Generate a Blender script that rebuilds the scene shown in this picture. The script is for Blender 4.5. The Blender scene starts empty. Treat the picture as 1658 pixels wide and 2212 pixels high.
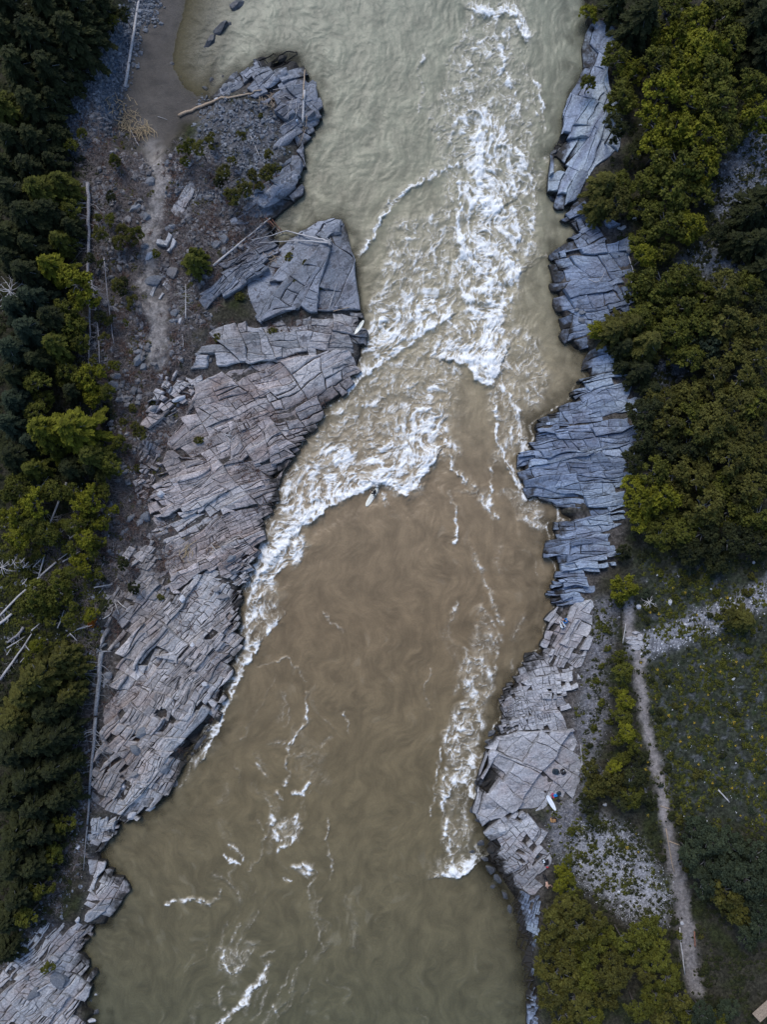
import bpy, math, random
import numpy as np
from mathutils import Vector, Matrix
random.seed(7)
RS = np.random.RandomState(11)
SC = bpy.context.scene
COL = SC.collection

# ------------------------------------------------------------------ camera, light, exposure
H = 90.0                 # flying height of the camera over the water (m)
K = 0.0535               # metres of water surface per traced unit (frame is 1658 x 2212 units)
U0, V0 = 829.0, 1106.0
cam = bpy.data.cameras.new("camera")
cam.sensor_fit = 'VERTICAL'
cam.angle = 2 * math.atan((V0 * K) / H)
cam.clip_start = 1.0
cam.clip_end = 4000.0
camo = bpy.data.objects.new("camera", cam)
camo.location = (0, 0, H)
camo.rotation_euler = (0, 0, 0)
COL.objects.link(camo)
SC.camera = camo

SUN_EL, SUN_AZ = 50.0, 338.0
w = bpy.data.worlds.new("World")
SC.world = w
w.use_nodes = True
nt = w.node_tree
nt.nodes.clear()
sky = nt.nodes.new('ShaderNodeTexSky')
sky.sky_type = 'NISHITA'
sky.sun_disc = False
sky.sun_elevation = math.radians(SUN_EL)
sky.sun_rotation = math.radians(SUN_AZ)
sky.air_density = 1.0
sky.dust_density = 1.0
sky.ozone_density = 2.5
bg = nt.nodes.new('ShaderNodeBackground')
bg.inputs[1].default_value = 0.135
wo = nt.nodes.new('ShaderNodeOutputWorld')
nt.links.new(sky.outputs[0], bg.inputs[0])
nt.links.new(bg.outputs[0], wo.inputs[0])

sun = bpy.data.lights.new("sun", 'SUN')
sun.energy = 1.45
sun.angle = math.radians(26)
sun.color = (1.0, 0.95, 0.88)
suno = bpy.data.objects.new("sun", sun)
suno.rotation_euler = (math.radians(90 - SUN_EL), 0, math.radians(180 - SUN_AZ))
suno.location = (0, 0, 60)
COL.objects.link(suno)

SC.view_settings.view_transform = 'Standard'
SC.view_settings.look = 'None'
SC.view_settings.gamma = 1.0
SC.view_settings.exposure = 0.60
SC.view_settings.use_curve_mapping = False

# ------------------------------------------------------------------ numeric helpers
_perm = RS.permutation(4096)
_ang = RS.rand(4096) * 2 * np.pi
_gx, _gy = np.cos(_ang), np.sin(_ang)

def pn(x, y, seed=0):
    """2-D gradient noise, about -1..1"""
    x = np.asarray(x, float); y = np.asarray(y, float)
    xi = np.floor(x).astype(np.int64); yi = np.floor(y).astype(np.int64)
    fx = x - xi; fy = y - yi
    u = fx * fx * fx * (fx * (fx * 6 - 15) + 10); v = fy * fy * fy * (fy * (fy * 6 - 15) + 10)
    def g(ix, iy, dx, dy):
        h = _perm[(_perm[(ix + seed * 131) & 4095] + iy) & 4095]
        return _gx[h] * dx + _gy[h] * dy
    a = g(xi, yi, fx, fy); b = g(xi + 1, yi, fx - 1, fy)
    c = g(xi, yi + 1, fx, fy - 1); d = g(xi + 1, yi + 1, fx - 1, fy - 1)
    return 1.5 * ((a + (b - a) * u) * (1 - v) + (c + (d - c) * u) * v)

def fbm(x, y, octv=4, seed=0, gain=0.5):
    s = 0; a = 1.0; t = 0; f = 1.0
    for i in range(octv):
        s = s + a * pn(np.asarray(x) * f + 17.3 * i, np.asarray(y) * f - 9.1 * i, seed + i)
        t += a; a *= gain; f *= 2.03
    return s / t

def ridged(x, y, octv=4, seed=0, gain=0.55):
    s = 0; a = 1.0; t = 0; f = 1.0
    for i in range(octv):
        s = s + a * (1 - np.abs(pn(np.asarray(x) * f + 5.3 * i, np.asarray(y) * f + 3.7 * i, seed + i)) * 1.6)
        t += a; a *= gain; f *= 2.1
    return s / t

def sstep(a, b, x):
    t = np.clip((x - a) / (b - a), 0, 1)
    return t * t * (3 - 2 * t)

def seg_dist(X, Y, pts, closed):
    P = np.asarray(pts, float)
    n = len(P) if closed else len(P) - 1
    best = np.full(X.shape, 1e18)
    for i in range(n):
        a = P[i]; b = P[(i + 1) % len(P)]
        ab = b - a; L = ab @ ab + 1e-12
        t = np.clip(((X - a[0]) * ab[0] + (Y - a[1]) * ab[1]) / L, 0, 1)
        dx = X - a[0] - t * ab[0]; dy = Y - a[1] - t * ab[1]
        np.minimum(best, dx * dx + dy * dy, out=best)
    return np.sqrt(best)

def inside(X, Y, pts):
    P = np.asarray(pts, float)
    r = np.zeros(np.shape(X), bool)
    n = len(P)
    for i in range(n):
        x1, y1 = P[i]; x2, y2 = P[(i + 1) % n]
        if y1 == y2: continue
        c = ((Y >= min(y1, y2)) & (Y < max(y1, y2)))
        r ^= c & (X < x1 + (Y - y1) * (x2 - x1) / (y2 - y1))
    return r

def sdist(X, Y, pts):
    d = seg_dist(X, Y, pts, True)
    return np.where(inside(X, Y, pts), d, -d)

class Raster:
    def __init__(s, x0, x1, y0, y1, res):
        s.x0, s.y0, s.res = x0, y0, res
        s.nx = int(round((x1 - x0) / res)) + 1; s.ny = int(round((y1 - y0) / res)) + 1
        s.xs = x0 + np.arange(s.nx) * res; s.ys = y0 + np.arange(s.ny) * res
        s.X, s.Y = np.meshgrid(s.xs, s.ys)
    def sample(s, A, x, y):
        fx = np.clip((np.asarray(x, float) - s.x0) / s.res, 0, s.nx - 1.001)
        fy = np.clip((np.asarray(y, float) - s.y0) / s.res, 0, s.ny - 1.001)
        i = fx.astype(int); j = fy.astype(int); u = fx - i; v = fy - j
        return (A[j, i] * (1 - u) + A[j, i + 1] * u) * (1 - v) + (A[j + 1, i] * (1 - u) + A[j + 1, i + 1] * u) * v

def at(u, v, z=0.0):
    f = K * (H - z) / H
    return ((u - U0) * f, (V0 - v) * f)

# ------------------------------------------------------------------ the river banks, traced
SHORE_L = [(300,-1200),(330,-250),(395,-60),(402,0),(385,60),(375,110),(372,150),(395,185),(425,208),(455,200),(490,168),(530,150),
 (560,126),(600,116),(640,116),(660,150),(685,190),(692,230),(690,265),(675,287),(655,310),(657,345),(648,377),(652,402),(640,430),
 (605,456),(588,474),(592,505),(604,530),(650,501),(690,479),(735,472),(748,490),(746,520),(765,550),(770,600),(775,640),(782,680),
 (787,720),(784,768),(770,810),(745,850),(700,890),(655,950),(630,990),(600,1030),(600,1080),(566,1140),(568,1180),(545,1230),
 (521,1280),(515,1330),(520,1380),(505,1430),(486,1490),(473,1552),(436,1610),(401,1648),(384,1676),(377,1703),(367,1720),(330,1748),
 (306,1761),(296,1771),(265,1776),(255,1785),(251,1802),(234,1810),(221,1839),(231,1860),(224,1880),(245,1883),(258,1894),(272,1928),
 (260,1951),(245,1979),(231,1999),(204,2003),(195,2020),(180,2050),(177,2067),(183,2091),(204,2105),(204,2125),(190,2152),(192,2172),
 (214,2186),(200,2200),(211,2212),(215,2270),(220,2450),(150,3400)]
SHORE_R = [(1300,-1200),(1250,-250),(1255,-60),(1261,0),(1264,37),(1268,68),(1264,95),(1271,136),(1247,177),(1230,204),(1222,238),
 (1220,282),(1193,333),(1227,337),(1220,360),(1186,384),(1184,418),(1206,445),(1230,449),(1220,479),(1247,490),(1244,507),(1220,530),
 (1193,551),(1193,563),(1206,587),(1193,614),(1199,641),(1198,658),(1213,696),(1220,713),(1215,730),(1237,757),(1267,760),(1259,798),
 (1271,815),(1247,828),(1233,862),(1196,886),(1143,923),(1159,947),(1126,981),(1125,1008),(1135,1056),(1140,1080),(1189,1083),
 (1210,1097),(1206,1113),(1230,1123),(1179,1133),(1193,1157),(1181,1201),(1200,1218),(1206,1249),(1196,1259),(1186,1286),(1203,1307),
 (1189,1324),(1176,1364),(1183,1378),(1169,1402),(1145,1415),(1128,1443),(1107,1475),(1092,1495),(1079,1529),(1086,1550),(1068,1573),
 (1071,1599),(1050,1618),(1058,1644),(1047,1670),(1027,1682),(1032,1716),(1025,1750),(1042,1781),(1050,1807),(1047,1833),(1025,1840),
 (1030,1862),(1050,1880),(1072,1900),(1085,1925),(1100,1951),(1118,1999),(1130,2084),(1139,2135),(1143,2212),(1150,2290),(1200,2450),(1300,3400)]
wl = [at(*p) for p in SHORE_L]; wr = [at(*p) for p in SHORE_R]
RIVER = wl + wr[::-1]

def roughen(pts, step=0.9, amp=0.22, seed=3):
    out = []
    for i in range(len(pts)):
        a = np.array(pts[i]); b = np.array(pts[(i + 1) % len(pts)])
        L = np.linalg.norm(b - a)
        n = max(1, int(L / step)) if L < 60 else 1
        for k in range(n):
            p = a + (b - a) * k / n
            out.append((p[0] + amp * float(pn(p[0] * .9, p[1] * .9, seed)), p[1] + amp * float(pn(p[0] * .9, p[1] * .9, seed + 5))))
    return out
RIVER = roughen(RIVER)

G = Raster(-78, 78, -92, 92, 0.5)
D = np.full(G.X.shape, 0.0)
dd = seg_dist(G.X, G.Y, RIVER, True)
D = np.where(inside(G.X, G.Y, RIVER), -dd, dd)          # + inland, - in the river
def dshore(x, y): return G.sample(D, x, y)

# gentle beach at the top of the left bank
BEACH = [at(*p) for p in [(255,300),(250,190),(275,60),(300,-200),(420,-200),(540,-200),(515,0),(500,70),(470,140),(462,195),(455,240),(370,300),(335,350),(280,330)]]
BW = sstep(-1.6, 1.2, sdist(G.X, G.Y, BEACH))
# low wet shelves
def blob(u, v, r):
    x, y = at(u, v)
    return np.exp(-((G.X - x) ** 2 + (G.Y - y) ** 2) / (r * K) ** 2)
LOW = np.clip(blob(440,1595,34) + blob(418,1622,28) + blob(1060,1880,45) + blob(1085,1950,45) + blob(1110,2040,40) + blob(640,125,38) + blob(590,130,30)
              + blob(1205,320,22) + 0.8 * blob(1062,1585,22) + 0.7 * blob(1045,1690,24) + 0.8 * blob(1058,1830,30) + blob(1120,2120,35), 0, 1)
HIGH = blob(690,600,90) + 0.7 * blob(700,770,80) + 0.7 * blob(620,380,60)

Dp = np.maximum(D, 0)
left = G.X < -5
SURF = 0.85 + 0.55 * sstep(0, 3.0, D) + 0.085 * Dp + np.where(left, 0.05, 0.03) * np.maximum(D - 14, 0) + 0.10 * np.maximum(D - 26, 0)
SURF = SURF + 0.35 * fbm(G.X * .12, G.Y * .12, 3, 21) * sstep(0, 4, D) + 0.6 * HIGH - 1.35 * LOW
# the wood on the right stands on a slope, the lower right is a hillside
SURF = np.minimum(SURF, 9 + 0.03 * Dp)
SURFB = 0.02 + 0.045 * Dp + 0.05 * fbm(G.X * .3, G.Y * .3, 2, 5) * sstep(0, 2, D)
SURF = SURF * (1 - BW) + SURFB * BW
def surf(x, y): return G.sample(SURF, x, y)

def ground_of(u, v):
    z = 2.0
    for _ in range(8):
        x, y = at(u, v, z)
        z = float(surf(x, y))
    return x, y, z
def gp(u, v):
    x, y, z = ground_of(u, v)
    return (x, y)
def gpoly(pts): return [gp(*p) for p in pts]

# ------------------------------------------------------------------ mesh + object helpers
def mesh_np(name, V, F, mats=(), smooth=False, attrs=None):
    """V (n,3); F (m,k) or list of such arrays"""
    me = bpy.data.meshes.new(name)
    Fs = F if isinstance(F, list) else [F]
    Fs = [np.asarray(f, np.int32) for f in Fs if len(f)]
    V = np.asarray(V, np.float32)
    me.vertices.add(len(V)); me.vertices.foreach_set('co', V.ravel())
    nl = sum(f.size for f in Fs); nf = sum(len(f) for f in Fs)
    me.loops.add(nl); me.polygons.add(nf)
    me.loops.foreach_set('vertex_index', np.concatenate([f.ravel() for f in Fs]))
    tot = np.concatenate([np.full(len(f), f.shape[1], np.int32) for f in Fs])
    st = np.concatenate([[0], np.cumsum(tot)[:-1]]).astype(np.int32)
    me.polygons.foreach_set('loop_start', st)
    me.update(calc_edges=True)
    me.polygons.foreach_set('use_smooth', np.full(nf, smooth, bool))
    for m in mats: me.materials.append(m)
    for k, a in (attrs or {}).items():
        a = np.asarray(a, np.float32)
        if a.ndim == 1:
            t = me.attributes.new(k, 'FLOAT', 'POINT'); t.data.foreach_set('value', a)
        else:
            if a.shape[1] == 3: a = np.concatenate([a, np.ones((len(a), 1), np.float32)], 1)
            t = me.attributes.new(k, 'FLOAT_COLOR', 'POINT'); t.data.foreach_set('color', a.ravel())
    return me

def link(name, data, parent=None, loc=None, rz=None):
    o = bpy.data.objects.new(name, data)
    COL.objects.link(o)
    if parent is not None: o.parent = parent
    if loc is not None: o.location = loc
    if rz is not None: o.rotation_euler = (0, 0, rz)
    return o

def tag(o, label=None, cat=None, group=None, kind=None):
    if label: o['label'] = label
    if cat: o['category'] = cat
    if group: o['group'] = group
    if kind: o['kind'] = kind
    return o

def empty(name, loc, rz=0):
    o = link(name, None, loc=loc, rz=rz)
    o.empty_display_size = 0.2
    return o

class MB:
    """collects pieces into one mesh"""
    def __init__(s): s.V = []; s.F3 = []; s.F4 = []; s.n = 0; s.T = []
    def add(s, V, F, tone=0.5):
        V = np.asarray(V, float); F = np.asarray(F, int)
        s.V.append(V); s.T.append(np.full(len(V), tone) if np.isscalar(tone) else tone)
        (s.F3 if F.shape[1] == 3 else s.F4).append(F + s.n)
        s.n += len(V)
    def tube(s, pts, rad, n=6, tone=0.5, cap=True):
        P = np.asarray(pts, float); m = len(P)
        rad = np.full(m, rad) if np.isscalar(rad) else np.asarray(rad, float)
        T = np.gradient(P, axis=0); T /= np.linalg.norm(T, axis=1)[:, None] + 1e-9
        up = np.array([0, 0, 1.0]) if abs(T[0][2]) < .9 else np.array([1.0, 0, 0])
        V = []
        for i in range(m):
            a = np.cross(T[i], up); a /= np.linalg.norm(a) + 1e-9
            b = np.cross(a, T[i])
            th = np.arange(n) * 2 * np.pi / n
            V.append(P[i] + rad[i] * (np.cos(th)[:, None] * a + np.sin(th)[:, None] * b))
        V = np.concatenate(V)
        F = []
        for i in range(m - 1):
            for k in range(n):
                F.append((i * n + k, i * n + (k + 1) % n, (i + 1) * n + (k + 1) % n, (i + 1) * n + k))
        s.add(V, np.array(F), tone)
        if cap:
            base = s.n - len(V)
            for r0, c in ((0, P[0]), ((m - 1) * n, P[-1])):
                ci = s.n
                s.V.append(c[None]); s.T.append(np.array([tone])); s.n += 1
                ff = [(base + r0 + k, base + r0 + (k + 1) % n, ci) for k in range(n)]
                if r0: ff = [(a, b, c2) for a, b, c2 in ff]
                else: ff = [(b, a, c2) for a, b, c2 in ff]
                s.F3.append(np.array(ff))
    def mesh(s, name, mats, smooth=False):
        F = []
        if s.F3: F.append(np.concatenate(s.F3))
        if s.F4: F.append(np.concatenate(s.F4))
        return mesh_np(name, np.concatenate(s.V), F, mats, smooth, {'tone': np.concatenate(s.T)})
    def build(s, name, mats, parent=None, smooth=False, loc=None):
        return link(name, s.mesh(name, mats if isinstance(mats, (list, tuple)) else [mats], smooth), parent, loc)

# ------------------------------------------------------------------ materials
def newmat(name):
    m = bpy.data.materials.new(name); m.use_nodes = True
    n = m.node_tree; n.nodes.clear()
    out = n.nodes.new('ShaderNodeOutputMaterial')
    b = n.nodes.new('ShaderNodeBsdfPrincipled')
    n.links.new(b.outputs[0], out.inputs[0])
    return m, n, b, out
def nd(n, t, **kw):
    x = n.nodes.new(t)
    for k, v in kw.items():
        if k == 'inp':
            for a, b in v.items(): x.inputs[a].default_value = b
        else: setattr(x, k, v)
    return x
def mixc(n, fac, a, b, mode='MIX'):
    m = n.nodes.new('ShaderNodeMix'); m.data_type = 'RGBA'; m.blend_type = mode
    for s, v in ((0, fac), (6, a), (7, b)):
        if hasattr(v, 'is_linked') or isinstance(v, bpy.types.NodeSocket): n.links.new(v, m.inputs[s])
        elif s == 0: m.inputs[0].default_value = v
        else: m.inputs[s].default_value = (*v, 1)
    return m.outputs[2]
def ramp(n, src, lo, hi):
    r = n.nodes.new('ShaderNodeMapRange'); r.interpolation_type = 'SMOOTHSTEP'
    n.links.new(src, r.inputs[0]); r.inputs[1].default_value = lo; r.inputs[2].default_value = hi
    return r.outputs[0]
def noise(n, vec, scale, detail=4, rough=0.6, dist=0.0):
    t = nd(n, 'ShaderNodeTexNoise', inp={'Scale': scale, 'Detail': detail, 'Roughness': rough, 'Distortion': dist})
    if vec is not None: n.links.new(vec, t.inputs['Vector'])
    return t.outputs[0]
def math_(n, op, a, b=None):
    m = n.nodes.new('ShaderNodeMath'); m.operation = op
    for i, v in enumerate((a, b)):
        if v is None: continue
        if isinstance(v, bpy.types.NodeSocket): n.links.new(v, m.inputs[i])
        else: m.inputs[i].default_value = v
    return m.outputs[0]
def nd_clamp(n, s_):
    c_ = n.nodes.new('ShaderNodeClamp'); n.links.new(s_, c_.inputs[0]); return c_.outputs[0]
def bump(n, b, h, strength, dist):
    bp = nd(n, 'ShaderNodeBump', inp={'Strength': strength, 'Distance': dist})
    n.links.new(h, bp.inputs['Height']); n.links.new(bp.outputs[0], b.inputs['Normal'])

def rock_mat(name, ang, c1, c2, lichen=0.5):
    m, n, b, out = newmat(name)
    geo = nd(n, 'ShaderNodeNewGeometry')
    mp = nd(n, 'ShaderNodeMapping', vector_type='TEXTURE')
    mp.inputs['Rotation'].default_value = (0, 0, math.radians(ang))
    mp.inputs['Scale'].default_value = (5.0, 0.8, 1.0)
    n.links.new(geo.outputs['Position'], mp.inputs[0])
    st = noise(n, mp.outputs[0], 1.3, 6, 0.65, 0.3)             # streaks along the bedding
    fine = noise(n, geo.outputs['Position'], 5.0, 6, 0.7)
    big = noise(n, geo.outputs['Position'], 0.28, 3, 0.6)
    tone = nd(n, 'ShaderNodeAttribute', attribute_name='tone').outputs['Fac']
    f = math_(n, 'ADD', math_(n, 'MULTIPLY', st, .62), math_(n, 'MULTIPLY', tone, .38))
    c = mixc(n, ramp(n, f, .30, .78), c1, c2)
    c = mixc(n, math_(n, 'MULTIPLY', ramp(n, big, .45, .7), .6), c, tuple(x * y for x, y in zip(c1, (1.2, .95, .85))))
    pal = noise(n, mp.outputs[0], .22, 4, .6, .5)
    c = mixc(n, math_(n, 'MULTIPLY', ramp(n, pal, .50, .62), .45), c, tuple(min(.62, x * 1.25) for x in c2))
    c = mixc(n, math_(n, 'MULTIPLY', ramp(n, pal, .46, .34), .45), c, tuple(x * .62 for x in c1))
    c = mixc(n, 0.75, c, mixc(n, ramp(n, fine, .3, .72), (.45, .45, .45), (1.25, 1.25, 1.25)), 'MULTIPLY')
    # lichen: dark patches with crisp edges
    li = noise(n, geo.outputs['Position'], 1.1, 5, 0.62, 0.4)
    lm = math_(n, 'MULTIPLY', ramp(n, li, .575, .61), lichen)
    c = mixc(n, lm, c, (.060, .062, .070))
    sp = noise(n, geo.outputs['Position'], 4.2, 3, 0.5)
    c = mixc(n, math_(n, 'MULTIPLY', ramp(n, sp, .66, .69), .6 * lichen), c, (.045, .045, .05))
    # hairline joints following the bedding
    mp2 = nd(n, 'ShaderNodeMapping', vector_type='TEXTURE')
    mp2.inputs['Rotation'].default_value = (0, 0, math.radians(ang + 3))
    mp2.inputs['Scale'].default_value = (2.6, 0.9, 1.5)
    wv = nd(n, 'ShaderNodeVectorMath', operation='ADD')
    nz = nd(n, 'ShaderNodeTexNoise', inp={'Scale': 1.1, 'Detail': 3})
    n.links.new(geo.outputs['Position'], nz.inputs['Vector'])
    n.links.new(nz.outputs['Color'], wv.inputs[0]); n.links.new(geo.outputs['Position'], wv.inputs[1])
    n.links.new(wv.outputs[0], mp2.inputs[0])
    vo = nd(n, 'ShaderNodeTexVoronoi', feature='DISTANCE_TO_EDGE', inp={'Scale': 0.6})
    n.links.new(mp2.outputs[0], vo.inputs['Vector'])
    crk = ramp(n, vo.outputs['Distance'], 0.0, 0.030)
    inv = math_(n, 'SUBTRACT', 1.0, crk)
    c = mixc(n, math_(n, 'MULTIPLY', inv, .32), c, (.03, .027, .025))
    # wet, algae-dark foot just over the water
    sx = nd(n, 'ShaderNodeSeparateXYZ'); n.links.new(geo.outputs['Position'], sx.inputs[0])
    zz = math_(n, 'ADD', sx.outputs[2], math_(n, 'MULTIPLY', math_(n, 'SUBTRACT', noise(n, geo.outputs['Position'], .9, 5), .5), 1.7))
    wet = math_(n, 'SUBTRACT', 1.0, ramp(n, zz, 0.42, 0.95))
    c = mixc(n, wet, c, (.020, .018, .016))
    n.links.new(c, b.inputs['Base Color'])
    b.inputs['Roughness'].default_value = .82
    hgt = math_(n, 'ADD', math_(n, 'MULTIPLY', st, .8), math_(n, 'ADD', math_(n, 'MULTIPLY', fine, .35), math_(n, 'MULTIPLY', crk, .35)))
    bump(n, b, hgt, .75, .17)
    return m

M = {}
M['rock_left'] = rock_mat('rock_left', 28, (.22, .195, .188), (.64, .57, .55))
M['rock_left_low'] = rock_mat('rock_left_low', 52, (.23, .212, .203), (.61, .56, .54))
M['rock_head'] = rock_mat('rock_head', 38, (.12, .135, .16), (.30, .32, .37), .7)
M['rock_flat'] = rock_mat('rock_flat', 4, (.20, .20, .205), (.52, .51, .53), .6)
M['rock_right'] = rock_mat('rock_right', 8, (.115, .15, .22), (.36, .43, .56), .45)
M['rock_rtop'] = rock_mat('rock_rtop', 62, (.13, .165, .235), (.41, .475, .60), .3)
M['rock_pave'] = rock_mat('rock_pave', 20, (.26, .26, .275), (.52, .515, .54), .25)
M['rock_pale'] = rock_mat('rock_pale', 50, (.28, .285, .30), (.52, .52, .54), .15)

def plain(name, c, rough=.7, var=.25, scale=6.0, attr=False, bumpd=0.0, spec=.3):
    m, n, b, out = newmat(name)
    geo = nd(n, 'ShaderNodeTexCoord')
    no = noise(n, geo.outputs['Object'], scale, 4, .6)
    col = mixc(n, ramp(n, no, .3, .7), tuple(x * (1 - var) for x in c), tuple(min(1, x * (1 + var)) for x in c))
    if attr:
        tone = nd(n, 'ShaderNodeAttribute', attribute_name='tone').outputs['Fac']
        col = mixc(n, 1.0, col, mixc(n, tone, (.45, .45, .45), (1.55, 1.5, 1.45)), 'MULTIPLY')
    n.links.new(col, b.inputs['Base Color'])
    b.inputs['Roughness'].default_value = rough
    b.inputs['Specular IOR Level'].default_value = spec
    if bumpd: bump(n, b, no, .6, bumpd)
    return m
M['wood_pale'] = plain('wood_pale', (.36, .36, .37), .8, .3, 9, True, .02)
M['wood_tan'] = plain('wood_tan', (.30, .24, .18), .8, .3, 9, True, .02)
M['wood_red'] = plain('wood_red', (.20, .10, .07), .8, .3, 9, True, .02)
M['bark'] = plain('bark', (.09, .08, .075), .9, .4, 7, True, .03)
M['bark_grey'] = plain('bark_grey', (.20, .20, .22), .9, .35, 7, True, .03)
M['bark_blue'] = plain('bark_blue', (.17, .18, .20), .9, .35, 6, True, .03)
M['twig'] = plain('twig', (.14, .125, .125), .9, .3, 3, True)
M['stone'] = plain('stone', (.14, .155, .18), .85, .3, 5, True, .02)
M['stone_pale'] = plain('stone_pale', (.38, .40, .44), .85, .3, 5, True, .02)
M['stone_warm'] = plain('stone_warm', (.155, .155, .165), .85, .3, 5, True, .02)

def leaf_mat(name, c, c2):
    m, n, b, out = newmat(name)
    tone = nd(n, 'ShaderNodeAttribute', attribute_name='tone').outputs['Fac']
    oi = nd(n, 'ShaderNodeObjectInfo')
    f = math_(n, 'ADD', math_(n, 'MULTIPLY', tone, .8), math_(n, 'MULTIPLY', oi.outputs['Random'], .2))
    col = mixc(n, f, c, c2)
    n.links.new(col, b.inputs['Base Color'])
    b.inputs['Roughness'].default_value = .75
    b.inputs['Specular IOR Level'].default_value = .15
    tr = nd(n, 'ShaderNodeBsdfTranslucent'); n.links.new(col, tr.inputs[0])
    mx = nd(n, 'ShaderNodeMixShader'); mx.inputs[0].default_value = .18
    n.links.new(b.outputs[0], mx.inputs[1]); n.links.new(tr.outputs[0], mx.inputs[2]); n.links.new(mx.outputs[0], out.inputs[0])
    return m
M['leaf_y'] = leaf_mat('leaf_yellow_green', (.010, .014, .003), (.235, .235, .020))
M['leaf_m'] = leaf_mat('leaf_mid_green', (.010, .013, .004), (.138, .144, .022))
M['leaf_d'] = leaf_mat('leaf_dark_green', (.008, .012, .008), (.052, .058, .018))
M['leaf_o'] = leaf_mat('leaf_olive', (.013, .014, .005), (.130, .125, .027))
M['leaf_b'] = leaf_mat('leaf_blue_green', (.009, .016, .011), (.060, .078, .042))
M['leaf_r'] = leaf_mat('leaf_orange', (.12, .045, .010), (.35, .13, .02))
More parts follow.
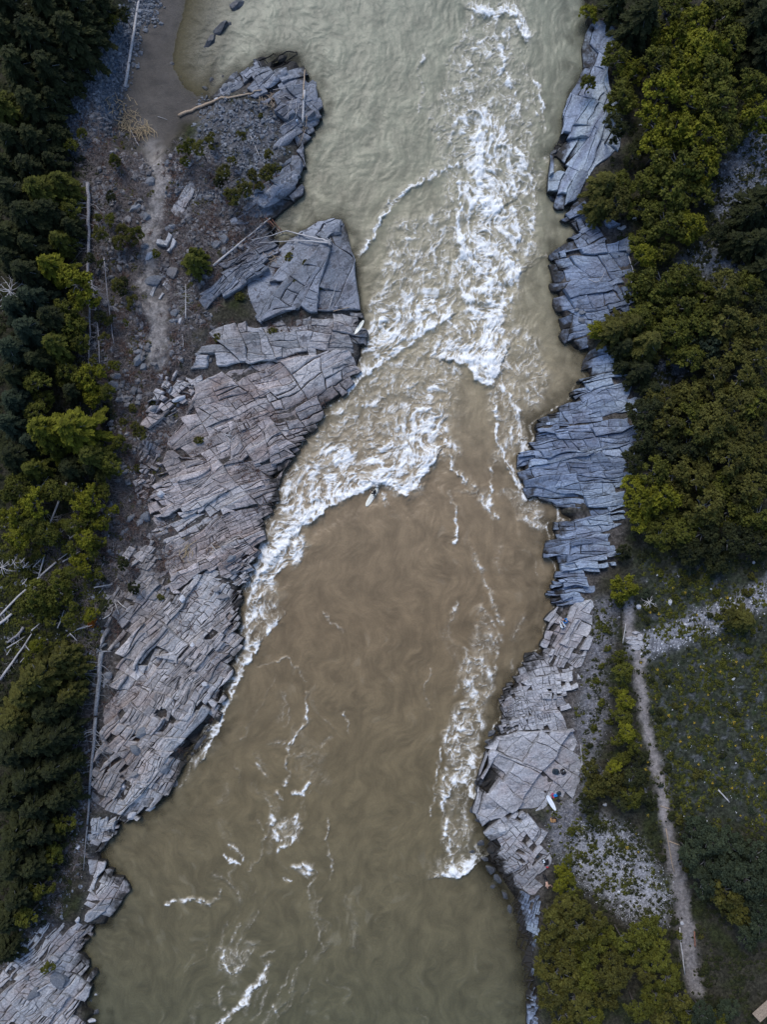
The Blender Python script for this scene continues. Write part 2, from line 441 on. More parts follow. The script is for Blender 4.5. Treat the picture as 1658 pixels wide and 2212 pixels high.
# ------------------------------------------------------------------ zones of bare rock (traced outlines of the ledges)
# name -> (outline, strike angle deg, mean area m2, aspect, material, gap, label, dip)
LEDGES = [
 ('headland_top', [(490,168),(530,150),(560,126),(600,116),(640,116),(660,150),(685,190),(692,230),(690,265),(675,287),(655,310),(622,305),(606,268),(590,225),(560,208),(520,192),(470,208),(455,200)],
  36, 1.5, 2.2, 'rock_head', .05, 'dark grey rock ledge with driftwood at the tip of the upper left headland', 9),
 ('headland_boulders', [(655,312),(657,345),(648,377),(652,402),(640,430),(605,456),(588,472),(560,474),(500,488),(492,472),(538,432),(556,402),(590,385),(620,345)],
  36, 6.0, 2.0, 'rock_head', .06, 'smooth blue-grey rock hump on the river side of the upper left headland', 6),
 ('stripe_ledge', [(373,455),(385,425),(412,395),(420,410),(410,440),(385,462)], 50, 2.2, 2.2, 'rock_pale', .05, 'pale slanting strip of bare rock beside the sandy path, upper left', 3),
 ('stripe_ledge', [(330,640),(345,520),(372,505),(395,490),(385,520),(360,560),(368,610),(352,650)], 60, .5, 2.2, 'rock_pale', .05, 'pale broken rock strip running down the sandy path on the left bank', 3),
 ('wedge_ledge', [(430,640),(470,590),(482,568),(530,510),(575,475),(592,492),(604,532),(570,590),(520,622),(450,665)],
  40, 1.1, 5.0, 'rock_head', .06, 'long slanting rock ribs under the pale leaning log on the left bank', 14),
 ('block_ledge', [(604,532),(650,501),(690,479),(735,472),(748,490),(746,520),(765,550),(770,600),(775,640),(777,668),(700,672),(630,668),(600,660),(565,690),(545,660),(530,612),(572,590)],
  62, 9.0, 1.8, 'rock_head', .06, 'big dark flat-topped rock block under the forked white dead trees', 4),
 ('banded_ledge', [(435,745),(470,706),(560,697),(640,692),(700,678),(777,674),(787,720),(784,764),(700,757),(640,766),(560,781),(470,791),(410,801)],
  3, 2.4, 2.4, 'rock_flat', .045, 'level banded grey rock ledge with the surfboard at its river end', 5),
 ('great_ledge', [(400,806),(470,795),(560,785),(640,770),(700,761),(784,768),(770,810),(745,850),(700,890),(655,950),(630,990),(560,1000),(480,985),(400,1000),(360,960),(400,900),(430,850)],
  27, 1.7, 2.8, 'rock_left', .06, 'wide cracked grey rock slope bulging into the rapids on the left bank', 8),
 ('great_ledge', [(360,962),(400,1002),(480,988),(560,1003),(628,993),(600,1030),(600,1080),(540,1095),(470,1110),(400,1115),(330,1108),(330,1060),(348,1010)],
  24, 1.2, 3.4, 'rock_left', .045, 'layered grey rock ledge just below the cracked slope, left bank', 10),
 ('great_ledge', [(330,1112),(400,1118),(470,1113),(540,1098),(598,1083),(566,1140),(568,1180),(545,1230),(521,1278),(500,1258),(460,1228),(430,1238),(400,1258),(375,1288),(345,1240),(348,1180),(325,1140)],
  28, .8, 3.0, 'rock_left', .05, 'rubbly grey rock ledge beside the left end of the surfed wave', 9),
 ('slanting_ledge', [(345,1245),(375,1293),(400,1263),(430,1243),(460,1233),(500,1263),(521,1283),(515,1330),(518,1350),(470,1402),(440,1362),(385,1427),(350,1382),(300,1442),(275,1407),(222,1470),(225,1340),(215,1275),(260,1232),(310,1225)],
  50, .7, 3.0, 'rock_left_low', .045, 'steeply jointed grey rock slope above the fallen grey trunk, left bank', 8),
 ('slanting_ledge', [(222,1474),(275,1411),(300,1446),(350,1386),(385,1431),(440,1366),(470,1406),(518,1354),(520,1380),(505,1430),(486,1490),(478,1530),(440,1510),(390,1570),(350,1525),(300,1590),(270,1550),(222,1608)],
  52, .85, 3.0, 'rock_left_low', .045, 'grey rock slope of long slanting slabs right of the fallen grey trunk', 8),
 ('slanting_ledge', [(222,1612),(270,1554),(300,1594),(350,1529),(390,1574),(440,1514),(478,1534),(473,1556),(436,1610),(401,1648),(384,1676),(377,1703),(367,1720),(330,1748),(306,1761),(296,1771),(265,1776),(240,1756),(194,1756),(198,1700),(208,1640)],
  55, .9, 2.6, 'rock_left_low', .05, 'lowest big rock slope on the left bank with a black wet foot', 8),
 ('shore_blocks', [(190,1775),(243,1764),(254,1786),(251,1802),(234,1810),(221,1839),(203,1838),(192,1818),(186,1795)],
  70, .5, 1.6, 'rock_pale', .05, 'small heap of pale blocks at the foot of the thin tree top, left bank', 3),
 ('shore_slab', [(190,1852),(203,1843),(226,1845),(231,1860),(224,1880),(214,1886),(205,1915),(196,1930),(186,1920),(192,1890)],
  70, 1.8, 1.6, 'rock_pale', .05, 'single pale rounded slab above the tilted block, lower left', 2),
 ('tilted_block', [(178,1990),(182,1945),(192,1928),(215,1908),(232,1884),(258,1894),(272,1928),(260,1951),(245,1979),(231,1999),(200,1994)],
  55, 1.0, 1.5, 'rock_pale', .06, 'pale square cracked rock jutting into the calm water, lower left', 3),
 ('corner_ledge', [(-40,2110),(30,2060),(70,2015),(110,1992),(150,2000),(204,2003),(195,2020),(180,2050),(177,2067),(183,2091),(204,2105),(204,2125),(190,2152),(160,2185),(175,2212),(190,2290),(-60,2290)],
  48, .7, 2.4, 'rock_pale', .06, 'broken grey rock bank in the bottom left corner', 7),
 ('outcrop_ledge', [(345,814),(396,808),(424,850),(394,898),(356,955),(346,1005),(326,1052),(302,1090),(288,1045),(305,965),(322,880)],
  48, .55, 1.9, 'rock_left', .09, 'broken rock outcrops in the scrub left of the wide cracked slope', 8),
 ('outcrop_ledge', [(236,1222),(270,1190),(320,1150),(340,1185),(342,1238),(310,1224),(258,1232)],
  48, .45, 1.9, 'rock_left_low', .09, 'small broken rock outcrop above the steeply jointed slope', 8),
 # right bank
 ('upper_ledge', [(1292,42),(1312,28),(1327,45),(1338,80),(1322,112),(1308,160),(1305,200),(1332,215),(1342,260),(1345,310),(1310,345),(1277,362),(1262,400),(1250,430),(1206,445),(1184,418),(1186,384),(1220,360),(1227,337),(1193,333),(1220,282),(1222,238),(1230,204),(1247,177),(1271,136),(1264,95),(1268,68),(1277,50)],
  64, 6.0, 2.0, 'rock_rtop', .045, 'smooth blue-grey rock ledge below the round bushes, top right bank', 5),
 ('cove_ledge', [(1230,449),(1262,432),(1290,440),(1335,470),(1350,500),(1300,520),(1240,538),(1195,550),(1220,530),(1244,507),(1247,490),(1220,479)],
  30, 1.6, 2.0, 'rock_right', .05, 'small dark rock step behind the olive conifer on the right bank', 7),
 ('lumpy_ledge', [(1193,553),(1240,541),(1300,523),(1350,503),(1368,560),(1370,640),(1376,690),(1340,702),(1300,702),(1272,722),(1267,758),(1237,757),(1215,730),(1220,713),(1213,696),(1198,658),(1199,641),(1193,614),(1206,587),(1193,563)],
  14, 2.8, 2.0, 'rock_right', .06, 'lumpy blue-grey rock ledge opposite the forked white dead trees', 10),
 ('striped_ledge', [(1259,798),(1268,763),(1300,742),(1368,760),(1378,830),(1383,880),(1340,905),(1260,915),(1196,920),(1143,923),(1196,886),(1233,862),(1247,828),(1271,815)],
  9, 1.6, 4.0, 'rock_right', .04, 'blue-grey rock ledge with long thin layers, right bank cove', 10),
 ('striped_ledge', [(1143,926),(1196,923),(1260,918),(1340,908),(1383,884),(1380,960),(1368,1000),(1354,1040),(1350,1098),(1210,1096),(1189,1083),(1140,1080),(1135,1056),(1125,1008),(1126,981),(1159,947)],
  8, 1.6, 4.0, 'rock_right', .04, 'blue-grey layered rock point reaching furthest into the rapids on the right bank', 10),
 ('striped_ledge', [(1206,1113),(1350,1102),(1345,1160),(1330,1215),(1288,1255),(1280,1300),(1203,1306),(1186,1286),(1196,1259),(1206,1249),(1200,1218),(1181,1201),(1193,1157),(1179,1133),(1230,1123)],
  5, .8, 4.0, 'rock_right', .04, 'finely layered rock shelf above the person in the blue jacket', 6),
 ('diagonal_ledge', [(1203,1309),(1280,1303),(1275,1360),(1270,1430),(1240,1440),(1190,1430),(1169,1402),(1183,1378),(1176,1364),(1189,1324)],
  60, .9, 2.6, 'rock_pave', .045, 'slanting slabs where the person in the blue jacket sits', 3),
 ('paved_ledge', [(1145,1415),(1169,1404),(1190,1433),(1240,1443),(1256,1470),(1247,1520),(1240,1572),(1120,1577),(1070,1585),(1086,1550),(1079,1529),(1092,1495),(1107,1475),(1128,1443)],
  12, .42, 1.5, 'rock_pave', .035, 'pale rock shelf cracked like crazy paving, right bank', 2),
 ('paved_ledge', [(1071,1590),(1120,1581),(1240,1576),(1256,1610),(1260,1660),(1242,1715),(1200,1745),(1150,1748),(1110,1750),(1042,1781),(1025,1750),(1032,1716),(1027,1682),(1047,1670),(1058,1644),(1050,1618)],
  58, 7.0, 1.7, 'rock_pave', .035, 'broad smooth pale rock shelf that holds the white surfboard', 2),
 ('paved_ledge', [(1042,1784),(1110,1754),(1150,1762),(1182,1800),(1190,1850),(1185,1900),(1170,1935),(1140,1930),(1117,1925),(1086,1900),(1068,1860),(1050,1833),(1050,1807)],
  50, 1.0, 1.7, 'rock_pave', .05, 'pale broken slabs beside the bare-backed person, right bank', 4),
 ('bottom_ledge', [(1119,1929),(1140,1934),(1168,1940),(1167,2000),(1152,2100),(1162,2212),(1180,2280),(1150,2290),(1143,2212),(1139,2135),(1130,2084),(1118,1999),(1105,1955)],
  75, .35, 1.8, 'rock_right', .06, 'narrow broken rock strip under the trees at the bottom right shore', 5),
]
ROCKM = np.zeros(G.X.shape)
LP = []
for L in LEDGES:
    poly = gpoly(L[1]); LP.append(poly)
    ROCKM = np.maximum(ROCKM, sstep(-0.9, 0.5, sdist(G.X, G.Y, poly)))

# ------------------------------------------------------------------ ground
def zone(pts, feather=1.0):
    return sstep(-feather, feather, sdist(G.X, G.Y, gpoly(pts)))
def strip(pts, wdt, feather=.8):
    wv_ = fbm(G.X * .45, G.Y * .45, 3, 37) * .55
    return 1 - sstep(wdt, wdt + feather, seg_dist(G.X + wv_, G.Y, gpoly(pts), False) + .25 * fbm(G.X * 1.1, G.Y * 1.1, 2, 39))
Z_sand = zone([(262,195),(285,130),(300,60),(330,20),(345,-100),(430,-100),(402,0),(395,185),(430,210),(470,215),(440,255),(390,262),(372,300),(345,330),(325,325),(300,290),(262,250)], .6)
Z_scree_tl = zone([(118,205),(160,120),(225,65),(290,10),(300,-100),(350,-100),(335,30),(300,70),(285,130),(262,200),(250,250),(215,290),(210,335),(155,330),(130,280),(100,240)], 1.2)
Z_path = np.maximum.reduce([strip([(330,320),(350,385),(346,430),(330,470),(322,520),(330,600),(345,660),(342,780)], .75, .7),
                            strip([(322,610),(345,700)], 1.0, .8), 0.35 * strip([(335,330),(300,280)], 1.0, 1.0)])
Z_rpath = np.maximum(strip([(1362,1305),(1358,1350),(1378,1395),(1384,1440),(1388,1500),(1398,1570),(1415,1630),(1428,1700),(1440,1770),(1452,1830)], .30, .35),
                     .8 * strip([(1452,1830),(1464,1890),(1478,1960),(1486,2030),(1496,2100),(1505,2140)], .5, .5))
Z_sc_rt = np.maximum(zone([(1560,380),(1600,300),(1700,230),(1750,400),(1640,430),(1600,480),(1550,460)], 1.5), zone([(1480,560),(1520,535),(1600,545),(1620,575),(1570,590),(1500,585)], 1.5))
Z_sc_rt = np.maximum(Z_sc_rt, .7 * zone([(1400,840),(1430,780),(1500,740),(1490,790),(1440,830)], 1.2))
Z_sc_lr = zone([(1250,1790),(1300,1770),(1350,1800),(1400,1860),(1440,1940),(1425,1990),(1370,1985),(1330,1945),(1260,1900),(1225,1850)], 1.8)
Z_grav = zone([(1280,1300),(1330,1300),(1320,1380),(1300,1450),(1310,1560),(1280,1640),(1262,1700),(1250,1790),(1200,1850),(1180,1800),(1205,1745),(1245,1710),(1262,1660),(1245,1570),(1258,1500),(1262,1440),(1275,1360)], 1.2)
Z_meadow = zone([(1370,1200),(1450,1220),(1750,1230),(1750,1800),(1560,1780),(1450,1800),(1420,1640),(1395,1500),(1390,1400),(1380,1330)], 2)
Z_stream = strip([(1380,1400),(1440,1380),(1500,1350),(1560,1330),(1620,1300),(1680,1270)], .7, 1.3)
Z_scrub = zone([(200,240),(330,330),(450,330),(560,480),(540,560),(440,660),(430,740),(420,800),(400,900),(350,960),(340,1100),(350,1240),(300,1225),(215,1270),(200,1180),(265,1000),(250,850),(200,820),(190,500),(170,300)], 2)
Z_scrubw = zone([(150,700),(265,1000),(215,1270),(225,1560),(190,1700),(170,1850),(130,1960),(60,2020),(150,1700),(170,1450),(150,1350),(60,1330),(60,1180),(200,1100)], 2)

xs0 = np.arange(-54, 54.01, .27); ys0 = np.arange(-68, 68.01, .27)
def extend(a, n=22, g=1.28):
    st = a[1] - a[0]; e = []; s = st; c = 0
    for i in range(n):
        s *= g; c += s; e.append(c)
    e = np.array(e)
    return np.concatenate([a[0] - e[::-1], a, a[-1] + e])
gx, gy = extend(xs0), extend(ys0, 24)
GX, GY = np.meshgrid(gx, gy)
def gs(A): return G.sample(A, GX, GY)
dS = gs(D); bw = gs(BW); rk = gs(ROCKM); lowm = gs(LOW)
rough = fbm(GX * .55, GY * .55, 5, 40)
T = gs(SURF) - .42 * rk + .16 * rough * (1 - rk) * (1 - bw) * sstep(0, 2, dS) + .07 * fbm(GX * 1.7, GY * 1.7, 3, 44) * (1 - bw)
s = sstep(-1.1, .9, dS + .25 * rough)
T = T * s + (1 - s) * (-1.9 + 1.5 * lowm + .15 * rough)
Tb = np.where(dS > 0, gs(SURFB), 0.07 * dS) + .02 * rough
T = T * (1 - bw) + Tb * bw
far = np.maximum(np.maximum(np.abs(GX) - 54, np.abs(GY) * .0), 0)
T = T + .22 * np.minimum(far, 160) * sstep(0, 20, far)
T = np.where(dS < -3, np.minimum(T, -1.6), T)
def zof(x, y):
    """ground height on the mesh grid (bilinear)"""
    x = np.asarray(x, float); y = np.asarray(y, float)
    i = np.clip(np.searchsorted(gx, x) - 1, 0, len(gx) - 2); j = np.clip(np.searchsorted(gy, y) - 1, 0, len(gy) - 2)
    u = (x - gx[i]) / (gx[i + 1] - gx[i]); v = (y - gy[j]) / (gy[j + 1] - gy[j])
    return (T[j, i] * (1 - u) + T[j, i + 1] * u) * (1 - v) + (T[j + 1, i] * (1 - u) + T[j + 1, i + 1] * u) * v

def lay(base, mask, col, nz=None, var=.0):
    m = mask[..., None]
    c = np.array(col)[None, None, :] * (1 + (var * nz)[..., None] if nz is not None else 1)
    return base * (1 - m) + c * m
n1 = fbm(GX * .35, GY * .35, 4, 60); n2 = fbm(GX * 1.1, GY * 1.1, 4, 70); n3 = fbm(GX * .9 + 30, GY * .9, 3, 77)
C = np.zeros(GX.shape + (3,)) + np.array([.040, .038, .026])
C = lay(C, sstep(-.1, .35, n1), (.030, .036, .014))
C = lay(C, np.clip(gs(Z_scrub) * sstep(-.5, .2, n2 + .2), 0, 1), (.092, .082, .078), n3, .6)
C = lay(C, np.clip(gs(Z_scrub) * sstep(.15, .4, n3), 0, 1), (.045, .045, .022), n2, .4)
C = lay(C, gs(Z_scrubw) * .9 * sstep(-.4, .3, n2), (.075, .062, .060), n3, .5)
C = lay(C, gs(Z_meadow), (.040, .046, .032), n2, .5)
C = lay(C, gs(Z_meadow) * sstep(.02, .3, n2), (.024, .034, .014), n3, .4)
C = lay(C, gs(Z_meadow) * sstep(.15, .4, n3) * .5, (.12, .13, .15))
C = lay(C, gs(Z_stream) * sstep(-.6, .0, n2), (.24, .25, .27), n3, .5)
C = lay(C, gs(zone([(430,215),(560,215),(600,240),(630,300),(600,350),(560,400),(500,470),(430,440),(360,420),(380,330),(430,290)], 1)) * sstep(-.5, .2, n2), (.13, .135, .145), n3, .5)
C = lay(C, gs(Z_scree_tl) * sstep(-.8, -.2, n2 + gs(Z_scree_tl) - .5), (.095, .125, .165), n3, .4)
C = lay(C, gs(Z_sc_rt) * sstep(-.6, .0, n2), (.14, .165, .20), n3, .4)
C = lay(C, gs(Z_sc_lr) * sstep(-.6, .0, n2), (.30, .305, .32), n3, .4)
C = lay(C, gs(Z_grav) * sstep(-.6, .0, n2), (.20, .205, .225), n3, .4)
C = lay(C, gs(Z_sand), (.108, .098, .088), n1, .30)
C = lay(C, gs(Z_sand) * sstep(.05, .4, fbm(GX * .5 + GY * .25, GY * .9, 4, 91)) * .6, (.065, .062, .058))
C = lay(C, gs(Z_path) * sstep(-.7, .0, n2), (.25, .235, .22), n2, .35)
C = lay(C, gs(Z_rpath) * sstep(-.9, -.2, n2), (.28, .26, .25), n2, .25)
C = lay(C, rk * .9, (.095, .088, .082), n2, .6)
wetb = bw * (1 - sstep(-.05, .10, T))
C = lay(C, wetb * .8, (.095, .086, .070))
C = lay(C, (1 - bw) * (1 - sstep(.1, .8, T)), (.018, .017, .015))
C = lay(C, bw * sstep(.3, -.6, dS) if False else bw * (1 - sstep(-.6, .3, dS)), (.16, .145, .115))
GR = np.clip(1 - .75 * gs(Z_sand) - .75 * bw - .45 * gs(Z_rpath) - .3 * gs(Z_path), .15, 1)
C = np.clip(C, .004, 1)

m, n, b, out = newmat('ground')
at_ = nd(n, 'ShaderNodeAttribute', attribute_name='col')
geo = nd(n, 'ShaderNodeNewGeometry')
a1 = noise(n, geo.outputs['Position'], 3.2, 7, .78)
a2 = noise(n, geo.outputs['Position'], 11.0, 3, .7)
vor = nd(n, 'ShaderNodeTexVoronoi', inp={'Scale': 3.6}); n.links.new(geo.outputs['Position'], vor.inputs['Vector'])
grit = mixc(n, ramp(n, a1, .32, .68), (.35, .35, .36), (1.55, 1.5, 1.5))
gr_ = nd(n, 'ShaderNodeAttribute', attribute_name='grit').outputs['Fac']
c = mixc(n, math_(n, 'MULTIPLY', gr_, .85), at_.outputs['Color'], grit, 'MULTIPLY')
peb = mixc(n, ramp(n, vor.outputs['Color'], .2, .8), (.6, .6, .62), (1.45, 1.45, 1.5))
c = mixc(n, math_(n, 'MULTIPLY', gr_, .6), c, peb, 'MULTIPLY')
n.links.new(c, b.inputs['Base Color']); b.inputs['Roughness'].default_value = .92; b.inputs['Specular IOR Level'].default_value = .15
bump(n, b, math_(n, 'ADD', a1, math_(n, 'MULTIPLY', a2, .4)), .9, .20)
ny, nx = GX.shape
idx = np.arange(ny * nx).reshape(ny, nx)
Fq = np.stack([idx[:-1, :-1], idx[:-1, 1:], idx[1:, 1:], idx[1:, :-1]], -1).reshape(-1, 4)
# deep under the opaque water the bed needs no fine faces
o = link('ground', mesh_np('ground', np.stack([GX, GY, T], -1).reshape(-1, 3), Fq, [m], True, {'col': C.reshape(-1, 3), 'grit': GR.reshape(-1)}))
tag(o, kind='structure')

# ------------------------------------------------------------------ water
W = Raster(-37.5, 26.5, -62, 62, 0.1)
WD = G.sample(D, W.X, W.Y)
inw = WD < 1.3
flow_pts = [(600,60,1,.5),(480,300,1,.3),(850,150,-.15,1),(1050,100,.05,1),(1200,300,0,1),(800,400,-.45,1),(1080,450,.1,1),(880,560,-.55,1),(830,700,-.9,.8),
 (700,920,-1,.8),(850,900,-.45,1),(640,1080,-1,.8),(760,1020,-.9,.6),(560,1250,-.5,1),(500,1450,-.4,1),(440,1600,-.8,1),(1000,900,.05,1),(1110,900,.25,1),
 (1080,1080,.4,1),(1180,700,.2,1),(1240,780,.3,1),(800,1250,.5,1),(700,1500,.2,1),(900,1600,0,1),(1020,1600,-.1,1),(640,1800,.3,1),(500,2100,-.5,1),(900,2000,.05,1),
 (1100,1300,.2,1),(300,2000,.5,1),(350,1850,.8,1),(1000,2150,.05,1),(740,1700,-.6,.8)]
# the flow eases round with a few eddies
Rc = Raster(-38, 27, -63, 63, 0.5)
fx = np.zeros(Rc.X.shape); fy = np.zeros(Rc.X.shape); ws = 0
for u, v, du, dv in flow_pts:
    x, y = at(u, v); L = math.hypot(du, dv)
    ww = 1 / ((Rc.X - x) ** 2 + (Rc.Y - y) ** 2 + 6) ** 1.6
    fx += ww * du / L; fy -= ww * dv / L; ws = ws + ww
fx /= ws; fy /= ws
e = .05
def curl(sc, seed):
    a = pn((Rc.X) * sc, (Rc.Y + e) * sc, seed) - pn(Rc.X * sc, (Rc.Y - e) * sc, seed)
    c = pn((Rc.X + e) * sc, Rc.Y * sc, seed) - pn((Rc.X - e) * sc, Rc.Y * sc, seed)
    return a / (2 * e) / sc, -c / (2 * e) / sc
for sc_, am, sd in ((.16, .45, 101), (.42, .38, 113)):
    cx, cy = curl(sc_, sd); fx += am * cx; fy += am * cy
fl = np.hypot(fx, fy) + 1e-6; fx /= fl; fy /= fl
FX = Rc.sample(fx, W.X, W.Y).astype(np.float32); FY = Rc.sample(fy, W.X, W.Y).astype(np.float32)

def lic(src, steps, h=1.0):
    acc = src.copy(); wt = 1.0
    J, I = np.nonzero(inw)
    tot = src[J, I].copy()
    wsum = 1.0
    for sgn in (1, -1):
        x = I.astype(np.float32); y = J.astype(np.float32)
        for k in range(steps):
            ii = np.clip(np.rint(x).astype(np.int32), 0, W.nx - 1); jj = np.clip(np.rint(y).astype(np.int32), 0, W.ny - 1)
            x = x + sgn * h * FX[jj, ii]; y = y + sgn * h * FY[jj, ii]
            ii = np.clip(np.rint(x).astype(np.int32), 0, W.nx - 1); jj = np.clip(np.rint(y).astype(np.int32), 0, W.ny - 1)
            wk = 1 - k / (steps + 1)
            tot += wk * src[jj, ii]
            if sgn == 1: wsum += 2 * wk
    out = np.zeros_like(src); out[J, I] = tot / wsum
    return out
def rank01(A):
    v = A[inw]; q = np.quantile(v[::37], np.linspace(0, 1, 101))
    return np.interp(A, q, np.linspace(0, 1, 101))
wx = W.X + .9 * fbm(W.X * .35, W.Y * .35, 3, 200); wy = W.Y + .9 * fbm(W.X * .35 + 50, W.Y * .35, 3, 210)
wx += .22 * fbm(W.X * 1.8, W.Y * 1.8, 2, 220); wy += .22 * fbm(W.X * 1.8, W.Y * 1.8 + 40, 2, 230)
def thin(sc, seed, wdt, oct2=.5):
    a = np.abs(pn(wx * sc, wy * sc, seed) + .35 * pn(wx * sc * 2.3, wy * sc * 2.3, seed + 1))
    return np.exp(-(a / wdt) ** 1.3)
T1 = thin(.40, 240, .055); T2 = thin(.90, 243, .10); T3 = thin(1.9, 246, .17); T4 = thin(3.8, 249, .3)
mod = .5 + .5 * fbm(W.X * .9, W.Y * .9, 3, 252)
fil = np.maximum.reduce([T1 * 1.0, T2 * .9, T3 * (.35 + .55 * mod), T4 * (.2 + .4 * mod)])
N1 = rank01(lic(fil.astype(np.float32), 2))
N2 = rank01(lic((T3 + .6 * T4 + .5 * fbm(W.X * 3, W.Y * 3, 3, 255)).astype(np.float32), 1))
N3 = rank01(lic((RS.rand(*W.X.shape)).astype(np.float32), 5))      # very fine streaks
NL = rank01(lic(fbm(W.X * .5, W.Y * .5, 4, 260).astype(np.float32), 14))   # broad turbid streaks
NB = rank01(fbm(wx * .55 + 3, wy * .55, 4, 265))
lace = rank01(.50 * N1 + .20 * N2 + .10 * N3 + .22 * NB)

FD = np.zeros(W.X.shape)              # foam density
HT = np.zeros(W.X.shape)              # raised water
def win(pts, pad):
    P = np.array(pts)
    i0 = int(max(0, (P[:, 0].min() - pad - W.x0) / W.res)); i1 = int(min(W.nx, (P[:, 0].max() + pad - W.x0) / W.res + 2))
    j0 = int(max(0, (P[:, 1].min() - pad - W.y0) / W.res)); j1 = int(min(W.ny, (P[:, 1].max() + pad - W.y0) / W.res + 2))
    return slice(j0, j1), slice(i0, i1)
def wig(sl, amp=.35, sc=.8):
    return W.X[sl] + amp * pn(W.X[sl] * sc, W.Y[sl] * sc, 300) + amp * .5 * pn(W.X[sl] * sc * 2.7, W.Y[sl] * sc * 2.7, 301), \
           W.Y[sl] + amp * pn(W.X[sl] * sc + 9, W.Y[sl] * sc, 302) + amp * .5 * pn(W.X[sl] * sc * 2.7, W.Y[sl] * sc * 2.7 + 7, 303)
def stroke(pts, wd, I, lift=.0):
    P = [at(*p) for p in pts]; wd = wd * K
    sl = win(P, wd * 2 + 1); X, Y = wig(sl)
    d = seg_dist(X, Y, P, False)
    FD[sl] = np.maximum(FD[sl], I * np.exp(-(d / wd) ** 2))
    if lift: HT[sl] += lift * np.exp(-(d / (wd * 1.2)) ** 2)
def edge(pts, up, I, lift=.35, side=1, sharp=.12):
    """breaking edge: sharp on one side of the line (side=1: right hand when walking along it), fading over `up` units on the other"""
    P = [at(*p) for p in pts]; L = up * K
    sl = win(P, L + 1); X, Y = wig(sl, .30, .9)
    d = seg_dist(X, Y, P, False)
    # sign from the nearest segment
    best = np.full(X.shape, 1e9); sg = np.ones(X.shape); 
    for i in range(len(P) - 1):
        a = np.array(P[i]); c = np.array(P[i + 1]); ab = c - a; LL = ab @ ab
        t = np.clip(((X - a[0]) * ab[0] + (Y - a[1]) * ab[1]) / LL, 0, 1)
        q = (X - a[0] - t * ab[0]) ** 2 + (Y - a[1] - t * ab[1]) ** 2
        cr = ab[0] * (Y - a[1]) - ab[1] * (X - a[0])
        mk = q < best - 1e-9
        sg = np.where(mk, np.sign(cr), sg); best = np.minimum(best, q)
    d = d * sg * side        # + on the foamy side
    prof = np.where(d < 0, np.exp(-(d / sharp) ** 2), np.exp(-np.abs(d / L) ** 1.4))
    FD[sl] = np.maximum(FD[sl], I * prof)
    HT[sl] += lift * np.where(d < 0, np.exp(-(d / .35) ** 2), np.exp(-(d / (L * .8)) ** 2)) - .5 * lift * np.exp(-((d + 1.3) / .9) ** 2)
def area(pts, I, f=26):
    I = I * 1.08 + .07
    P = [at(*p) for p in pts]; f *= K
    sl = win(P, f * 2); X, Y = wig(sl, .9, .35)
    FD[sl] = np.maximum(FD[sl], I * sstep(-f, f, sdist(X, Y, P)))
# lacy areas
area([(1030,0),(1100,0),(1150,150),(1165,300),(1165,500),(1140,600),(1120,700),(1140,850),(1130,1000),(1070,1000),(1060,840),(980,770),(970,560),(950,400),(930,260),(980,130)], .36)
area([(990,240),(1090,230),(1140,380),(1140,520),(1110,640),(1085,790),(1030,800),(1005,700),(990,560),(990,400)], .60)
area([(1000,620),(1095,560),(1110,640),(1085,790),(1030,800),(1010,720)], .62, 16)
area([(860,480),(980,430),(1000,600),(990,690),(900,730),(790,790),(795,700),(810,600)], .40)
area([(800,640),(990,620),(980,690),(900,735),(790,800),(790,700)], .58, 18)
area([(790,800),(960,705),(1000,800),(985,900),(990,990),(930,1010),(890,1060),(800,1050),(720,1080),(590,1200),(540,1280),(528,1320),(560,1180),(600,1060),(640,970),(740,860)], .34)
area([(610,1045),(690,960),(800,975),(880,900),(950,880),(960,960),(890,1055),(800,1050),(700,1090),(590,1190),(575,1165)], .58, 20)
area([(870,860),(960,860),(985,960),(930,1010),(880,990)], .60, 20)
area([(1100,620),(1170,740),(1185,830),(1150,900),(1100,800)], .36)
area([(790,690),(970,640),(975,690),(900,725),(790,790)], .62, 14)
area([(560,1190),(650,1130),(665,1170),(640,1210),(590,1240),(545,1300),(525,1330),(540,1260)], .62, 12)
area([(525,1320),(590,1235),(600,1260),(565,1350),(540,1400),(510,1470),(480,1545),(440,1625),(428,1628),(480,1490),(512,1410)], .50, 10)
area([(1040,1290),(1075,1400),(1060,1500),(1020,1580),(985,1560),(1005,1420)], .30, 14)
area([(1000,1420),(1070,1400),(1060,1520),(1030,1560),(1000,1560)], .40, 12)
area([(962,1600),(985,1520),(1040,1530),(1045,1650),(1030,1700),(990,1705),(968,1670)], .46, 14)
area([(955,1700),(1010,1700),(1030,1780),(1030,1860),(985,1885),(965,1850)], .28, 14)
area([(1120,1060),(1160,1080),(1185,1140),(1130,1110),(1070,1060)], .34, 12)
area([(975,1060),(1060,1050),(1080,1110),(1000,1070)], .25, 14)
area([(590,1760),(645,1760),(640,1820),(600,1820)], .30, 12)
area([(640,1870),(670,1865),(665,1895),(640,1885)], .45, 8)
area([(480,2040),(560,2040),(520,2130),(470,2110)], .25, 14)
area([(620,1560),(700,1600),(720,1700),(640,1700)], .12, 24)
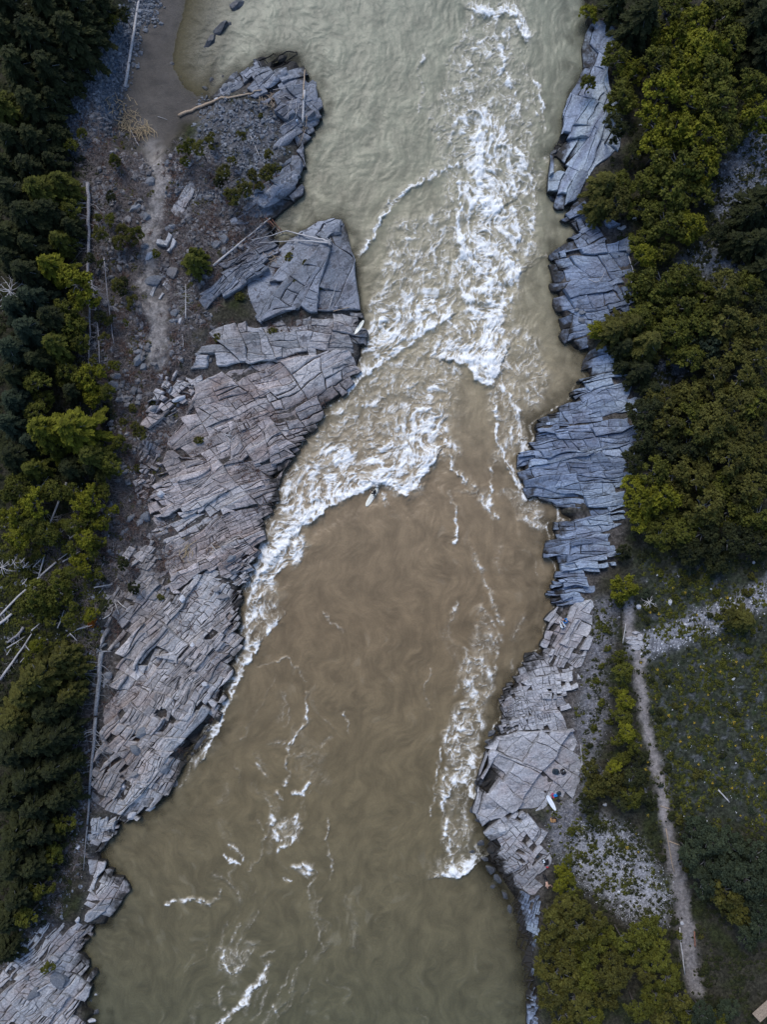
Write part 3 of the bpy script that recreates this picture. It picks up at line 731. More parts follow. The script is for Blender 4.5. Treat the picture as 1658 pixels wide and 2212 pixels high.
# breaking edges
edge([(800,1056),(770,1070),(730,1085),(700,1104),(660,1135),(630,1162),(600,1195),(570,1235)], 60, 1.02, .45, -1)
edge([(640,1195),(600,1238),(560,1290)], 26, .8, .2, -1)
edge([(600,1345),(560,1395),(530,1440),(505,1490),(480,1560),(440,1636)], 24, .85, .2, -1)
edge([(822,1046),(845,1050),(880,1070),(900,1052),(935,1000)], 52, 1.05, .5, 1)
edge([(765,837),(786,812),(857,766),(912,724),(960,694)], 34, .98, .35, 1)
edge([(655,905),(770,890),(850,850),(880,840)], 26, .6, .15, 1)
edge([(963,694),(985,712),(1005,760),(1010,782)], 14, .75, .15, 1)
edge([(988,782),(1009,785),(1030,822),(1062,832),(1080,795)], 70, 1.08, .5, 1)
edge([(992,525),(1009,564),(1030,584)], 30, .98, .3, 1)
edge([(988,560),(1000,640),(1040,660),(1065,650),(1090,610),(1114,596)], 40, .85, .3, 1)
edge([(1038,250),(1059,296),(1090,318),(1122,352),(1147,385)], 28, .95, .3, 1)
edge([(1030,300),(1028,360),(1027,420),(1045,452),(1056,468),(1080,452)], 48, 1.05, .4, 1)
edge([(987,400),(996,441),(985,483),(992,546),(1010,580)], 22, .9, .3, 1)
edge([(786,546),(815,496),(849,441),(891,407),(954,374),(990,356)], 12, .9, .2, 1)
edge([(1029,25),(1059,38),(1076,44),(1090,30),(1102,30),(1116,50),(1127,76)], 26, 1.0, .3, 1)
edge([(962,296),(987,258),(1034,231),(1044,252)], 14, .75, .2, -1)
edge([(1068,879),(1072,950),(1089,992),(1122,1051),(1135,1075)], 16, .9, .2, 1)
edge([(971,980),(975,1013),(1001,1039)], 12, .8, .15, 1)
edge([(975,1893),(1003,1890),(1025,1872)], 34, 1.05, .3, 1)
edge([(968,1715),(985,1690),(1003,1690),(1026,1726)], 22, .9, .2, 1)
edge([(967,1590),(985,1640),(988,1700)], 12, .8, .15, -1)
edge([(1092,454),(1090,487),(1105,510),(1122,517)], 16, .8, .15, 1)
# strands
for pts, wd, I in [
 ([(1034,67),(1045,62),(1056,45)], 9, .8), ([(1076,76),(1086,110),(1088,147),(1105,189),(1122,244)], 8, .8), ([(1080,75),(1092,78)], 7, .9),
 ([(1155,176),(1168,197),(1172,230),(1170,252),(1178,280)], 6, .8), ([(1150,200),(1160,245),(1172,280)], 4, .55),
 ([(1029,25),(1000,80),(985,110),(960,140)], 8, .5), ([(1000,90),(960,200),(930,260)], 7, .4), ([(920,110),(905,150),(915,190),(905,240)], 5, .45),
 ([(1147,378),(1155,441),(1150,480)], 9, .7), ([(1122,352),(1140,420),(1150,500),(1140,560)], 12, .6),
 ([(1122,517),(1101,560),(1112,590)], 14, .9), ([(1112,590),(1088,640),(1080,700)], 16, .85), ([(1045,700),(1070,650),(1100,600)], 16, .8),
 ([(1051,782),(1052,740),(1060,690)], 26, 1.0), ([(1089,837),(1110,870),(1122,908),(1131,971),(1128,1000)], 10, .85), ([(1131,971),(1150,965)], 5, .7),
 ([(1060,640),(1020,590)], 14, .7), ([(1063,829),(1095,845),(1110,880)], 10, .8),
 ([(917,896),(933,929),(960,950),(980,971)], 18, .7), ([(900,1050),(890,1010),(895,960),(910,900),(930,850),(960,800)], 18, .62),
 ([(870,1055),(860,1000),(858,930),(880,870)], 14, .52), ([(800,1050),(830,1010),(850,960)], 12, .5),
 ([(984,1105),(986,1144),(984,1172)], 4, .9), ([(971,1060),(985,1110)], 4, .5), ([(1062,1055),(1058,1090),(1063,1118),(1075,1122)], 6, .8),
 ([(1001,1039),(1030,1050),(1050,1100)], 6, .5), ([(1080,1000),(1060,1010),(1062,1050)], 4, .45), ([(1122,1110),(1150,1130),(1173,1137)], 8, .6),
 ([(1025,1200),(1040,1230),(1060,1280),(1070,1320),(1090,1350)], 6, .45), ([(1040,1310),(1070,1350),(1085,1385)], 7, .42), ([(985,1300),(975,1340)], 4, .5),
 ([(985,1500),(1000,1440),(1010,1400)], 6, .5), ([(1058,1500),(1068,1450),(1078,1400)], 6, .45), ([(955,1615),(945,1660),(935,1720)], 3, .6), ([(940,1715),(930,1760)], 3, .5),
 ([(962,1660),(958,1740),(965,1800),(975,1850),(985,1885)], 7, .75), ([(662,1498),(664,1553),(650,1580),(625,1604),(618,1650),(628,1672),(612,1700)], 3.5, .62),
 ([(700,1320),(712,1345),(745,1365)], 3, .45), ([(560,1440),(620,1420),(660,1470)], 3, .35), ([(585,1765),(590,1790),(602,1815)], 7, .85), ([(640,1762),(645,1795),(628,1820),(602,1832)], 6, .8), ([(604,1800),(620,1770),(640,1762)], 5, .5),
 ([(632,1715),(655,1712),(668,1690)], 5, .85), ([(597,1712),(604,1724)], 4, .85), ([(555,1650),(575,1680)], 4, .7), ([(500,1828),(520,1842),(527,1862)], 5, .7), ([(490,1845),(500,1860),(516,1868)], 4, .9),
 ([(362,1952),(390,1942),(420,1940),(452,1952)], 5, .75), ([(452,1952),(470,1940),(478,1920)], 4, .45), ([(640,1872),(660,1868),(672,1884)], 8, .8), ([(610,1900),(630,1900)], 4, .7),
 ([(482,2050),(485,2080),(500,2100),(530,2082)], 5, .7), ([(530,2080),(545,2050)], 4, .5), ([(578,2085),(572,2110),(545,2135),(525,2165),(500,2190),(470,2212)], 7, .85), ([(545,2130),(530,2190)], 6, .5), ([(480,2130),(475,2160),(482,2180)], 4, .6), ([(590,2170),(600,2190)], 5, .6),
 ([(712,1840),(718,1880),(712,1900)], 3, .5), ([(712,1770),(704,1810),(712,1840)], 3, .5), ([(560,1770),(575,1810),(560,1850),(540,1880)], 3, .35), ([(670,1970),(690,2010),(700,2060)], 3, .35),
 ([(640,1640),(690,1610),(720,1590)], 5, .35), ([(1180,340),(1200,360),(1195,380),(1212,400)], 6, .5), ([(1190,385),(1205,425),(1215,448)], 5, .65), ([(1150,560),(1180,550)], 4, .4),
 ([(600,1455),(560,1530),(520,1600)], 3, .25), ([(745,1540),(755,1580)], 3, .4), ([(1240,1115),(1200,1140),(1186,1180)], 6, .35),
 ([(820,640),(860,610),(900,560),(940,540)], 14, .45), ([(835,600),(850,560),(880,520)], 8, .45),
]: stroke(pts, wd, I)
# wisps curling along the current in the lower pool and beside the rapids
rws = random.Random(8)
for k in range(80):
    if k < 62: u, v = rws.gauss(600, 95), rws.uniform(1480, 2230)
    elif k < 80: u, v = rws.uniform(900, 1180), rws.uniform(1150, 1560)
    else: u, v = rws.uniform(700, 1000), rws.uniform(1180, 1500)
    x, y = at(u, v); P_ = [(x, y)]
    for q_ in range(rws.randint(8, 26)):
        a_ = float(Rc.sample(fx, x, y)); c_ = float(Rc.sample(fy, x, y)); L_ = math.hypot(a_, c_) + 1e-6
        x += .22 * a_ / L_; y += .22 * c_ / L_; P_.append((x, y))
    sl = win(P_, 1.2); X, Y = wig(sl, .22, 1.1)
    d_ = seg_dist(X, Y, P_, False); wd_ = rws.uniform(.09, .24)
    FD[sl] = np.maximum(FD[sl], rws.uniform(.14, .42) * np.exp(-(d_ / wd_) ** 2)); FD[sl] = np.maximum(FD[sl], .20 * np.exp(-(d_ / .7) ** 2) * (k % 3 == 0))
# thin rim of foam along the ledges beside fast water
rim = np.exp(-(np.abs(WD + .12) / .16) ** 2) * .75 * sstep(-32, -24, W.Y) * (1 - sstep(10, 22, W.Y))
FD = np.maximum(FD, rim * (.5 + .5 * N2) * np.where(W.X < 5, .8, .9))
# wake of the board
stroke([(815,1062),(826,1072),(834,1086)], 7, .75); stroke([(812,1052),(818,1044)], 6, .35)
q = 1 - np.clip(FD, 0, 1.1)
g1 = sstep(.30, .60, rank01(fbm(wx * .8, wy * .8 + 20, 3, 271))); g2 = sstep(.25, .6, rank01(fbm(wx * 1.3 + 9, wy * 1.3, 3, 273))); g3 = sstep(.3, .7, NB)
lines = np.maximum.reduce([T1 * g1, T2 * g2 * .95, T3 * g3 * .75, T4 * .35 * g2])
lines = np.clip((lines - .22) * 1.9, 0, 1) * sstep(.06, .42, FD) * np.clip(.30 + .95 * FD, 0, 1)
solid = .93 * sstep(.66, 1.10, FD + .42 * (N1 - .5) + .18 * (N2 - .5))
S1 = rank01(lic(fbm(wx * 1.5, wy * 1.5, 4, 281, .6).astype(np.float32), 6))
patch = sstep(q + .02, q + .58, .50 * S1 + .30 * NB + .20 * N2) * .72 * sstep(.1, .3, FD)
haze_ = .72 * sstep(.07, .72, FD) * (.18 + .82 * S1 ** 1.3) * (.55 + .45 * NB)          # air mixed into the water under the lace
foam = 1 - (1 - .80 * lines) * (1 - solid) * (1 - patch) * (1 - haze_)
foam *= (.88 + .12 * N3)

# colour of the silty water: grey-green upstream of the picture's top, brown in the middle, olive at the foot, with some lens vignette darkening mixed into the colour
V_ = V0 - W.Y / K
def lerpc(v, stops):
    xs_ = [s_[0] for s_ in stops]
    return np.stack([np.interp(v, xs_, [s_[1][i] for s_ in stops]) for i in range(3)], -1)
WC = lerpc(V_, [(0, (.205, .222, .178)), (350, (.218, .226, .175)), (700, (.250, .228, .160)), (1050, (.215, .168, .112)), (1350, (.172, .132, .083)), (1700, (.150, .124, .074)), (2212, (.096, .094, .058))])
edgeT = (np.exp(-np.maximum(-WD, 0) / 2.2) * (1 - G.sample(BW, W.X, W.Y)))[..., None]
WC = WC * (1 - .25 * edgeT) + np.array([.075, .095, .075]) * .25 * edgeT
sw = rank01(lic(ridged(wx * .33 + .6 * fbm(W.X * .2, W.Y * .2, 2, 290), wy * .33, 3, 291).astype(np.float32), 18))
sw2 = rank01(lic(fbm(wx * .8, wy * .8, 4, 295, .6).astype(np.float32), 10))
patchy = sstep(-.25, .35, fbm(W.X * .10, W.Y * .08, 3, 297))
WC = WC * np.array([1.07, 1.0, .90])
WC *= (.70 + .24 * NL + .09 * N3 + .13 * S1 + patchy * (.09 * (sw - .5) + .10 * (sw2 - .5)) + .06)[..., None]
WC = WC + np.array([.055, .052, .042]) * (sstep(.93, 1.0, sw2) * patchy * .6)[..., None]
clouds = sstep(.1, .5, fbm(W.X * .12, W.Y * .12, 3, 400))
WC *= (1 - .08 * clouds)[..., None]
FC = np.array([.86, .87, .86]); FC2 = np.array([.56, .50, .40])
fm = foam[..., None]
fcol = FC2 + (FC - FC2) * sstep(.35, .95, foam)[..., None]
WCOL = WC
# water surface shape
calm = sstep(-62, -30, W.Y) * .7 + .3
rap = np.clip(FD * 1.1, 0, 1)
WZ = .03 + .10 * calm * fbm(W.X * .35, W.Y * .35, 3, 420) + .03 * (NL - .5) + (.004 + .03 * rap) * (N1 - .5) + (.002 + .02 * rap) * (N2 - .5)
WZ = WZ + (.022 + .022 * patchy) * (S1 - .5) + .006 * (N3 - .5) + .50 * HT + foam * (.10 + .16 * (lace - .3)) + .42 * rap * fbm(W.X * .38, W.Y * .55, 3, 430) + .10 * rap * fbm(W.X * 1.4, W.Y * 1.4, 2, 433)
# small ripples over the slack water, top left
rip = sstep(25, 40, W.Y) * (1 - sstep(8, 16, W.X))
WZ += (.038 * rip + .018 * patchy * (1 - rip)) * fbm(wx * 1.0 + .4 * W.Y, wy * 1.5, 3, 440, .55)
shore_fade = sstep(.2, 1.6, -WD)
WZ = WZ * (.25 + .75 * shore_fade)
clear = np.exp(-np.maximum(-WD, 0) / (.35 + 1.6 * sstep(-.2, .5, fbm(W.X * .5, W.Y * .5, 3, 470)))) * .70
lw = G.sample(LOW, W.X, W.Y); bwf = G.sample(BW, W.X, W.Y)
clear = np.maximum(clear, .85 * lw * np.exp(-np.maximum(-WD, 0) / 1.3))
clear = np.maximum(clear, bwf * .98 * np.exp(-(np.maximum(-WD, 0) / 4.2) ** 1.5))
bm_ = (np.clip(bwf * 1.2, 0, 1) * np.exp(-np.maximum(-WD, 0) / 6.0))[..., None] * .9
WCOL = WCOL * (1 - bm_) + np.array([.125, .118, .095]) * bm_
clear *= (1 - foam)
idx = -np.ones(W.X.shape, int)
keep = WD < 1.0
fk = keep[:-1, :-1] & keep[:-1, 1:] & keep[1:, 1:] & keep[1:, :-1]
use = np.zeros(keep.shape, bool)
use[:-1, :-1] |= fk; use[:-1, 1:] |= fk; use[1:, 1:] |= fk; use[1:, :-1] |= fk
idx[use] = np.arange(use.sum())
J, I = np.nonzero(fk)
Fw = np.stack([idx[J, I], idx[J, I + 1], idx[J + 1, I + 1], idx[J + 1, I]], -1)
m, n, b, out = newmat('river_water')
colr = nd(n, 'ShaderNodeAttribute', attribute_name='wcol'); fo = nd(n, 'ShaderNodeAttribute', attribute_name='foam'); cl = nd(n, 'ShaderNodeAttribute', attribute_name='clear')
geo = nd(n, 'ShaderNodeNewGeometry')
r1 = noise(n, geo.outputs['Position'], 2.2, 5, .65, .6); r2 = noise(n, geo.outputs['Position'], 9, 4, .7, .4)
fr = mixc(n, ramp(n, r2, .3, .7), (.86, .86, .86), (1.10, 1.10, 1.10))
r3 = noise(n, geo.outputs['Position'], 5.5, 6, .8, .8)
froth = math_(n, 'MULTIPLY', math_(n, 'SUBTRACT', ramp(n, r3, .30, .70), .5), 1.25)
room = math_(n, 'MULTIPLY', fo.outputs['Fac'], math_(n, 'SUBTRACT', 1.22, fo.outputs['Fac']))
ff = math_(n, 'ADD', fo.outputs['Fac'], math_(n, 'MULTIPLY', froth, math_(n, 'MULTIPLY', room, .75)))
ff = nd_clamp(n, ff)
fcol = mixc(n, ramp(n, ff, .25, .95), (.52, .465, .37), (.88, .89, .88))
wat = mixc(n, 1.0, colr.outputs['Color'], fr, 'MULTIPLY')
n.links.new(mixc(n, ff, wat, fcol), b.inputs['Base Color'])
ro = nd(n, 'ShaderNodeMapRange'); n.links.new(fo.outputs['Fac'], ro.inputs[0]); ro.inputs[3].default_value = .30; ro.inputs[4].default_value = .8
n.links.new(ro.outputs[0], b.inputs['Roughness'])
b.inputs['IOR'].default_value = 1.33
bump(n, b, math_(n, 'ADD', r1, math_(n, 'MULTIPLY', r2, .35)), .30, .14)
tb = nd(n, 'ShaderNodeBsdfTransparent'); tb.inputs[0].default_value = (.80, .78, .66, 1)
mx = nd(n, 'ShaderNodeMixShader'); n.links.new(cl.outputs['Fac'], mx.inputs[0])
n.links.new(b.outputs[0], mx.inputs[1]); n.links.new(tb.outputs[0], mx.inputs[2]); n.links.new(mx.outputs[0], out.inputs[0])
water_mat = m
VV = np.stack([W.X[use], W.Y[use], WZ[use]], -1)
o = link('river_water', mesh_np('river_water', VV, Fw, [m], True, {'wcol': WCOL[use], 'foam': foam[use], 'clear': clear[use]}))
tag(o, kind='structure')
def water_z(x, y): return float(W.sample(WZ, x, y))
# the river runs on beyond the picture, up and down stream
for y0, y1, jr in ((62, 900, -1), (-900, -62, 0)):
    xsr = np.linspace(-60, 45, 60); ysr = np.linspace(y0, y1, 60)
    X, Y = np.meshgrid(xsr, ysr)
    cc = WC[jr, W.nx // 2]
    i2 = np.arange(3600).reshape(60, 60)
    Ff = np.stack([i2[:-1, :-1], i2[:-1, 1:], i2[1:, 1:], i2[1:, :-1]], -1).reshape(-1, 4)
    o = link('river_water', mesh_np('river_water', np.stack([X, Y, X * 0 - .01], -1).reshape(-1, 3), Ff, [m], True,
        {'wcol': np.tile(cc, (3600, 1)), 'foam': np.zeros(3600), 'clear': np.zeros(3600)}))
    tag(o, kind='structure')
# ------------------------------------------------------------------ jointed rock ledges: every slab is a piece of its own
def clip_half(poly, p, nrm):
    out = []
    n = len(poly)
    ds = [(q[0] - p[0]) * nrm[0] + (q[1] - p[1]) * nrm[1] for q in poly]
    for i in range(n):
        a, b_ = poly[i], poly[(i + 1) % n]; da, db = ds[i], ds[(i + 1) % n]
        if da >= 0: out.append(a)
        if (da >= 0) != (db >= 0):
            t = da / (da - db); out.append((a[0] + t * (b_[0] - a[0]), a[1] + t * (b_[1] - a[1])))
    return out
def parea(p):
    s_ = 0
    for i in range(len(p)):
        x1, y1 = p[i]; x2, y2 = p[(i + 1) % len(p)]
        s_ += x1 * y2 - x2 * y1
    return s_ / 2
def pin(x, y, P):
    r = False; n = len(P); j = n - 1
    for i in range(n):
        if (P[i][1] > y) != (P[j][1] > y) and x < (P[j][0] - P[i][0]) * (y - P[i][1]) / (P[j][1] - P[i][1]) + P[i][0]: r = not r
        j = i
    return r
def dense(poly, step):
    out = []
    n = len(poly)
    for i in range(n):
        a, b_ = poly[i], poly[(i + 1) % n]
        L = math.hypot(b_[0] - a[0], b_[1] - a[1]); k = max(1, min(5, int(round(L / step))))
        for j in range(k): out.append((a[0] + (b_[0] - a[0]) * j / k, a[1] + (b_[1] - a[1]) * j / k))
    return out

def fracture(poly, ang, amin, aspect, rnd, seed):
    ca, sa = math.cos(math.radians(ang)), math.sin(math.radians(ang))
    st = [(x * ca + y * sa, -x * sa + y * ca) for x, y in poly]        # along / across the bedding
    xs = [p[0] for p in st]; ys = [p[1] for p in st]
    root = [(min(xs) - 1, min(ys) - 1), (max(xs) + 1, min(ys) - 1), (max(xs) + 1, max(ys) + 1), (min(xs) - 1, max(ys) + 1)]
    cells = []
    stack = [(root, 0.0, 0)]
    while stack:
        c, off, dep = stack.pop()
        x0 = min(p[0] for p in c); x1 = max(p[0] for p in c); y0 = min(p[1] for p in c); y1 = max(p[1] for p in c)
        mx_, my_ = (x0 + x1) / 2, (y0 + y1) / 2
        a = abs(parea(c))
        wx_, wy_ = mx_ * ca - my_ * sa, mx_ * sa + my_ * ca
        size = amin * math.exp(1.7 * float(pn(wx_ * .16, wy_ * .16, seed)) + .55 * float(pn(wx_ * .5, wy_ * .5, seed + 3)))
        if a < size * rnd.uniform(.7, 1.8) or dep > 22:
            cells.append((c, off)); continue
        if (x1 - x0) / (y1 - y0) > aspect * rnd.uniform(.35, 1.35):
            t = rnd.gauss(0, .16); th = math.radians(90 + rnd.gauss(8, 14))
            p = (x0 + (x1 - x0) * (.5 + t), my_)
            stp = rnd.gauss(0, .018) * math.sqrt(min(a, 40))
        else:
            t = rnd.gauss(0, .16); th = math.radians(rnd.gauss(0, 6))
            p = (mx_, y0 + (y1 - y0) * (.5 + t))
            stp = rnd.gauss(0, .038) * math.sqrt(min(a, 30))
        nr = (-math.sin(th), math.cos(th))
        A = clip_half(c, p, nr); B = clip_half(c, p, (-nr[0], -nr[1]))
        if len(A) > 2: stack.append((A, off + stp, dep + 1))
        if len(B) > 2: stack.append((B, off - stp * .6, dep + 1))
    out = []
    for c, off in cells:
        wc = [(x * ca - y * sa, x * sa + y * ca) for x, y in c]
        out.append((wc, off))
    return out

def warp(x, y, seed):
    a = .6 * float(pn(x * .13, y * .13, seed)); b_ = .6 * float(pn(x * .13 + 40, y * .13, seed + 1))
    a += .24 * float(pn(x * .42, y * .42, seed + 2)); b_ += .24 * float(pn(x * .42 + 9, y * .42, seed + 4))
    a += .11 * float(pn(x * 1.9, y * 1.9, seed + 5)); b_ += .11 * float(pn(x * 2.6 + 9, y * 2.6, seed + 6))
    return x + a, y + b_

slab_count = 0
def slab_geo(poly, off, gap, dip, ang, rnd, tone):
    """poly: ccw outline (world). returns V, F3, F4, tone"""
    n = len(poly)
    cx = sum(p[0] for p in poly) / n; cy = sum(p[1] for p in poly) / n
    P = np.array(poly)
    c = np.array([cx, cy])
    # inset by edge normals (approximate: towards the centre, limited)
    nx_ = np.roll(P, -1, 0) - np.roll(P, 1, 0)
    nl = np.hypot(nx_[:, 0], nx_[:, 1]) + 1e-9
    nin = np.stack([-nx_[:, 1] / nl, nx_[:, 0] / nl], 1)
    rad = math.sqrt(abs(parea(poly)) / math.pi)
    g = gap * rnd.choice((.1, .2, .4, .7, 1.5))
    outer = P + nin * (g * RSl.uniform(.6, 1.6, (n, 1)))
    bev = min(.085, rad * .12) * rnd.uniform(.5, 1.3)
    inner = P + nin * (g + bev * RSl.uniform(.6, 1.5, (n, 1)))
    h0 = float(surf(cx, cy))
    ex = .8
    gxs = (float(surf(cx + ex, cy)) - float(surf(cx - ex, cy))) / (2 * ex); gys = (float(surf(cx, cy + ex)) - float(surf(cx, cy - ex))) / (2 * ex)
    gxs = max(-.5, min(.5, gxs)); gys = max(-.5, min(.5, gys))
    tl = math.tan(math.radians(dip * rnd.uniform(.2, 1.6)))
    ax_, ay_ = -math.sin(math.radians(ang)), math.cos(math.radians(ang))
    tx = gxs + ax_ * tl + rnd.gauss(0, .035); ty = gys + ay_ * tl + rnd.gauss(0, .035)
    zc = h0 + off
    def top(Q): return zc + (Q[:, 0] - cx) * tx + (Q[:, 1] - cy) * ty
    zi = top(inner) + RSl.normal(0, .018, n)
    zo = top(outer) - bev * RSl.uniform(.5, 1.3, n)
    zi = np.maximum(zi, .10); zo = np.maximum(zo, .02)
    zb = np.minimum(h0 - 1.0, zo - .5)
    foot = P - nin * .05
    fz = np.full(n, min(zb.min(), 1e9))
    if h0 < 2.2: fz[:] = -1.2
    mid = (inner + c) / 2
    zm = top(mid) + RSl.normal(0, .016, n) * min(1, rad)
    V = np.concatenate([np.column_stack([foot, fz]), np.column_stack([outer, zo]), np.column_stack([inner, zi]), np.column_stack([mid, zm]),
                        [[cx, cy, zc + rnd.gauss(0, .012)]]])
    i = np.arange(n); j = (i + 1) % n
    F4 = np.concatenate([np.stack([i, j, n + j, n + i], 1), np.stack([n + i, n + j, 2 * n + j, 2 * n + i], 1), np.stack([2 * n + i, 2 * n + j, 3 * n + j, 3 * n + i], 1)])
    F3 = np.stack([3 * n + i, 3 * n + j, np.full(n, 4 * n)], 1)
    return V, F3, F4, np.full(len(V), tone)
RSl = np.random.RandomState(5)

BV = []; BF = []; bn = 0
for li, (L, wpoly) in enumerate(zip(LEDGES, LP)):
    name, outl, ang, amin, aspect, mat, gap, label, dip = L
    rnd = random.Random(100 + li)
    if parea(wpoly) < 0: wpoly = wpoly[::-1]
    cells = fracture(wpoly, ang, amin, aspect, rnd, 500 + li * 7)
    # roughened outline so that the shore breaks along small joints
    wp = dense(wpoly, .7)
    wp = [(x + .26 * float(pn(x * .8, y * .8, 77)) + .16 * float(pn(x * 2.3, y * 2.3, 79)), y + .26 * float(pn(x * .8 + 7, y * .8, 78)) + .16 * float(pn(x * 2.3, y * 2.3 + 5, 80))) for x, y in wp]
    bb = (min(p[0] for p in wp), max(p[0] for p in wp), min(p[1] for p in wp), max(p[1] for p in wp))
    pieces = []
    for c, off in cells:
        c = [warp(x, y, 600 + li) for x, y in dense(c, .55)]
        x0 = min(p[0] for p in c); x1 = max(p[0] for p in c); y0 = min(p[1] for p in c); y1 = max(p[1] for p in c)
        if x1 < bb[0] or x0 > bb[1] or y1 < bb[2] or y0 > bb[3]: continue
        if parea(c) < 0: c = c[::-1]
        ins = [pin(x, y, wp) for x, y in c]
        if not any(ins):
            continue
        if not all(ins):
            small_ = parea(c) < 3.2
            if small_ and not pin(sum(p[0] for p in c) / len(c), sum(p[1] for p in c) / len(c), wp): continue
            # trim against the outline: pull outside corners back to the nearest outline point
            WPn = np.array(wp); q = []
            for (x, y), ok_ in zip(c, ins):
                if ok_: q.append((x, y)); continue
                a = WPn; b2 = np.roll(WPn, -1, 0); ab = b2 - a
                t = np.clip(((x - a[:, 0]) * ab[:, 0] + (y - a[:, 1]) * ab[:, 1]) / ((ab ** 2).sum(1) + 1e-9), 0, 1)
                pr = a + ab * t[:, None]; d_ = ((pr - [x, y]) ** 2).sum(1); k = int(d_.argmin()); dd_ = math.sqrt(d_[k]) + 1e-9; f_ = min(1, .32 / dd_) if small_ else 0
                q.append((pr[k][0] + (x - pr[k][0]) * f_, pr[k][1] + (y - pr[k][1]) * f_))
            r = []
            for p in q:
                if not r or math.hypot(p[0] - r[-1][0], p[1] - r[-1][1]) > .07: r.append(p)
            c = r
        if len(c) < 4: continue
        A = parea(c)
        if A < .035: continue
        cx = sum(p[0] for p in c) / len(c); cy = sum(p[1] for p in c) / len(c)
        # soil and scrub cover some inland slabs
        inland = float(dshore(cx, cy)); buried = False; off *= .75
        cover = float(fbm(cx * .22, cy * .22, 3, 900))
        gx_ = float(dshore(cx + .5, cy)) - float(dshore(cx - .5, cy)); gy_ = float(dshore(cx, cy + .5)) - float(dshore(cx, cy - .5)); gl_ = math.hypot(gx_, gy_) + 1e-6
        if inland > 2.2 and A < (9 if name in ('great_ledge', 'slanting_ledge', 'outcrop_ledge') else 1.6):
            pb = 0
            for st_, pr_ in ((1.5, .5), (2.6, .28), (3.8, .1)):
                if float(G.sample(ROCKM, cx + gx_ / gl_ * st_, cy + gy_ / gl_ * st_)) < .45: pb = pr_; break
            if name == 'outcrop_ledge': pb = .38
            if rnd.random() < pb: continue
        if inland < .8 and A < .8 and rnd.random() < .10: continue
        if inland > 3 and cover > .42 and name in ('great_ledge', 'slanting_ledge', 'headland_top'): buried = rnd.random() < .8
        edge_drop = 0
        if inland < 1.4 and rnd.random() < .35: off -= rnd.uniform(.1, .55)
        off = max(-.26, min(.75, off * 1.2)) if not buried else -.42
        tone = min(1, max(0, .5 + rnd.gauss(0, .14) + .2 * off))
        pieces.append((A, slab_geo(c, off, gap, dip, ang, rnd, tone)))
    pieces.sort(key=lambda p: -p[0])
    for A_, (V_2, F3_, F4_, t_) in pieces:
        n_ = (len(V_2) - 1) // 4
        BV.extend(V_2.tolist()); BF.extend((F4_[n_:] + bn).tolist()); BF.extend((F3_ + bn).tolist()); bn += len(V_2)
    px, py = gp(*outl[0]);
    cxx = sum(p[0] for p in wpoly) / len(wpoly); cyy = sum(p[1] for p in wpoly) / len(wpoly)
    base = empty('rock_ledge', (cxx, cyy, float(surf(cxx, cyy)) - .5))
    tag(base, label, 'rock ledge')
    bl = np.array(base.location)
    for A, (V, F3, F4, tn) in pieces[:298]:
        link('slab', mesh_np('slab', V - bl, [F3, F4], [M[mat]], False, {'tone': tn}), base)
        slab_count += 1
    rest = pieces[298:]
    if rest:
        mb = MB()
        for A, (V, F3, F4, tn) in rest:
            mb.V.append(V - bl); mb.T.append(tn); mb.F3.append(F3 + mb.n); mb.F4.append(F4 + mb.n); mb.n += len(V)
        o = mb.build('small_slabs', M[mat], base); o['kind'] = 'stuff'
    print('LEDGE', name, label[:40], len(pieces))
print('slabs', slab_count)
from mathutils.bvhtree import BVHTree
SLABS = BVHTree.FromPolygons(BV, BF)
def top_z(x, y):
    h = SLABS.ray_cast(Vector((x, y, 60)), Vector((0, 0, -1)))
    z = float(zof(x, y))
    return max(z, h[0].z) if h[0] is not None else z
def zs(x, y):
    return top_z(float(x), float(y))
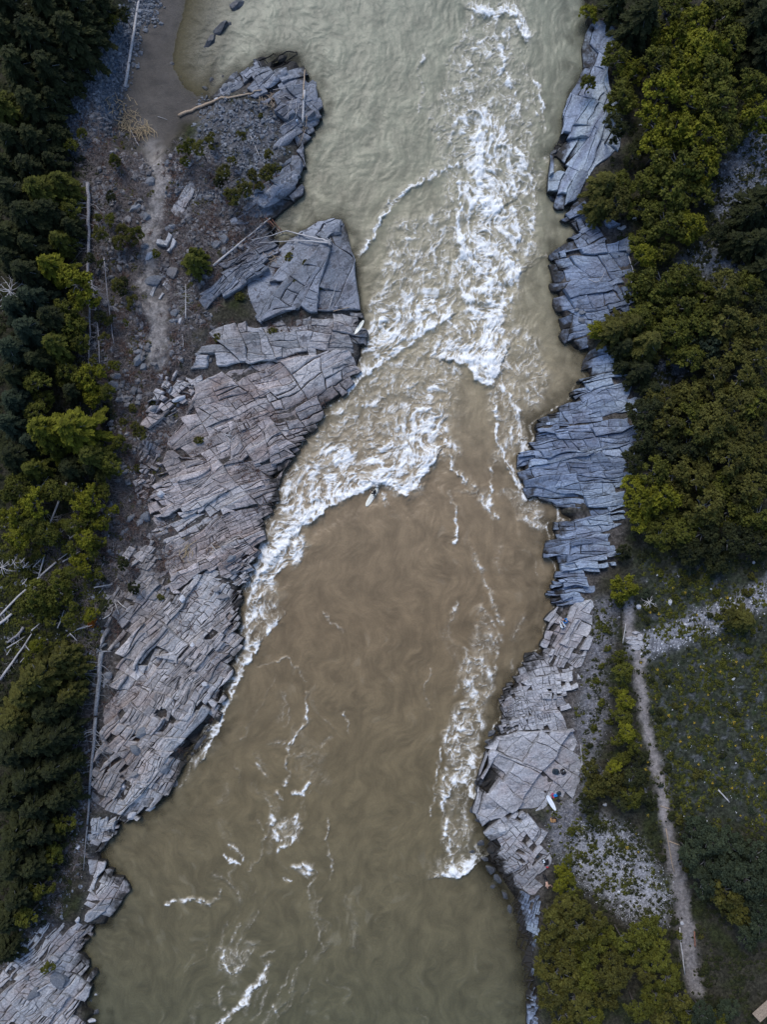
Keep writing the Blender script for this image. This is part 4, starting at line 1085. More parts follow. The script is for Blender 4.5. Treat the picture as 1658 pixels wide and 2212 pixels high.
# ------------------------------------------------------------------ where things are, in words (for the labels)
LANDMARKS = [
 (285,90,'the long pale log at the top left'), (350,180,'the brown sandbar'), (180,230,'the blue-grey scree'), (290,280,'the straw-coloured driftwood pile'),
 (600,160,'the tip of the upper left headland'), (620,380,'the smooth rock hump'), (400,440,'the pale rock strip'), (190,470,'the broken standing snag'),
 (525,520,'the pale leaning log'), (720,517,'the forked white dead trees'), (330,560,'the sandy path'), (700,600,'the flat-topped rock block'),
 (20,628,'the bare white tree at the left edge'), (110,580,'the bright yellow-green conifer'), (343,740,'the lower end of the sandy path'), (232,680,'the thin leaning pole tree'),
 (150,930,'the biggest conifer on the left'), (490,945,'the bleached stick heap'), (125,1100,'the pale dead top among green firs'), (405,1190,'the tan stick heap'),
 (50,1270,'the long fallen pole, lower left'), (198,1350,'the orange bush'), (40,1420,'the second fallen pole, lower left'), (215,1430,'the splintered end of the fallen grey trunk'),
 (100,1470,'the olive conifer full of dead twigs'), (195,1650,'the thin half of the fallen grey trunk'), (225,1860,'the single pale rounded slab'), (225,1950,'the pale square cracked rock'),
 (100,2095,'the bottom left rock bank'), (20,1900,'the dark wood at the bottom left'), (30,100,'the top left corner'), (60,350,'the dark wood, upper left'),
 (1300,60,'the top right rock ledge'), (1355,160,'the three round bushes on the ledge'), (1330,270,'the dark round bush on the ledge'), (1310,420,'the olive conifer over the cove'),
 (1365,590,'the bare forked branch'), (1600,400,'the upper right scree'), (1540,560,'the small scree gap'), (1350,710,'the olive conifer leaning over the lumpy rocks'),
 (1460,790,'the shaded scree gap'), (1395,1080,'the bright green crown over the layered rocks'), (1650,1000,'the right edge, mid height'), (1640,60,'the top right corner'),
 (1352,1270,'the bright yellow-green round bush'), (1371,1395,'the rock step in the path'), (1500,1360,'the stony rill'), (1600,1350,'the small olive conifer on the hillside'),
 (1400,1580,'the middle of the gravel path'), (1310,1685,'the big olive bush by the surfboard'), (1195,1735,'the lying white surfboard'), (1330,1880,'the pale scree'),
 (1215,1880,'the yellow bush by the bare-backed person'), (1450,1860,'the lower path'), (1490,2060,'the orange board by the path'), (1560,1870,'the big dark green crown, lower right'),
 (1250,2080,'the wood at the bottom right shore'), (1640,2150,'the wooden deck corner'), (1500,120,'the sunlit yellow-green crowns, top right'), (1480,900,'the olive crowns below the scree gap'),
 (1215,1362,'the person in the blue jacket'), (1208,1666,'the two black bags'), (480,60,'the black rocks in the slack water'), (805,1070,'the surfer'),
 (1470,1650,'the flowery hillside'), (1420,2120,'the last trees before the bottom edge'), (1180,2020,'the narrow rock strip'), (560,1000,'the layered ledge'), (1500,650,'the mid-green crowns'),
 (1080,1850,'the black rocks at the foam tail'), (330,1720,'the black wet foot of the lowest left slope'),
]
_used = {}
def where(u, v):
    """phrases such as 'just above the orange bush', nearest landmarks first"""
    c = sorted((math.hypot(u - a, v - b_), a, b_, t) for a, b_, t in LANDMARKS)
    for d, a, b_, t in c[:10]:
        dx, dy = u - a, v - b_
        if d < 16: yield 'at ' + t; continue
        an = math.degrees(math.atan2(-dy, dx)) % 360
        w8 = ['right of', 'above and right of', 'above', 'above and left of', 'left of', 'below and left of', 'below', 'below and right of'][int((an + 22.5) // 45) % 8]
        pre = 'just ' if d < 55 else '' if d < 110 else 'well '
        yield pre + w8 + ' ' + t
def name_it(desc, u, v, joint=''):
    for wtxt in where(u, v):
        s_ = desc + ' ' + joint + wtxt
        if s_ not in _used and len(s_.split()) <= 16:
            _used[s_] = 1; return s_
    s_ = desc + ' ' + joint + next(where(u, v)); print('DUP LABEL', s_); return s_

# ------------------------------------------------------------------ foliage
def quads_from(P, N, size, asp, rnd, T=None):
    """leaf-sized quads at P facing N"""
    n = len(P)
    N = N / (np.linalg.norm(N, axis=1)[:, None] + 1e-9)
    A = rnd.normal(0, 1, (n, 3)) if T is None else T
    A = A - (A * N).sum(1)[:, None] * N; A /= np.linalg.norm(A, axis=1)[:, None] + 1e-9
    B = np.cross(N, A)
    sz = size * rnd.uniform(.6, 1.4, n)[:, None]
    V = np.stack([P - A * sz * asp - B * sz * .35, P + A * sz * asp * .2 - B * sz, P + A * sz * asp + B * sz * .2, P - A * sz * asp * .1 + B * sz], 1).reshape(-1, 3)
    F = np.arange(4 * n).reshape(n, 4)
    return V, F
def bushy_crown(seed, nclump=62, per=150, leaf=.040, flat=.72, rag=.2):
    rnd = np.random.RandomState(seed)
    Vs, Fs, Ts = [], [], []; n0 = 0
    ax = 1 + rnd.uniform(-.12, .25)
    lob = rnd.uniform(0, 6.28, 3)
    for k in range(nclump):
        th = rnd.uniform(0, 2 * np.pi); r = math.sqrt(rnd.rand())
        R = 1 + rag * (math.sin(3 * th + lob[0]) * .6 + math.sin(5 * th + lob[1]) * .4 + math.sin(2 * th + lob[2]) * .5)
        z = (1 - r ** 2.0) * .75 * rnd.uniform(.25, 1.35) + (rnd.uniform(-.35, .05) if r > .55 else 0)
        c = np.array([r * R * ax * math.cos(th) * .80, r * R / ax * math.sin(th) * .80, z * flat / .72])
        cr = .10 + .20 * rnd.rand() ** 1.3
        out_ = np.array([math.cos(th), math.sin(th), .5]); 
        # a tuft: short shoots fanning out from the clump, leaves strung along them
        ns = max(5, int(per / 9)); sh = rnd.normal(0, 1, (ns, 3)); sh[:, 2] = np.abs(sh[:, 2]) * .9 - .1; sh /= np.linalg.norm(sh, axis=1)[:, None]
        sh = sh + out_ * .45 * r; L = cr * rnd.uniform(.6, 1.2, ns)
        m_ = per // ns; t = rnd.uniform(.15, 1, (ns, m_))
        P = c + sh[:, None, :] * (t * L[:, None])[..., None] + rnd.normal(0, .016, (ns, m_, 3))
        P = P.reshape(-1, 3)
        N = np.repeat(sh, m_, 0) * .7 + np.array([0, 0, .55]) + rnd.normal(0, .55, (len(P), 3))
        V, F = quads_from(P, N, leaf * rnd.uniform(.8, 1.2), 1.6, rnd)
        tone = np.clip(rnd.normal(.48, .2) + .25 * (t.reshape(-1) - .5) + rnd.normal(0, .12, len(P)), 0, 1)  # paler young tips, plus highlights against the dark gaps painted into the tone
        Vs.append(V); Fs.append(F + n0); Ts.append(np.repeat(tone, 4)); n0 += len(V)
    return np.concatenate(Vs), np.concatenate(Fs), np.concatenate(Ts)
def conifer_crown(seed, whorls=20, R=.36, leaf=.018, droop=.25, gaps=.12):
    rnd = np.random.RandomState(seed)
    Ps, Ns, Tt, To = [], [], [], []
    for w_ in range(whorls):
        h = .14 + .84 * (w_ + rnd.uniform(-.3, .3)) / whorls
        nb = rnd.randint(5, 8) if h < .9 else 5
        a0 = rnd.uniform(0, 6.28)
        for k in range(nb):
            if rnd.rand() < gaps: continue
            a = a0 + k * 2 * np.pi / nb + rnd.normal(0, .18)
            L = R * (1 - h) ** .75 * rnd.uniform(.7, 1.18) + .015
            dirn = np.array([math.cos(a), math.sin(a), 0]); side = np.array([-math.sin(a), math.cos(a), 0])
            m_ = int(14 + 200 * L)
            t = rnd.uniform(.12, 1, m_) ** .75
            wdt = .155 * L * (1.2 - t) + .010
            s_ = rnd.uniform(-1, 1, m_)
            P = np.outer(t * L, dirn) + np.outer(s_ * wdt, side)
            P[:, 2] = h + .10 * L - droop * L * t ** 2 - .12 * np.abs(s_) * wdt + rnd.normal(0, .006, m_)
            N = np.tile([0, 0, 1.0], (m_, 1)) + rnd.normal(0, .35, (m_, 3)) + .35 * dirn
            T_ = dirn + np.outer(s_ * .8, side) + rnd.normal(0, .2, (m_, 3))
            Ps.append(P); Ns.append(N); Tt.append(T_); To.append(np.clip(rnd.normal(.42, .1) + .30 * (t - .5) + rnd.normal(0, .1, m_), 0, 1))  # tone falls toward the stem: tip growth and painted tip highlights together
    P = np.concatenate(Ps); N = np.concatenate(Ns); Tt = np.concatenate(Tt); To = np.concatenate(To)
    V, F = quads_from(P, N, leaf, 2.0, rnd, Tt)
    return V, F, np.repeat(To, 4)
def limb_mesh(seed, kind):
    rnd = random.Random(seed); mb = MB()
    if kind == 'b':
        for k in range(7):
            a = k * .9 + rnd.uniform(-.3, .3); r = rnd.uniform(.4, .8)
            mb.tube([(0, 0, -.35), (r * .35 * math.cos(a), r * .35 * math.sin(a), -.02), (r * .8 * math.cos(a + .2), r * .8 * math.sin(a + .2), .25)], [.045, .03, .010], 5, cap=False)
    else:
        for k in range(16):
            h = .12 + .05 * k; a = k * 2.4; L = .34 * (1 - h) ** .75
            mb.tube([(0, 0, h), (L * .5 * math.cos(a), L * .5 * math.sin(a), h + .01), (L * math.cos(a), L * math.sin(a), h - .15 * L)], [.007, .004, .002], 4, cap=False)
    return mb.mesh('limb', [None])
crown_b = []; crown_c = []
for k in range(6):
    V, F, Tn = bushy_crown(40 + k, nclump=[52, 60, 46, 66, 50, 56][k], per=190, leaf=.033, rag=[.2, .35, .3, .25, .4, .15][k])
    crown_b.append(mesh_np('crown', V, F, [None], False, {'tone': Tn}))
V, F, Tn = bushy_crown(77, nclump=26, per=90, leaf=.075, rag=.3); shrub_me = mesh_np('crown', V, F, [None], False, {'tone': Tn})
for k in range(4):
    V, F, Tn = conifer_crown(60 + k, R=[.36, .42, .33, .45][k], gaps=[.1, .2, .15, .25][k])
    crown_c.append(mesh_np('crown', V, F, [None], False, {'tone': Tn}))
limb_b = [limb_mesh(5 + k, 'b') for k in range(2)]; limb_c = [limb_mesh(9, 'c')]
_mb = MB(); _mb.tube([(0, 0, -.15), (.01, 0, .4), (0, .01, .96)], [.026, .018, .003], 7); trunk_c = _mb.mesh('trunk', [None], True)
_mb = MB(); _mb.tube([(0, 0, -1.2), (.03, .01, -.6), (0, .02, -.05), (.02, 0, .3)], [.10, .075, .055, .02], 7); trunk_b = _mb.mesh('trunk', [None], True)
def setm(o, mat):
    o.material_slots[0].link = 'OBJECT'; o.material_slots[0].material = mat
TONES = {'y': 'leaf_y', 'm': 'leaf_m', 'd': 'leaf_d', 'o': 'leaf_o', 'b': 'leaf_b', 'r': 'leaf_r'}
TW = {'y': 'bright yellow-green', 'm': 'mid-green', 'd': 'dark green', 'o': 'olive', 'b': 'blue-green', 'r': 'orange'}
rt = random.Random(99)
tree_count = 0
def plant(u, v, r, kind, tone, label=None, name=None, hgt=None):
    """a tree whose crown is seen at (u, v) with radius r (traced units)"""
    global tree_count
    rw = r * K * .93
    if kind == 'b': hc = hgt if hgt else min(6.5, (1.2 + rw * 1.15) * rt.uniform(.75, 1.5))
    elif kind == 's': hc = rw * .55
    else: hc = hgt if hgt else min(9.5, rw * 2.7)
    z = 3.0
    for _ in range(7):
        zc = z + hc * (1.0 if kind != 'c' else .55)
        x, y = at(u, v, zc); z = float(zof(x, y))
    f = (H - z - hc) / H
    rw *= f / .93 * 1.02
    if kind == 'b':
        root = empty(name or 'leafy_tree', (x, y, z), rt.uniform(0, 6.28))
        k = rt.randrange(6)
        s_ = rw
        c = link('crown', crown_b[k], root, (0, 0, max(hc - rw * .55, .25 * rw))); c.scale = (s_, s_, s_ * rt.uniform(.85, 1.15))
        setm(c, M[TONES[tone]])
        l = link('limb', limb_b[k % 2], root, (0, 0, max(hc - rw * .55, .25 * rw))); l.scale = (s_, s_, s_); setm(l, M['bark_blue'])
        t = link('trunk', trunk_b, root, (0, 0, max(hc - rw * .55, .25 * rw))); t.scale = (rw * .8, rw * .8, max(1, (hc - rw * .55) / 1.1)); setm(t, M['bark'])
        desc = TW[tone] + ' ' + ('big ' if r > 47 else 'small ' if r < 27 else '') + 'leafy ' + ('tree' if r > 30 else 'bush')
    elif kind == 's':
        root = empty(name or 'shrub', (x, y, z), rt.uniform(0, 6.28))
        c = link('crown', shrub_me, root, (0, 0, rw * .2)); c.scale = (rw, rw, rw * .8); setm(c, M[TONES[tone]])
        t = link('stem', limb_b[0], root, (0, 0, rw * .35)); t.scale = (rw, rw, rw); setm(t, M['bark'])
        desc = 'low ' + TW[tone] + ' shrub'
    else:
        if u < 240 and tone == 'm' and rt.random() < .65: tone = 'd'
        root = empty(name or 'conifer_tree', (x, y, z), rt.uniform(0, 6.28))
        k = rt.randrange(4)
        hh = hc; wd = rw / .36
        root.rotation_euler = (rt.gauss(0, .04), rt.gauss(0, .04), rt.uniform(0, 6.28))
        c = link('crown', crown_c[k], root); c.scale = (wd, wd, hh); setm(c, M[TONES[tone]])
        t = link('trunk', trunk_c, root); t.scale = (hh * .8, hh * .8, hh); setm(t, M['bark'])
        l = link('limb', limb_c[0], root); l.scale = (wd, wd, hh); setm(l, M['bark_blue'])
        desc = TW[tone] + ' ' + ('large ' if r > 54 else 'small ' if r < 36 else '') + 'conifer'
    cat = {'b': 'tree' if r > 30 else 'bush', 's': 'shrub', 'c': 'conifer'}[kind]
    if label: _used[label] = 1
    off_ = u < -8 or u > 1666 or v < -8 or v > 2220
    tag(root, label or name_it(desc, min(max(u, 0), 1658), min(max(v, 0), 2212)), cat, {'b': 'leafy crowns on the banks', 's': 'low shrubs on the banks', 'c': 'conifers on the banks'}[kind])
    tree_count += 1
    return root

RIGHT = """
1278,20,20,b,y 1330,5,30,c,d 1385,40,46,c,d 1340,118,30,b,m 1375,148,28,b,y 1352,202,34,b,m 1330,272,28,b,d 1276,175,17,b,m
1455,10,44,b,m 1510,40,40,b,y 1565,25,44,b,m 1470,75,40,b,y 1530,95,46,b,y 1590,80,34,b,m 1430,125,34,b,m 1480,140,42,b,y 1545,150,44,b,m 1440,190,40,b,y 1500,205,42,b,y
1565,205,44,b,m 1625,170,36,b,m 1650,235,34,b,y 1610,255,28,b,m 1420,250,36,b,y 1465,275,42,b,y 1525,275,44,b,y 1575,290,34,b,m 1425,320,36,b,y 1475,345,42,b,m 1530,345,38,b,y 1412,385,36,b,m
1455,410,40,b,m 1510,415,40,b,m 1400,450,34,b,m 1445,475,38,b,m 1495,485,34,b,y 1395,510,28,b,m 1398,548,26,b,y 1440,540,24,b,m
1640,40,48,c,d 1660,110,44,c,d 1700,20,50,c,d 1615,10,36,c,d 1620,460,34,c,d 1655,430,46,c,d 1640,520,42,c,d 1590,520,26,c,d 1658,580,40,c,d 1555,500,20,b,d
1310,400,36,c,o 1340,425,34,b,o 1296,445,28,c,o 1350,395,26,b,m 1375,330,20,b,d
1395,620,38,b,m 1440,605,38,b,m 1490,600,34,b,m 1420,665,42,b,m 1475,655,44,b,m 1530,640,40,b,m 1570,620,40,b,o 1625,620,34,b,m 1655,650,30,b,d 1390,690,30,b,m 1520,690,40,b,m 1465,710,36,b,m
1580,690,46,b,o 1640,710,38,b,o 1400,745,42,c,o 1330,715,32,c,o 1360,700,34,c,o 1290,712,18,b,y 1350,745,30,c,d 1470,745,30,b,m 1530,745,38,b,b 1500,770,28,b,m 1585,755,38,b,o 1640,770,40,b,o 1385,800,32,c,d 1350,790,20,c,d 1410,840,24,c,d
1555,800,30,b,o 1615,815,34,b,o
1445,860,36,b,o 1500,850,36,b,o 1550,850,38,b,o 1600,870,44,b,o 1650,870,36,b,m 1400,890,34,b,d 1450,910,38,b,o 1505,905,38,b,m 1555,915,42,b,o 1620,930,42,b,o 1390,950,30,b,d 1440,970,36,b,d 1495,965,38,b,d
1545,975,36,b,o 1595,985,40,b,o 1645,985,38,b,o 1375,990,24,b,d 1420,1020,34,b,m 1470,1025,36,b,o 1520,1035,36,b,o 1570,1045,40,b,m 1630,1050,42,b,o
1375,1050,26,b,y 1400,1085,36,b,y 1440,1075,32,b,y 1385,1120,26,b,y 1440,1120,30,b,m 1480,1085,34,b,o 1530,1095,40,b,o 1590,1110,40,b,m 1650,1115,36,b,m
1430,1160,26,b,m 1480,1145,34,b,m 1535,1155,38,b,d 1590,1170,36,b,d 1645,1175,34,b,d 1500,1195,26,b,d 1560,1210,28,b,d
1352,1192,18,b,d 1340,1305,10,s,m 1395,1285,13,s,b 1398,1310,10,s,m 1400,1340,9,s,d 1310,1360,9,s,m 1315,1400,9,s,m
1345,1420,16,b,m 1352,1455,20,b,m 1340,1490,18,b,m 1355,1515,20,b,y 1350,1550,20,b,m 1358,1585,19,b,y 1338,1600,14,b,m 1375,1610,18,b,m 1385,1640,16,b,d 1350,1640,17,b,m 1330,1660,16,b,y
1290,1470,9,s,m 1300,1520,10,s,m 1285,1570,8,s,m 1300,1440,8,s,m 1275,1610,8,s,d 1320,1560,9,s,m
1378,1680,24,b,d 1400,1720,26,b,d 1370,1725,24,b,m 1345,1740,18,b,d 1278,1745,19,b,d 1262,1722,10,b,d 1284,1775,14,b,d 1237,1798,9,b,m
1230,1862,11,b,m 1210,1882,10,b,y 1226,1895,20,b,y 1213,1918,14,b,y 1240,1930,20,b,m 1222,1955,20,b,m 1245,1965,30,b,m 1192,1978,15,b,m
1290,1995,22,b,m 1200,2000,30,b,m 1255,2015,30,b,m 1310,2030,28,b,m 1350,2035,24,b,m 1395,2020,34,b,y 1430,2045,28,b,m 1185,2045,26,b,m 1225,2060,34,b,m 1280,2065,32,b,m 1330,2075,28,b,m
1385,2065,28,b,m 1425,2085,28,b,y 1180,2095,24,b,m 1215,2115,36,b,m 1275,2120,34,b,m 1330,2120,34,b,o 1400,2110,20,b,m 1195,2160,30,b,m 1250,2175,36,b,m 1315,2160,28,b,m 1225,2205,28,b,o 1285,2210,22,b,m
1450,2125,26,b,m 1425,2165,30,b,m 1470,2165,24,b,m 1385,2190,26,b,m 1440,2205,30,b,m 1490,2200,26,b,m 1530,2205,26,b,b 1580,2190,24,b,b 1560,2215,26,b,m
1510,1800,30,b,b 1545,1825,34,b,b 1500,1850,26,b,b 1540,1875,36,b,b 1590,1840,36,b,b 1640,1860,34,b,b 1580,1890,34,b,b 1530,1920,28,b,b 1575,1935,36,b,m 1620,1910,38,b,b 1655,1920,30,b,b 1600,1975,30,b,m 1640,1970,34,b,b 1655,2010,26,b,b 1625,2030,22,b,b
1610,1340,26,c,o 1580,1330,16,b,o
1462,1290,8,s,m 1430,1240,9,s,m 1500,1250,8,s,d 1550,1280,9,s,m
"""
LEFT = """
30,20,60,c,d 100,20,60,c,d 165,15,50,c,d 215,10,30,c,d 20,90,56,c,d 85,90,60,c,d 150,75,54,c,d 195,60,36,c,d 40,165,56,c,d 105,155,50,c,d 145,140,34,c,m 15,235,50,c,m 70,230,46,c,d 110,215,34,c,d
25,300,44,c,d 75,300,40,c,d 120,290,26,c,d 15,355,36,c,d 60,365,40,c,d 110,350,30,c,m 265,25,14,b,d 240,40,12,b,m 175,285,12,b,m 150,310,14,b,m
30,420,46,c,m 80,410,44,c,m 125,400,34,c,m 55,470,46,c,m 105,455,38,c,m 20,510,44,c,d 75,530,38,c,m 145,445,22,b,m 150,490,26,c,d 125,520,30,c,m
155,605,34,b,y 175,640,26,b,y 135,660,24,b,m 60,590,44,c,m 25,560,40,c,d 70,640,42,c,b 30,665,40,c,b 110,690,38,c,m 150,700,30,b,m 60,715,44,c,b 20,750,42,c,b 115,745,34,c,m 165,735,22,b,m
80,770,34,c,m 35,805,36,c,d 140,800,30,b,m 180,815,26,b,y 210,800,16,b,y 195,850,24,b,y 230,845,16,b,m 75,825,26,b,m 90,860,22,b,m 30,860,34,c,b 150,845,26,c,d 20,915,36,c,b 70,890,24,b,m 228,690,12,b,o 222,727,10,b,o 241,782,6,b,y 286,528,8,s,y
110,960,30,b,m 60,955,28,c,b 70,1010,30,c,m 30,985,36,c,m 150,1010,30,c,d 195,1010,24,c,m 110,1060,28,b,m 30,1060,32,b,m 70,1085,30,b,y 25,1110,26,b,y 150,1060,20,b,m 195,1075,28,b,y 220,1060,18,b,m 165,1095,24,b,y 235,1000,20,b,m 245,1100,10,b,y
60,1130,26,b,m 30,1160,26,b,y 90,1155,24,b,m 120,1150,22,b,m 150,1135,18,b,m 185,1130,24,b,m 215,1130,16,b,y 180,1165,22,b,y 210,1170,16,b,m 150,1180,18,b,m 195,1195,14,b,m 80,1190,16,b,m 25,1200,18,b,m
165,1215,18,b,y 180,1235,14,b,y 150,1235,14,b,m 60,1240,12,s,m 40,1220,12,s,m 120,1260,26,b,m 70,1290,34,b,m 110,1300,30,b,m 85,1320,24,b,m 55,1310,20,b,m 190,1248,8,b,y 195,1330,17,b,y 145,1340,14,b,m 155,1310,10,b,m 105,1345,12,b,m
75,1395,14,b,y 60,1420,14,b,m 90,1420,12,s,m
165,1445,26,c,o 25,1550,42,c,o 60,1500,44,c,o 100,1535,40,c,d 145,1500,34,c,o 30,1620,46,c,d 85,1600,46,c,d 130,1580,36,c,d 60,1680,46,c,d 110,1660,40,c,d 150,1650,26,c,d 20,1720,44,c,d 80,1745,44,c,d 125,1725,34,c,d 150,1700,22,b,d
40,1800,46,c,d 95,1800,38,c,d 130,1780,26,b,m 25,1870,44,c,d 75,1870,36,c,d 105,1850,24,b,m 40,1935,38,c,d 80,1925,24,b,m 15,1990,34,c,d 50,1990,22,b,m 10,2060,26,c,d 100,2096,13,b,m
395,322,14,b,y 408,308,12,b,y 430,315,16,b,m 398,345,10,b,y 455,300,14,b,m 480,370,16,b,m 500,345,10,b,m 525,400,18,b,m 500,420,18,b,m 545,375,12,b,o 575,370,16,b,m 590,360,13,b,m 580,330,10,b,o 563,250,7,s,m 520,290,10,b,o 470,390,12,b,d 560,400,10,b,m
290,500,15,b,y 278,515,14,b,m 262,495,14,b,m 255,520,16,b,m 336,546,9,b,y 450,590,9,s,m 625,555,13,s,o 660,570,10,s,o 700,560,10,s,o 640,605,12,s,o 690,620,9,s,o 590,715,12,s,o 470,730,12,s,o 520,640,12,s,o
300,935,14,b,o 290,920,10,b,o 330,870,9,s,o 430,950,12,s,o 285,880,10,s,o 345,1290,9,s,o 250,790,10,b,m 265,910,10,s,m 295,1010,10,s,o 225,1250,8,s,d
"""
special = {
 (125, 590): None}
plant(112, 575, 40, 'c', 'y', 'bright yellow-green feathery conifer left of the tall thin grey trunks, upper left', hgt=6)
plant(105, 935, 52, 'c', 'y', 'biggest conifer on the left bank, shaggy yellow-green, its left crown', hgt=8)
plant(165, 930, 60, 'c', 'y', 'shaggy yellow-green conifer with its boughs reaching the rock, middle left', hgt=8)
plant(195, 985, 40, 'c', 'm', 'mid-green conifer on the lower right flank of the shaggy yellow-green pair', hgt=6)
plant(85, 1465, 58, 'c', 'o', 'olive conifer full of bare grey twigs, lower left edge', hgt=8)
plant(130, 1425, 40, 'c', 'o', 'olive conifer left of the splintered trunk end', hgt=6)
plant(415, 560, 33, 'c', 'm', 'round green conifer standing alone beside the long slanting rock ribs', hgt=4.5)
plant(425, 545, 22, 'c', 'm', 'smaller green conifer top crowding the lone round conifer by the rock ribs', hgt=4)
plant(1352, 1270, 31, 'b', 'y', 'bright yellow-green round bush at the head of the gravel path', hgt=2.6)
plant(1310, 1680, 40, 'b', 'o', 'big olive bush right of the two black bags', hgt=3)
plant(1335, 1700, 30, 'b', 'o', 'right half of the olive bush beside the black bags', hgt=3)
plant(1290, 1705, 26, 'b', 'o', 'lower left lobe of olive bush near the surfboard', hgt=2.4)
plant(197, 1350, 10, 's', 'r', 'small bright orange dead bush on the lower left bank')
plant(203, 1343, 7, 's', 'r', 'tiny orange dead sprig right above the orange bush')
for txt in (RIGHT, LEFT):
    for tok in txt.split():
        u, v, r, k, t = tok.split(',')
        if 250 < float(u) < 700 and float(v) < 1000: t = {'y': 'm', 'm': 'o', 'o': 'o', 'd': 'd'}[t]
        if float(u) > 1150 and float(v) > 1860: t = {'y': 'm', 'm': 'o' if rt.random() < .5 else 'm', 'o': 'o', 'd': 'd', 'b': 'b'}[t] if not (float(v) < 1930) else t
        plant(float(u), float(v), float(r) * (1.12 if k == 'b' else 1.15), k, t)
# the woods run on past the frame: one mass
mc = shrub_me; nvv = len(mc.vertices); co = np.empty(nvv * 3, np.float32); mc.vertices.foreach_get('co', co); co = co.reshape(-1, 3)
tn0 = np.empty(nvv, np.float32); mc.attributes['tone'].data.foreach_get('value', tn0)
Vs, Fs, Ts = [], [], []
for k in range(34):
    sd = -1 if k % 2 else 1; x = sd * rt.uniform(49, 57); y = -66 + 132 * (k // 2) / 16 + rt.uniform(-2, 2); s_ = rt.uniform(2.6, 4.2)
    a = rt.uniform(0, 6.28); ca, sa = math.cos(a), math.sin(a)
    Vs.append(np.stack([co[:, 0] * ca - co[:, 1] * sa, co[:, 0] * sa + co[:, 1] * ca, co[:, 2]], 1) * s_ + [x, y, float(zof(x, y)) + 2.2])
    Fs.append(np.arange(nvv).reshape(-1, 4) + k * nvv); Ts.append(tn0)
o = link('woodland', mesh_np('woodland', np.concatenate(Vs), np.concatenate(Fs), [M['leaf_d']], False, {'tone': np.concatenate(Ts)}))
tag(o, 'dark woodland running on beyond both side edges', kind='stuff')
print('trees', tree_count)
# ------------------------------------------------------------------ boulders
def ico(sub):
    t = (1 + 5 ** .5) / 2
    V = [(-1,t,0),(1,t,0),(-1,-t,0),(1,-t,0),(0,-1,t),(0,1,t),(0,-1,-t),(0,1,-t),(t,0,-1),(t,0,1),(-t,0,-1),(-t,0,1)]
    F = [(0,11,5),(0,5,1),(0,1,7),(0,7,10),(0,10,11),(1,5,9),(5,11,4),(11,10,2),(10,7,6),(7,1,8),(3,9,4),(3,4,2),(3,2,6),(3,6,8),(3,8,9),(4,9,5),(2,4,11),(6,2,10),(8,6,7),(9,8,1)]
    V = [np.array(v) / np.linalg.norm(v) for v in V]
    for _ in range(sub):
        mid = {}; F2 = []
        def m_(a, b_):
            k = (min(a, b_), max(a, b_))
            if k not in mid:
                p = V[a] + V[b_]; V.append(p / np.linalg.norm(p)); mid[k] = len(V) - 1
            return mid[k]
        for a, b_, c_ in F:
            ab, bc, ca = m_(a, b_), m_(b_, c_), m_(c_, a)
            F2 += [(a, ab, ca), (b_, bc, ab), (c_, ca, bc), (ab, bc, ca)]
        F = F2
    return np.array(V), np.array(F)
IV, IF = ico(2)
def boulder_mesh(seed, cuts=15):
    r = np.random.RandomState(seed); V = IV.copy()
    for k in range(cuts):
        nn = r.normal(0, 1, 3); nn[2] = abs(nn[2]) * .8; nn /= np.linalg.norm(nn); d = r.uniform(.45, .80)
        e_ = V @ nn - d; V = V - np.outer(np.maximum(e_, 0), nn)
    V = V * (1 + .06 * pn(IV[:, 0] * 2 + seed, IV[:, 1] * 2 + IV[:, 2] * 1.7, seed)[:, None])
    return mesh_np('boulder', V, IF, [None], False, {'tone': np.full(len(V), r.uniform(.4, .7))})
BM = [boulder_mesh(300 + k) for k in range(10)]
rb = random.Random(4)
def boulder(u, v, a, b_, ang, mat, desc=None, h=.5, sink=.25, water=False, label=None, group='boulders on the banks'):
    """half sizes a, b in traced units, ang in degrees in the picture (counter-clockwise)"""
    z = 0
    for _ in range(6):
        x, y = at(u, v, z + .3); z = -.15 if water else max(zs(x, y), -.15)
    o = link('boulder', rb.choice(BM), None, (x, y, 0))
    A, B = a * K, b_ * K; hh = max(.14, h * (A + B) / 2)
    o.scale = (A * 1.08, B * 1.08, hh); o.rotation_euler = (rb.gauss(0, .08), rb.gauss(0, .08), math.radians(ang))
    o.location.z = z + hh * (1 - sink) * .6
    setm(o, M[mat])
    sz = 'large' if max(a, b_) > 16 else 'small' if max(a, b_) < 8 else 'mid-sized'
    d = desc or {'stone': 'blue-grey', 'stone_pale': 'pale grey', 'stone_warm': 'grey', 'rock_head': 'dark grey', 'rock_pale': 'pale', 'rock_right': 'blue-grey', 'rock_left': 'grey', 'rock_pave':'pale grey'}[mat]
    shp = 'long' if a > 1.8 * b_ else 'angular'
    tag(o, label or name_it(f'{sz} {d} {shp} boulder', u, v), 'boulder', group)
    return o
M['rock_wet'] = plain('rock_wet', (.055, .060, .070), .45, .4, 3, True, .03)
WETB = dict(desc='wet dark', group='dark rocks standing in the water')
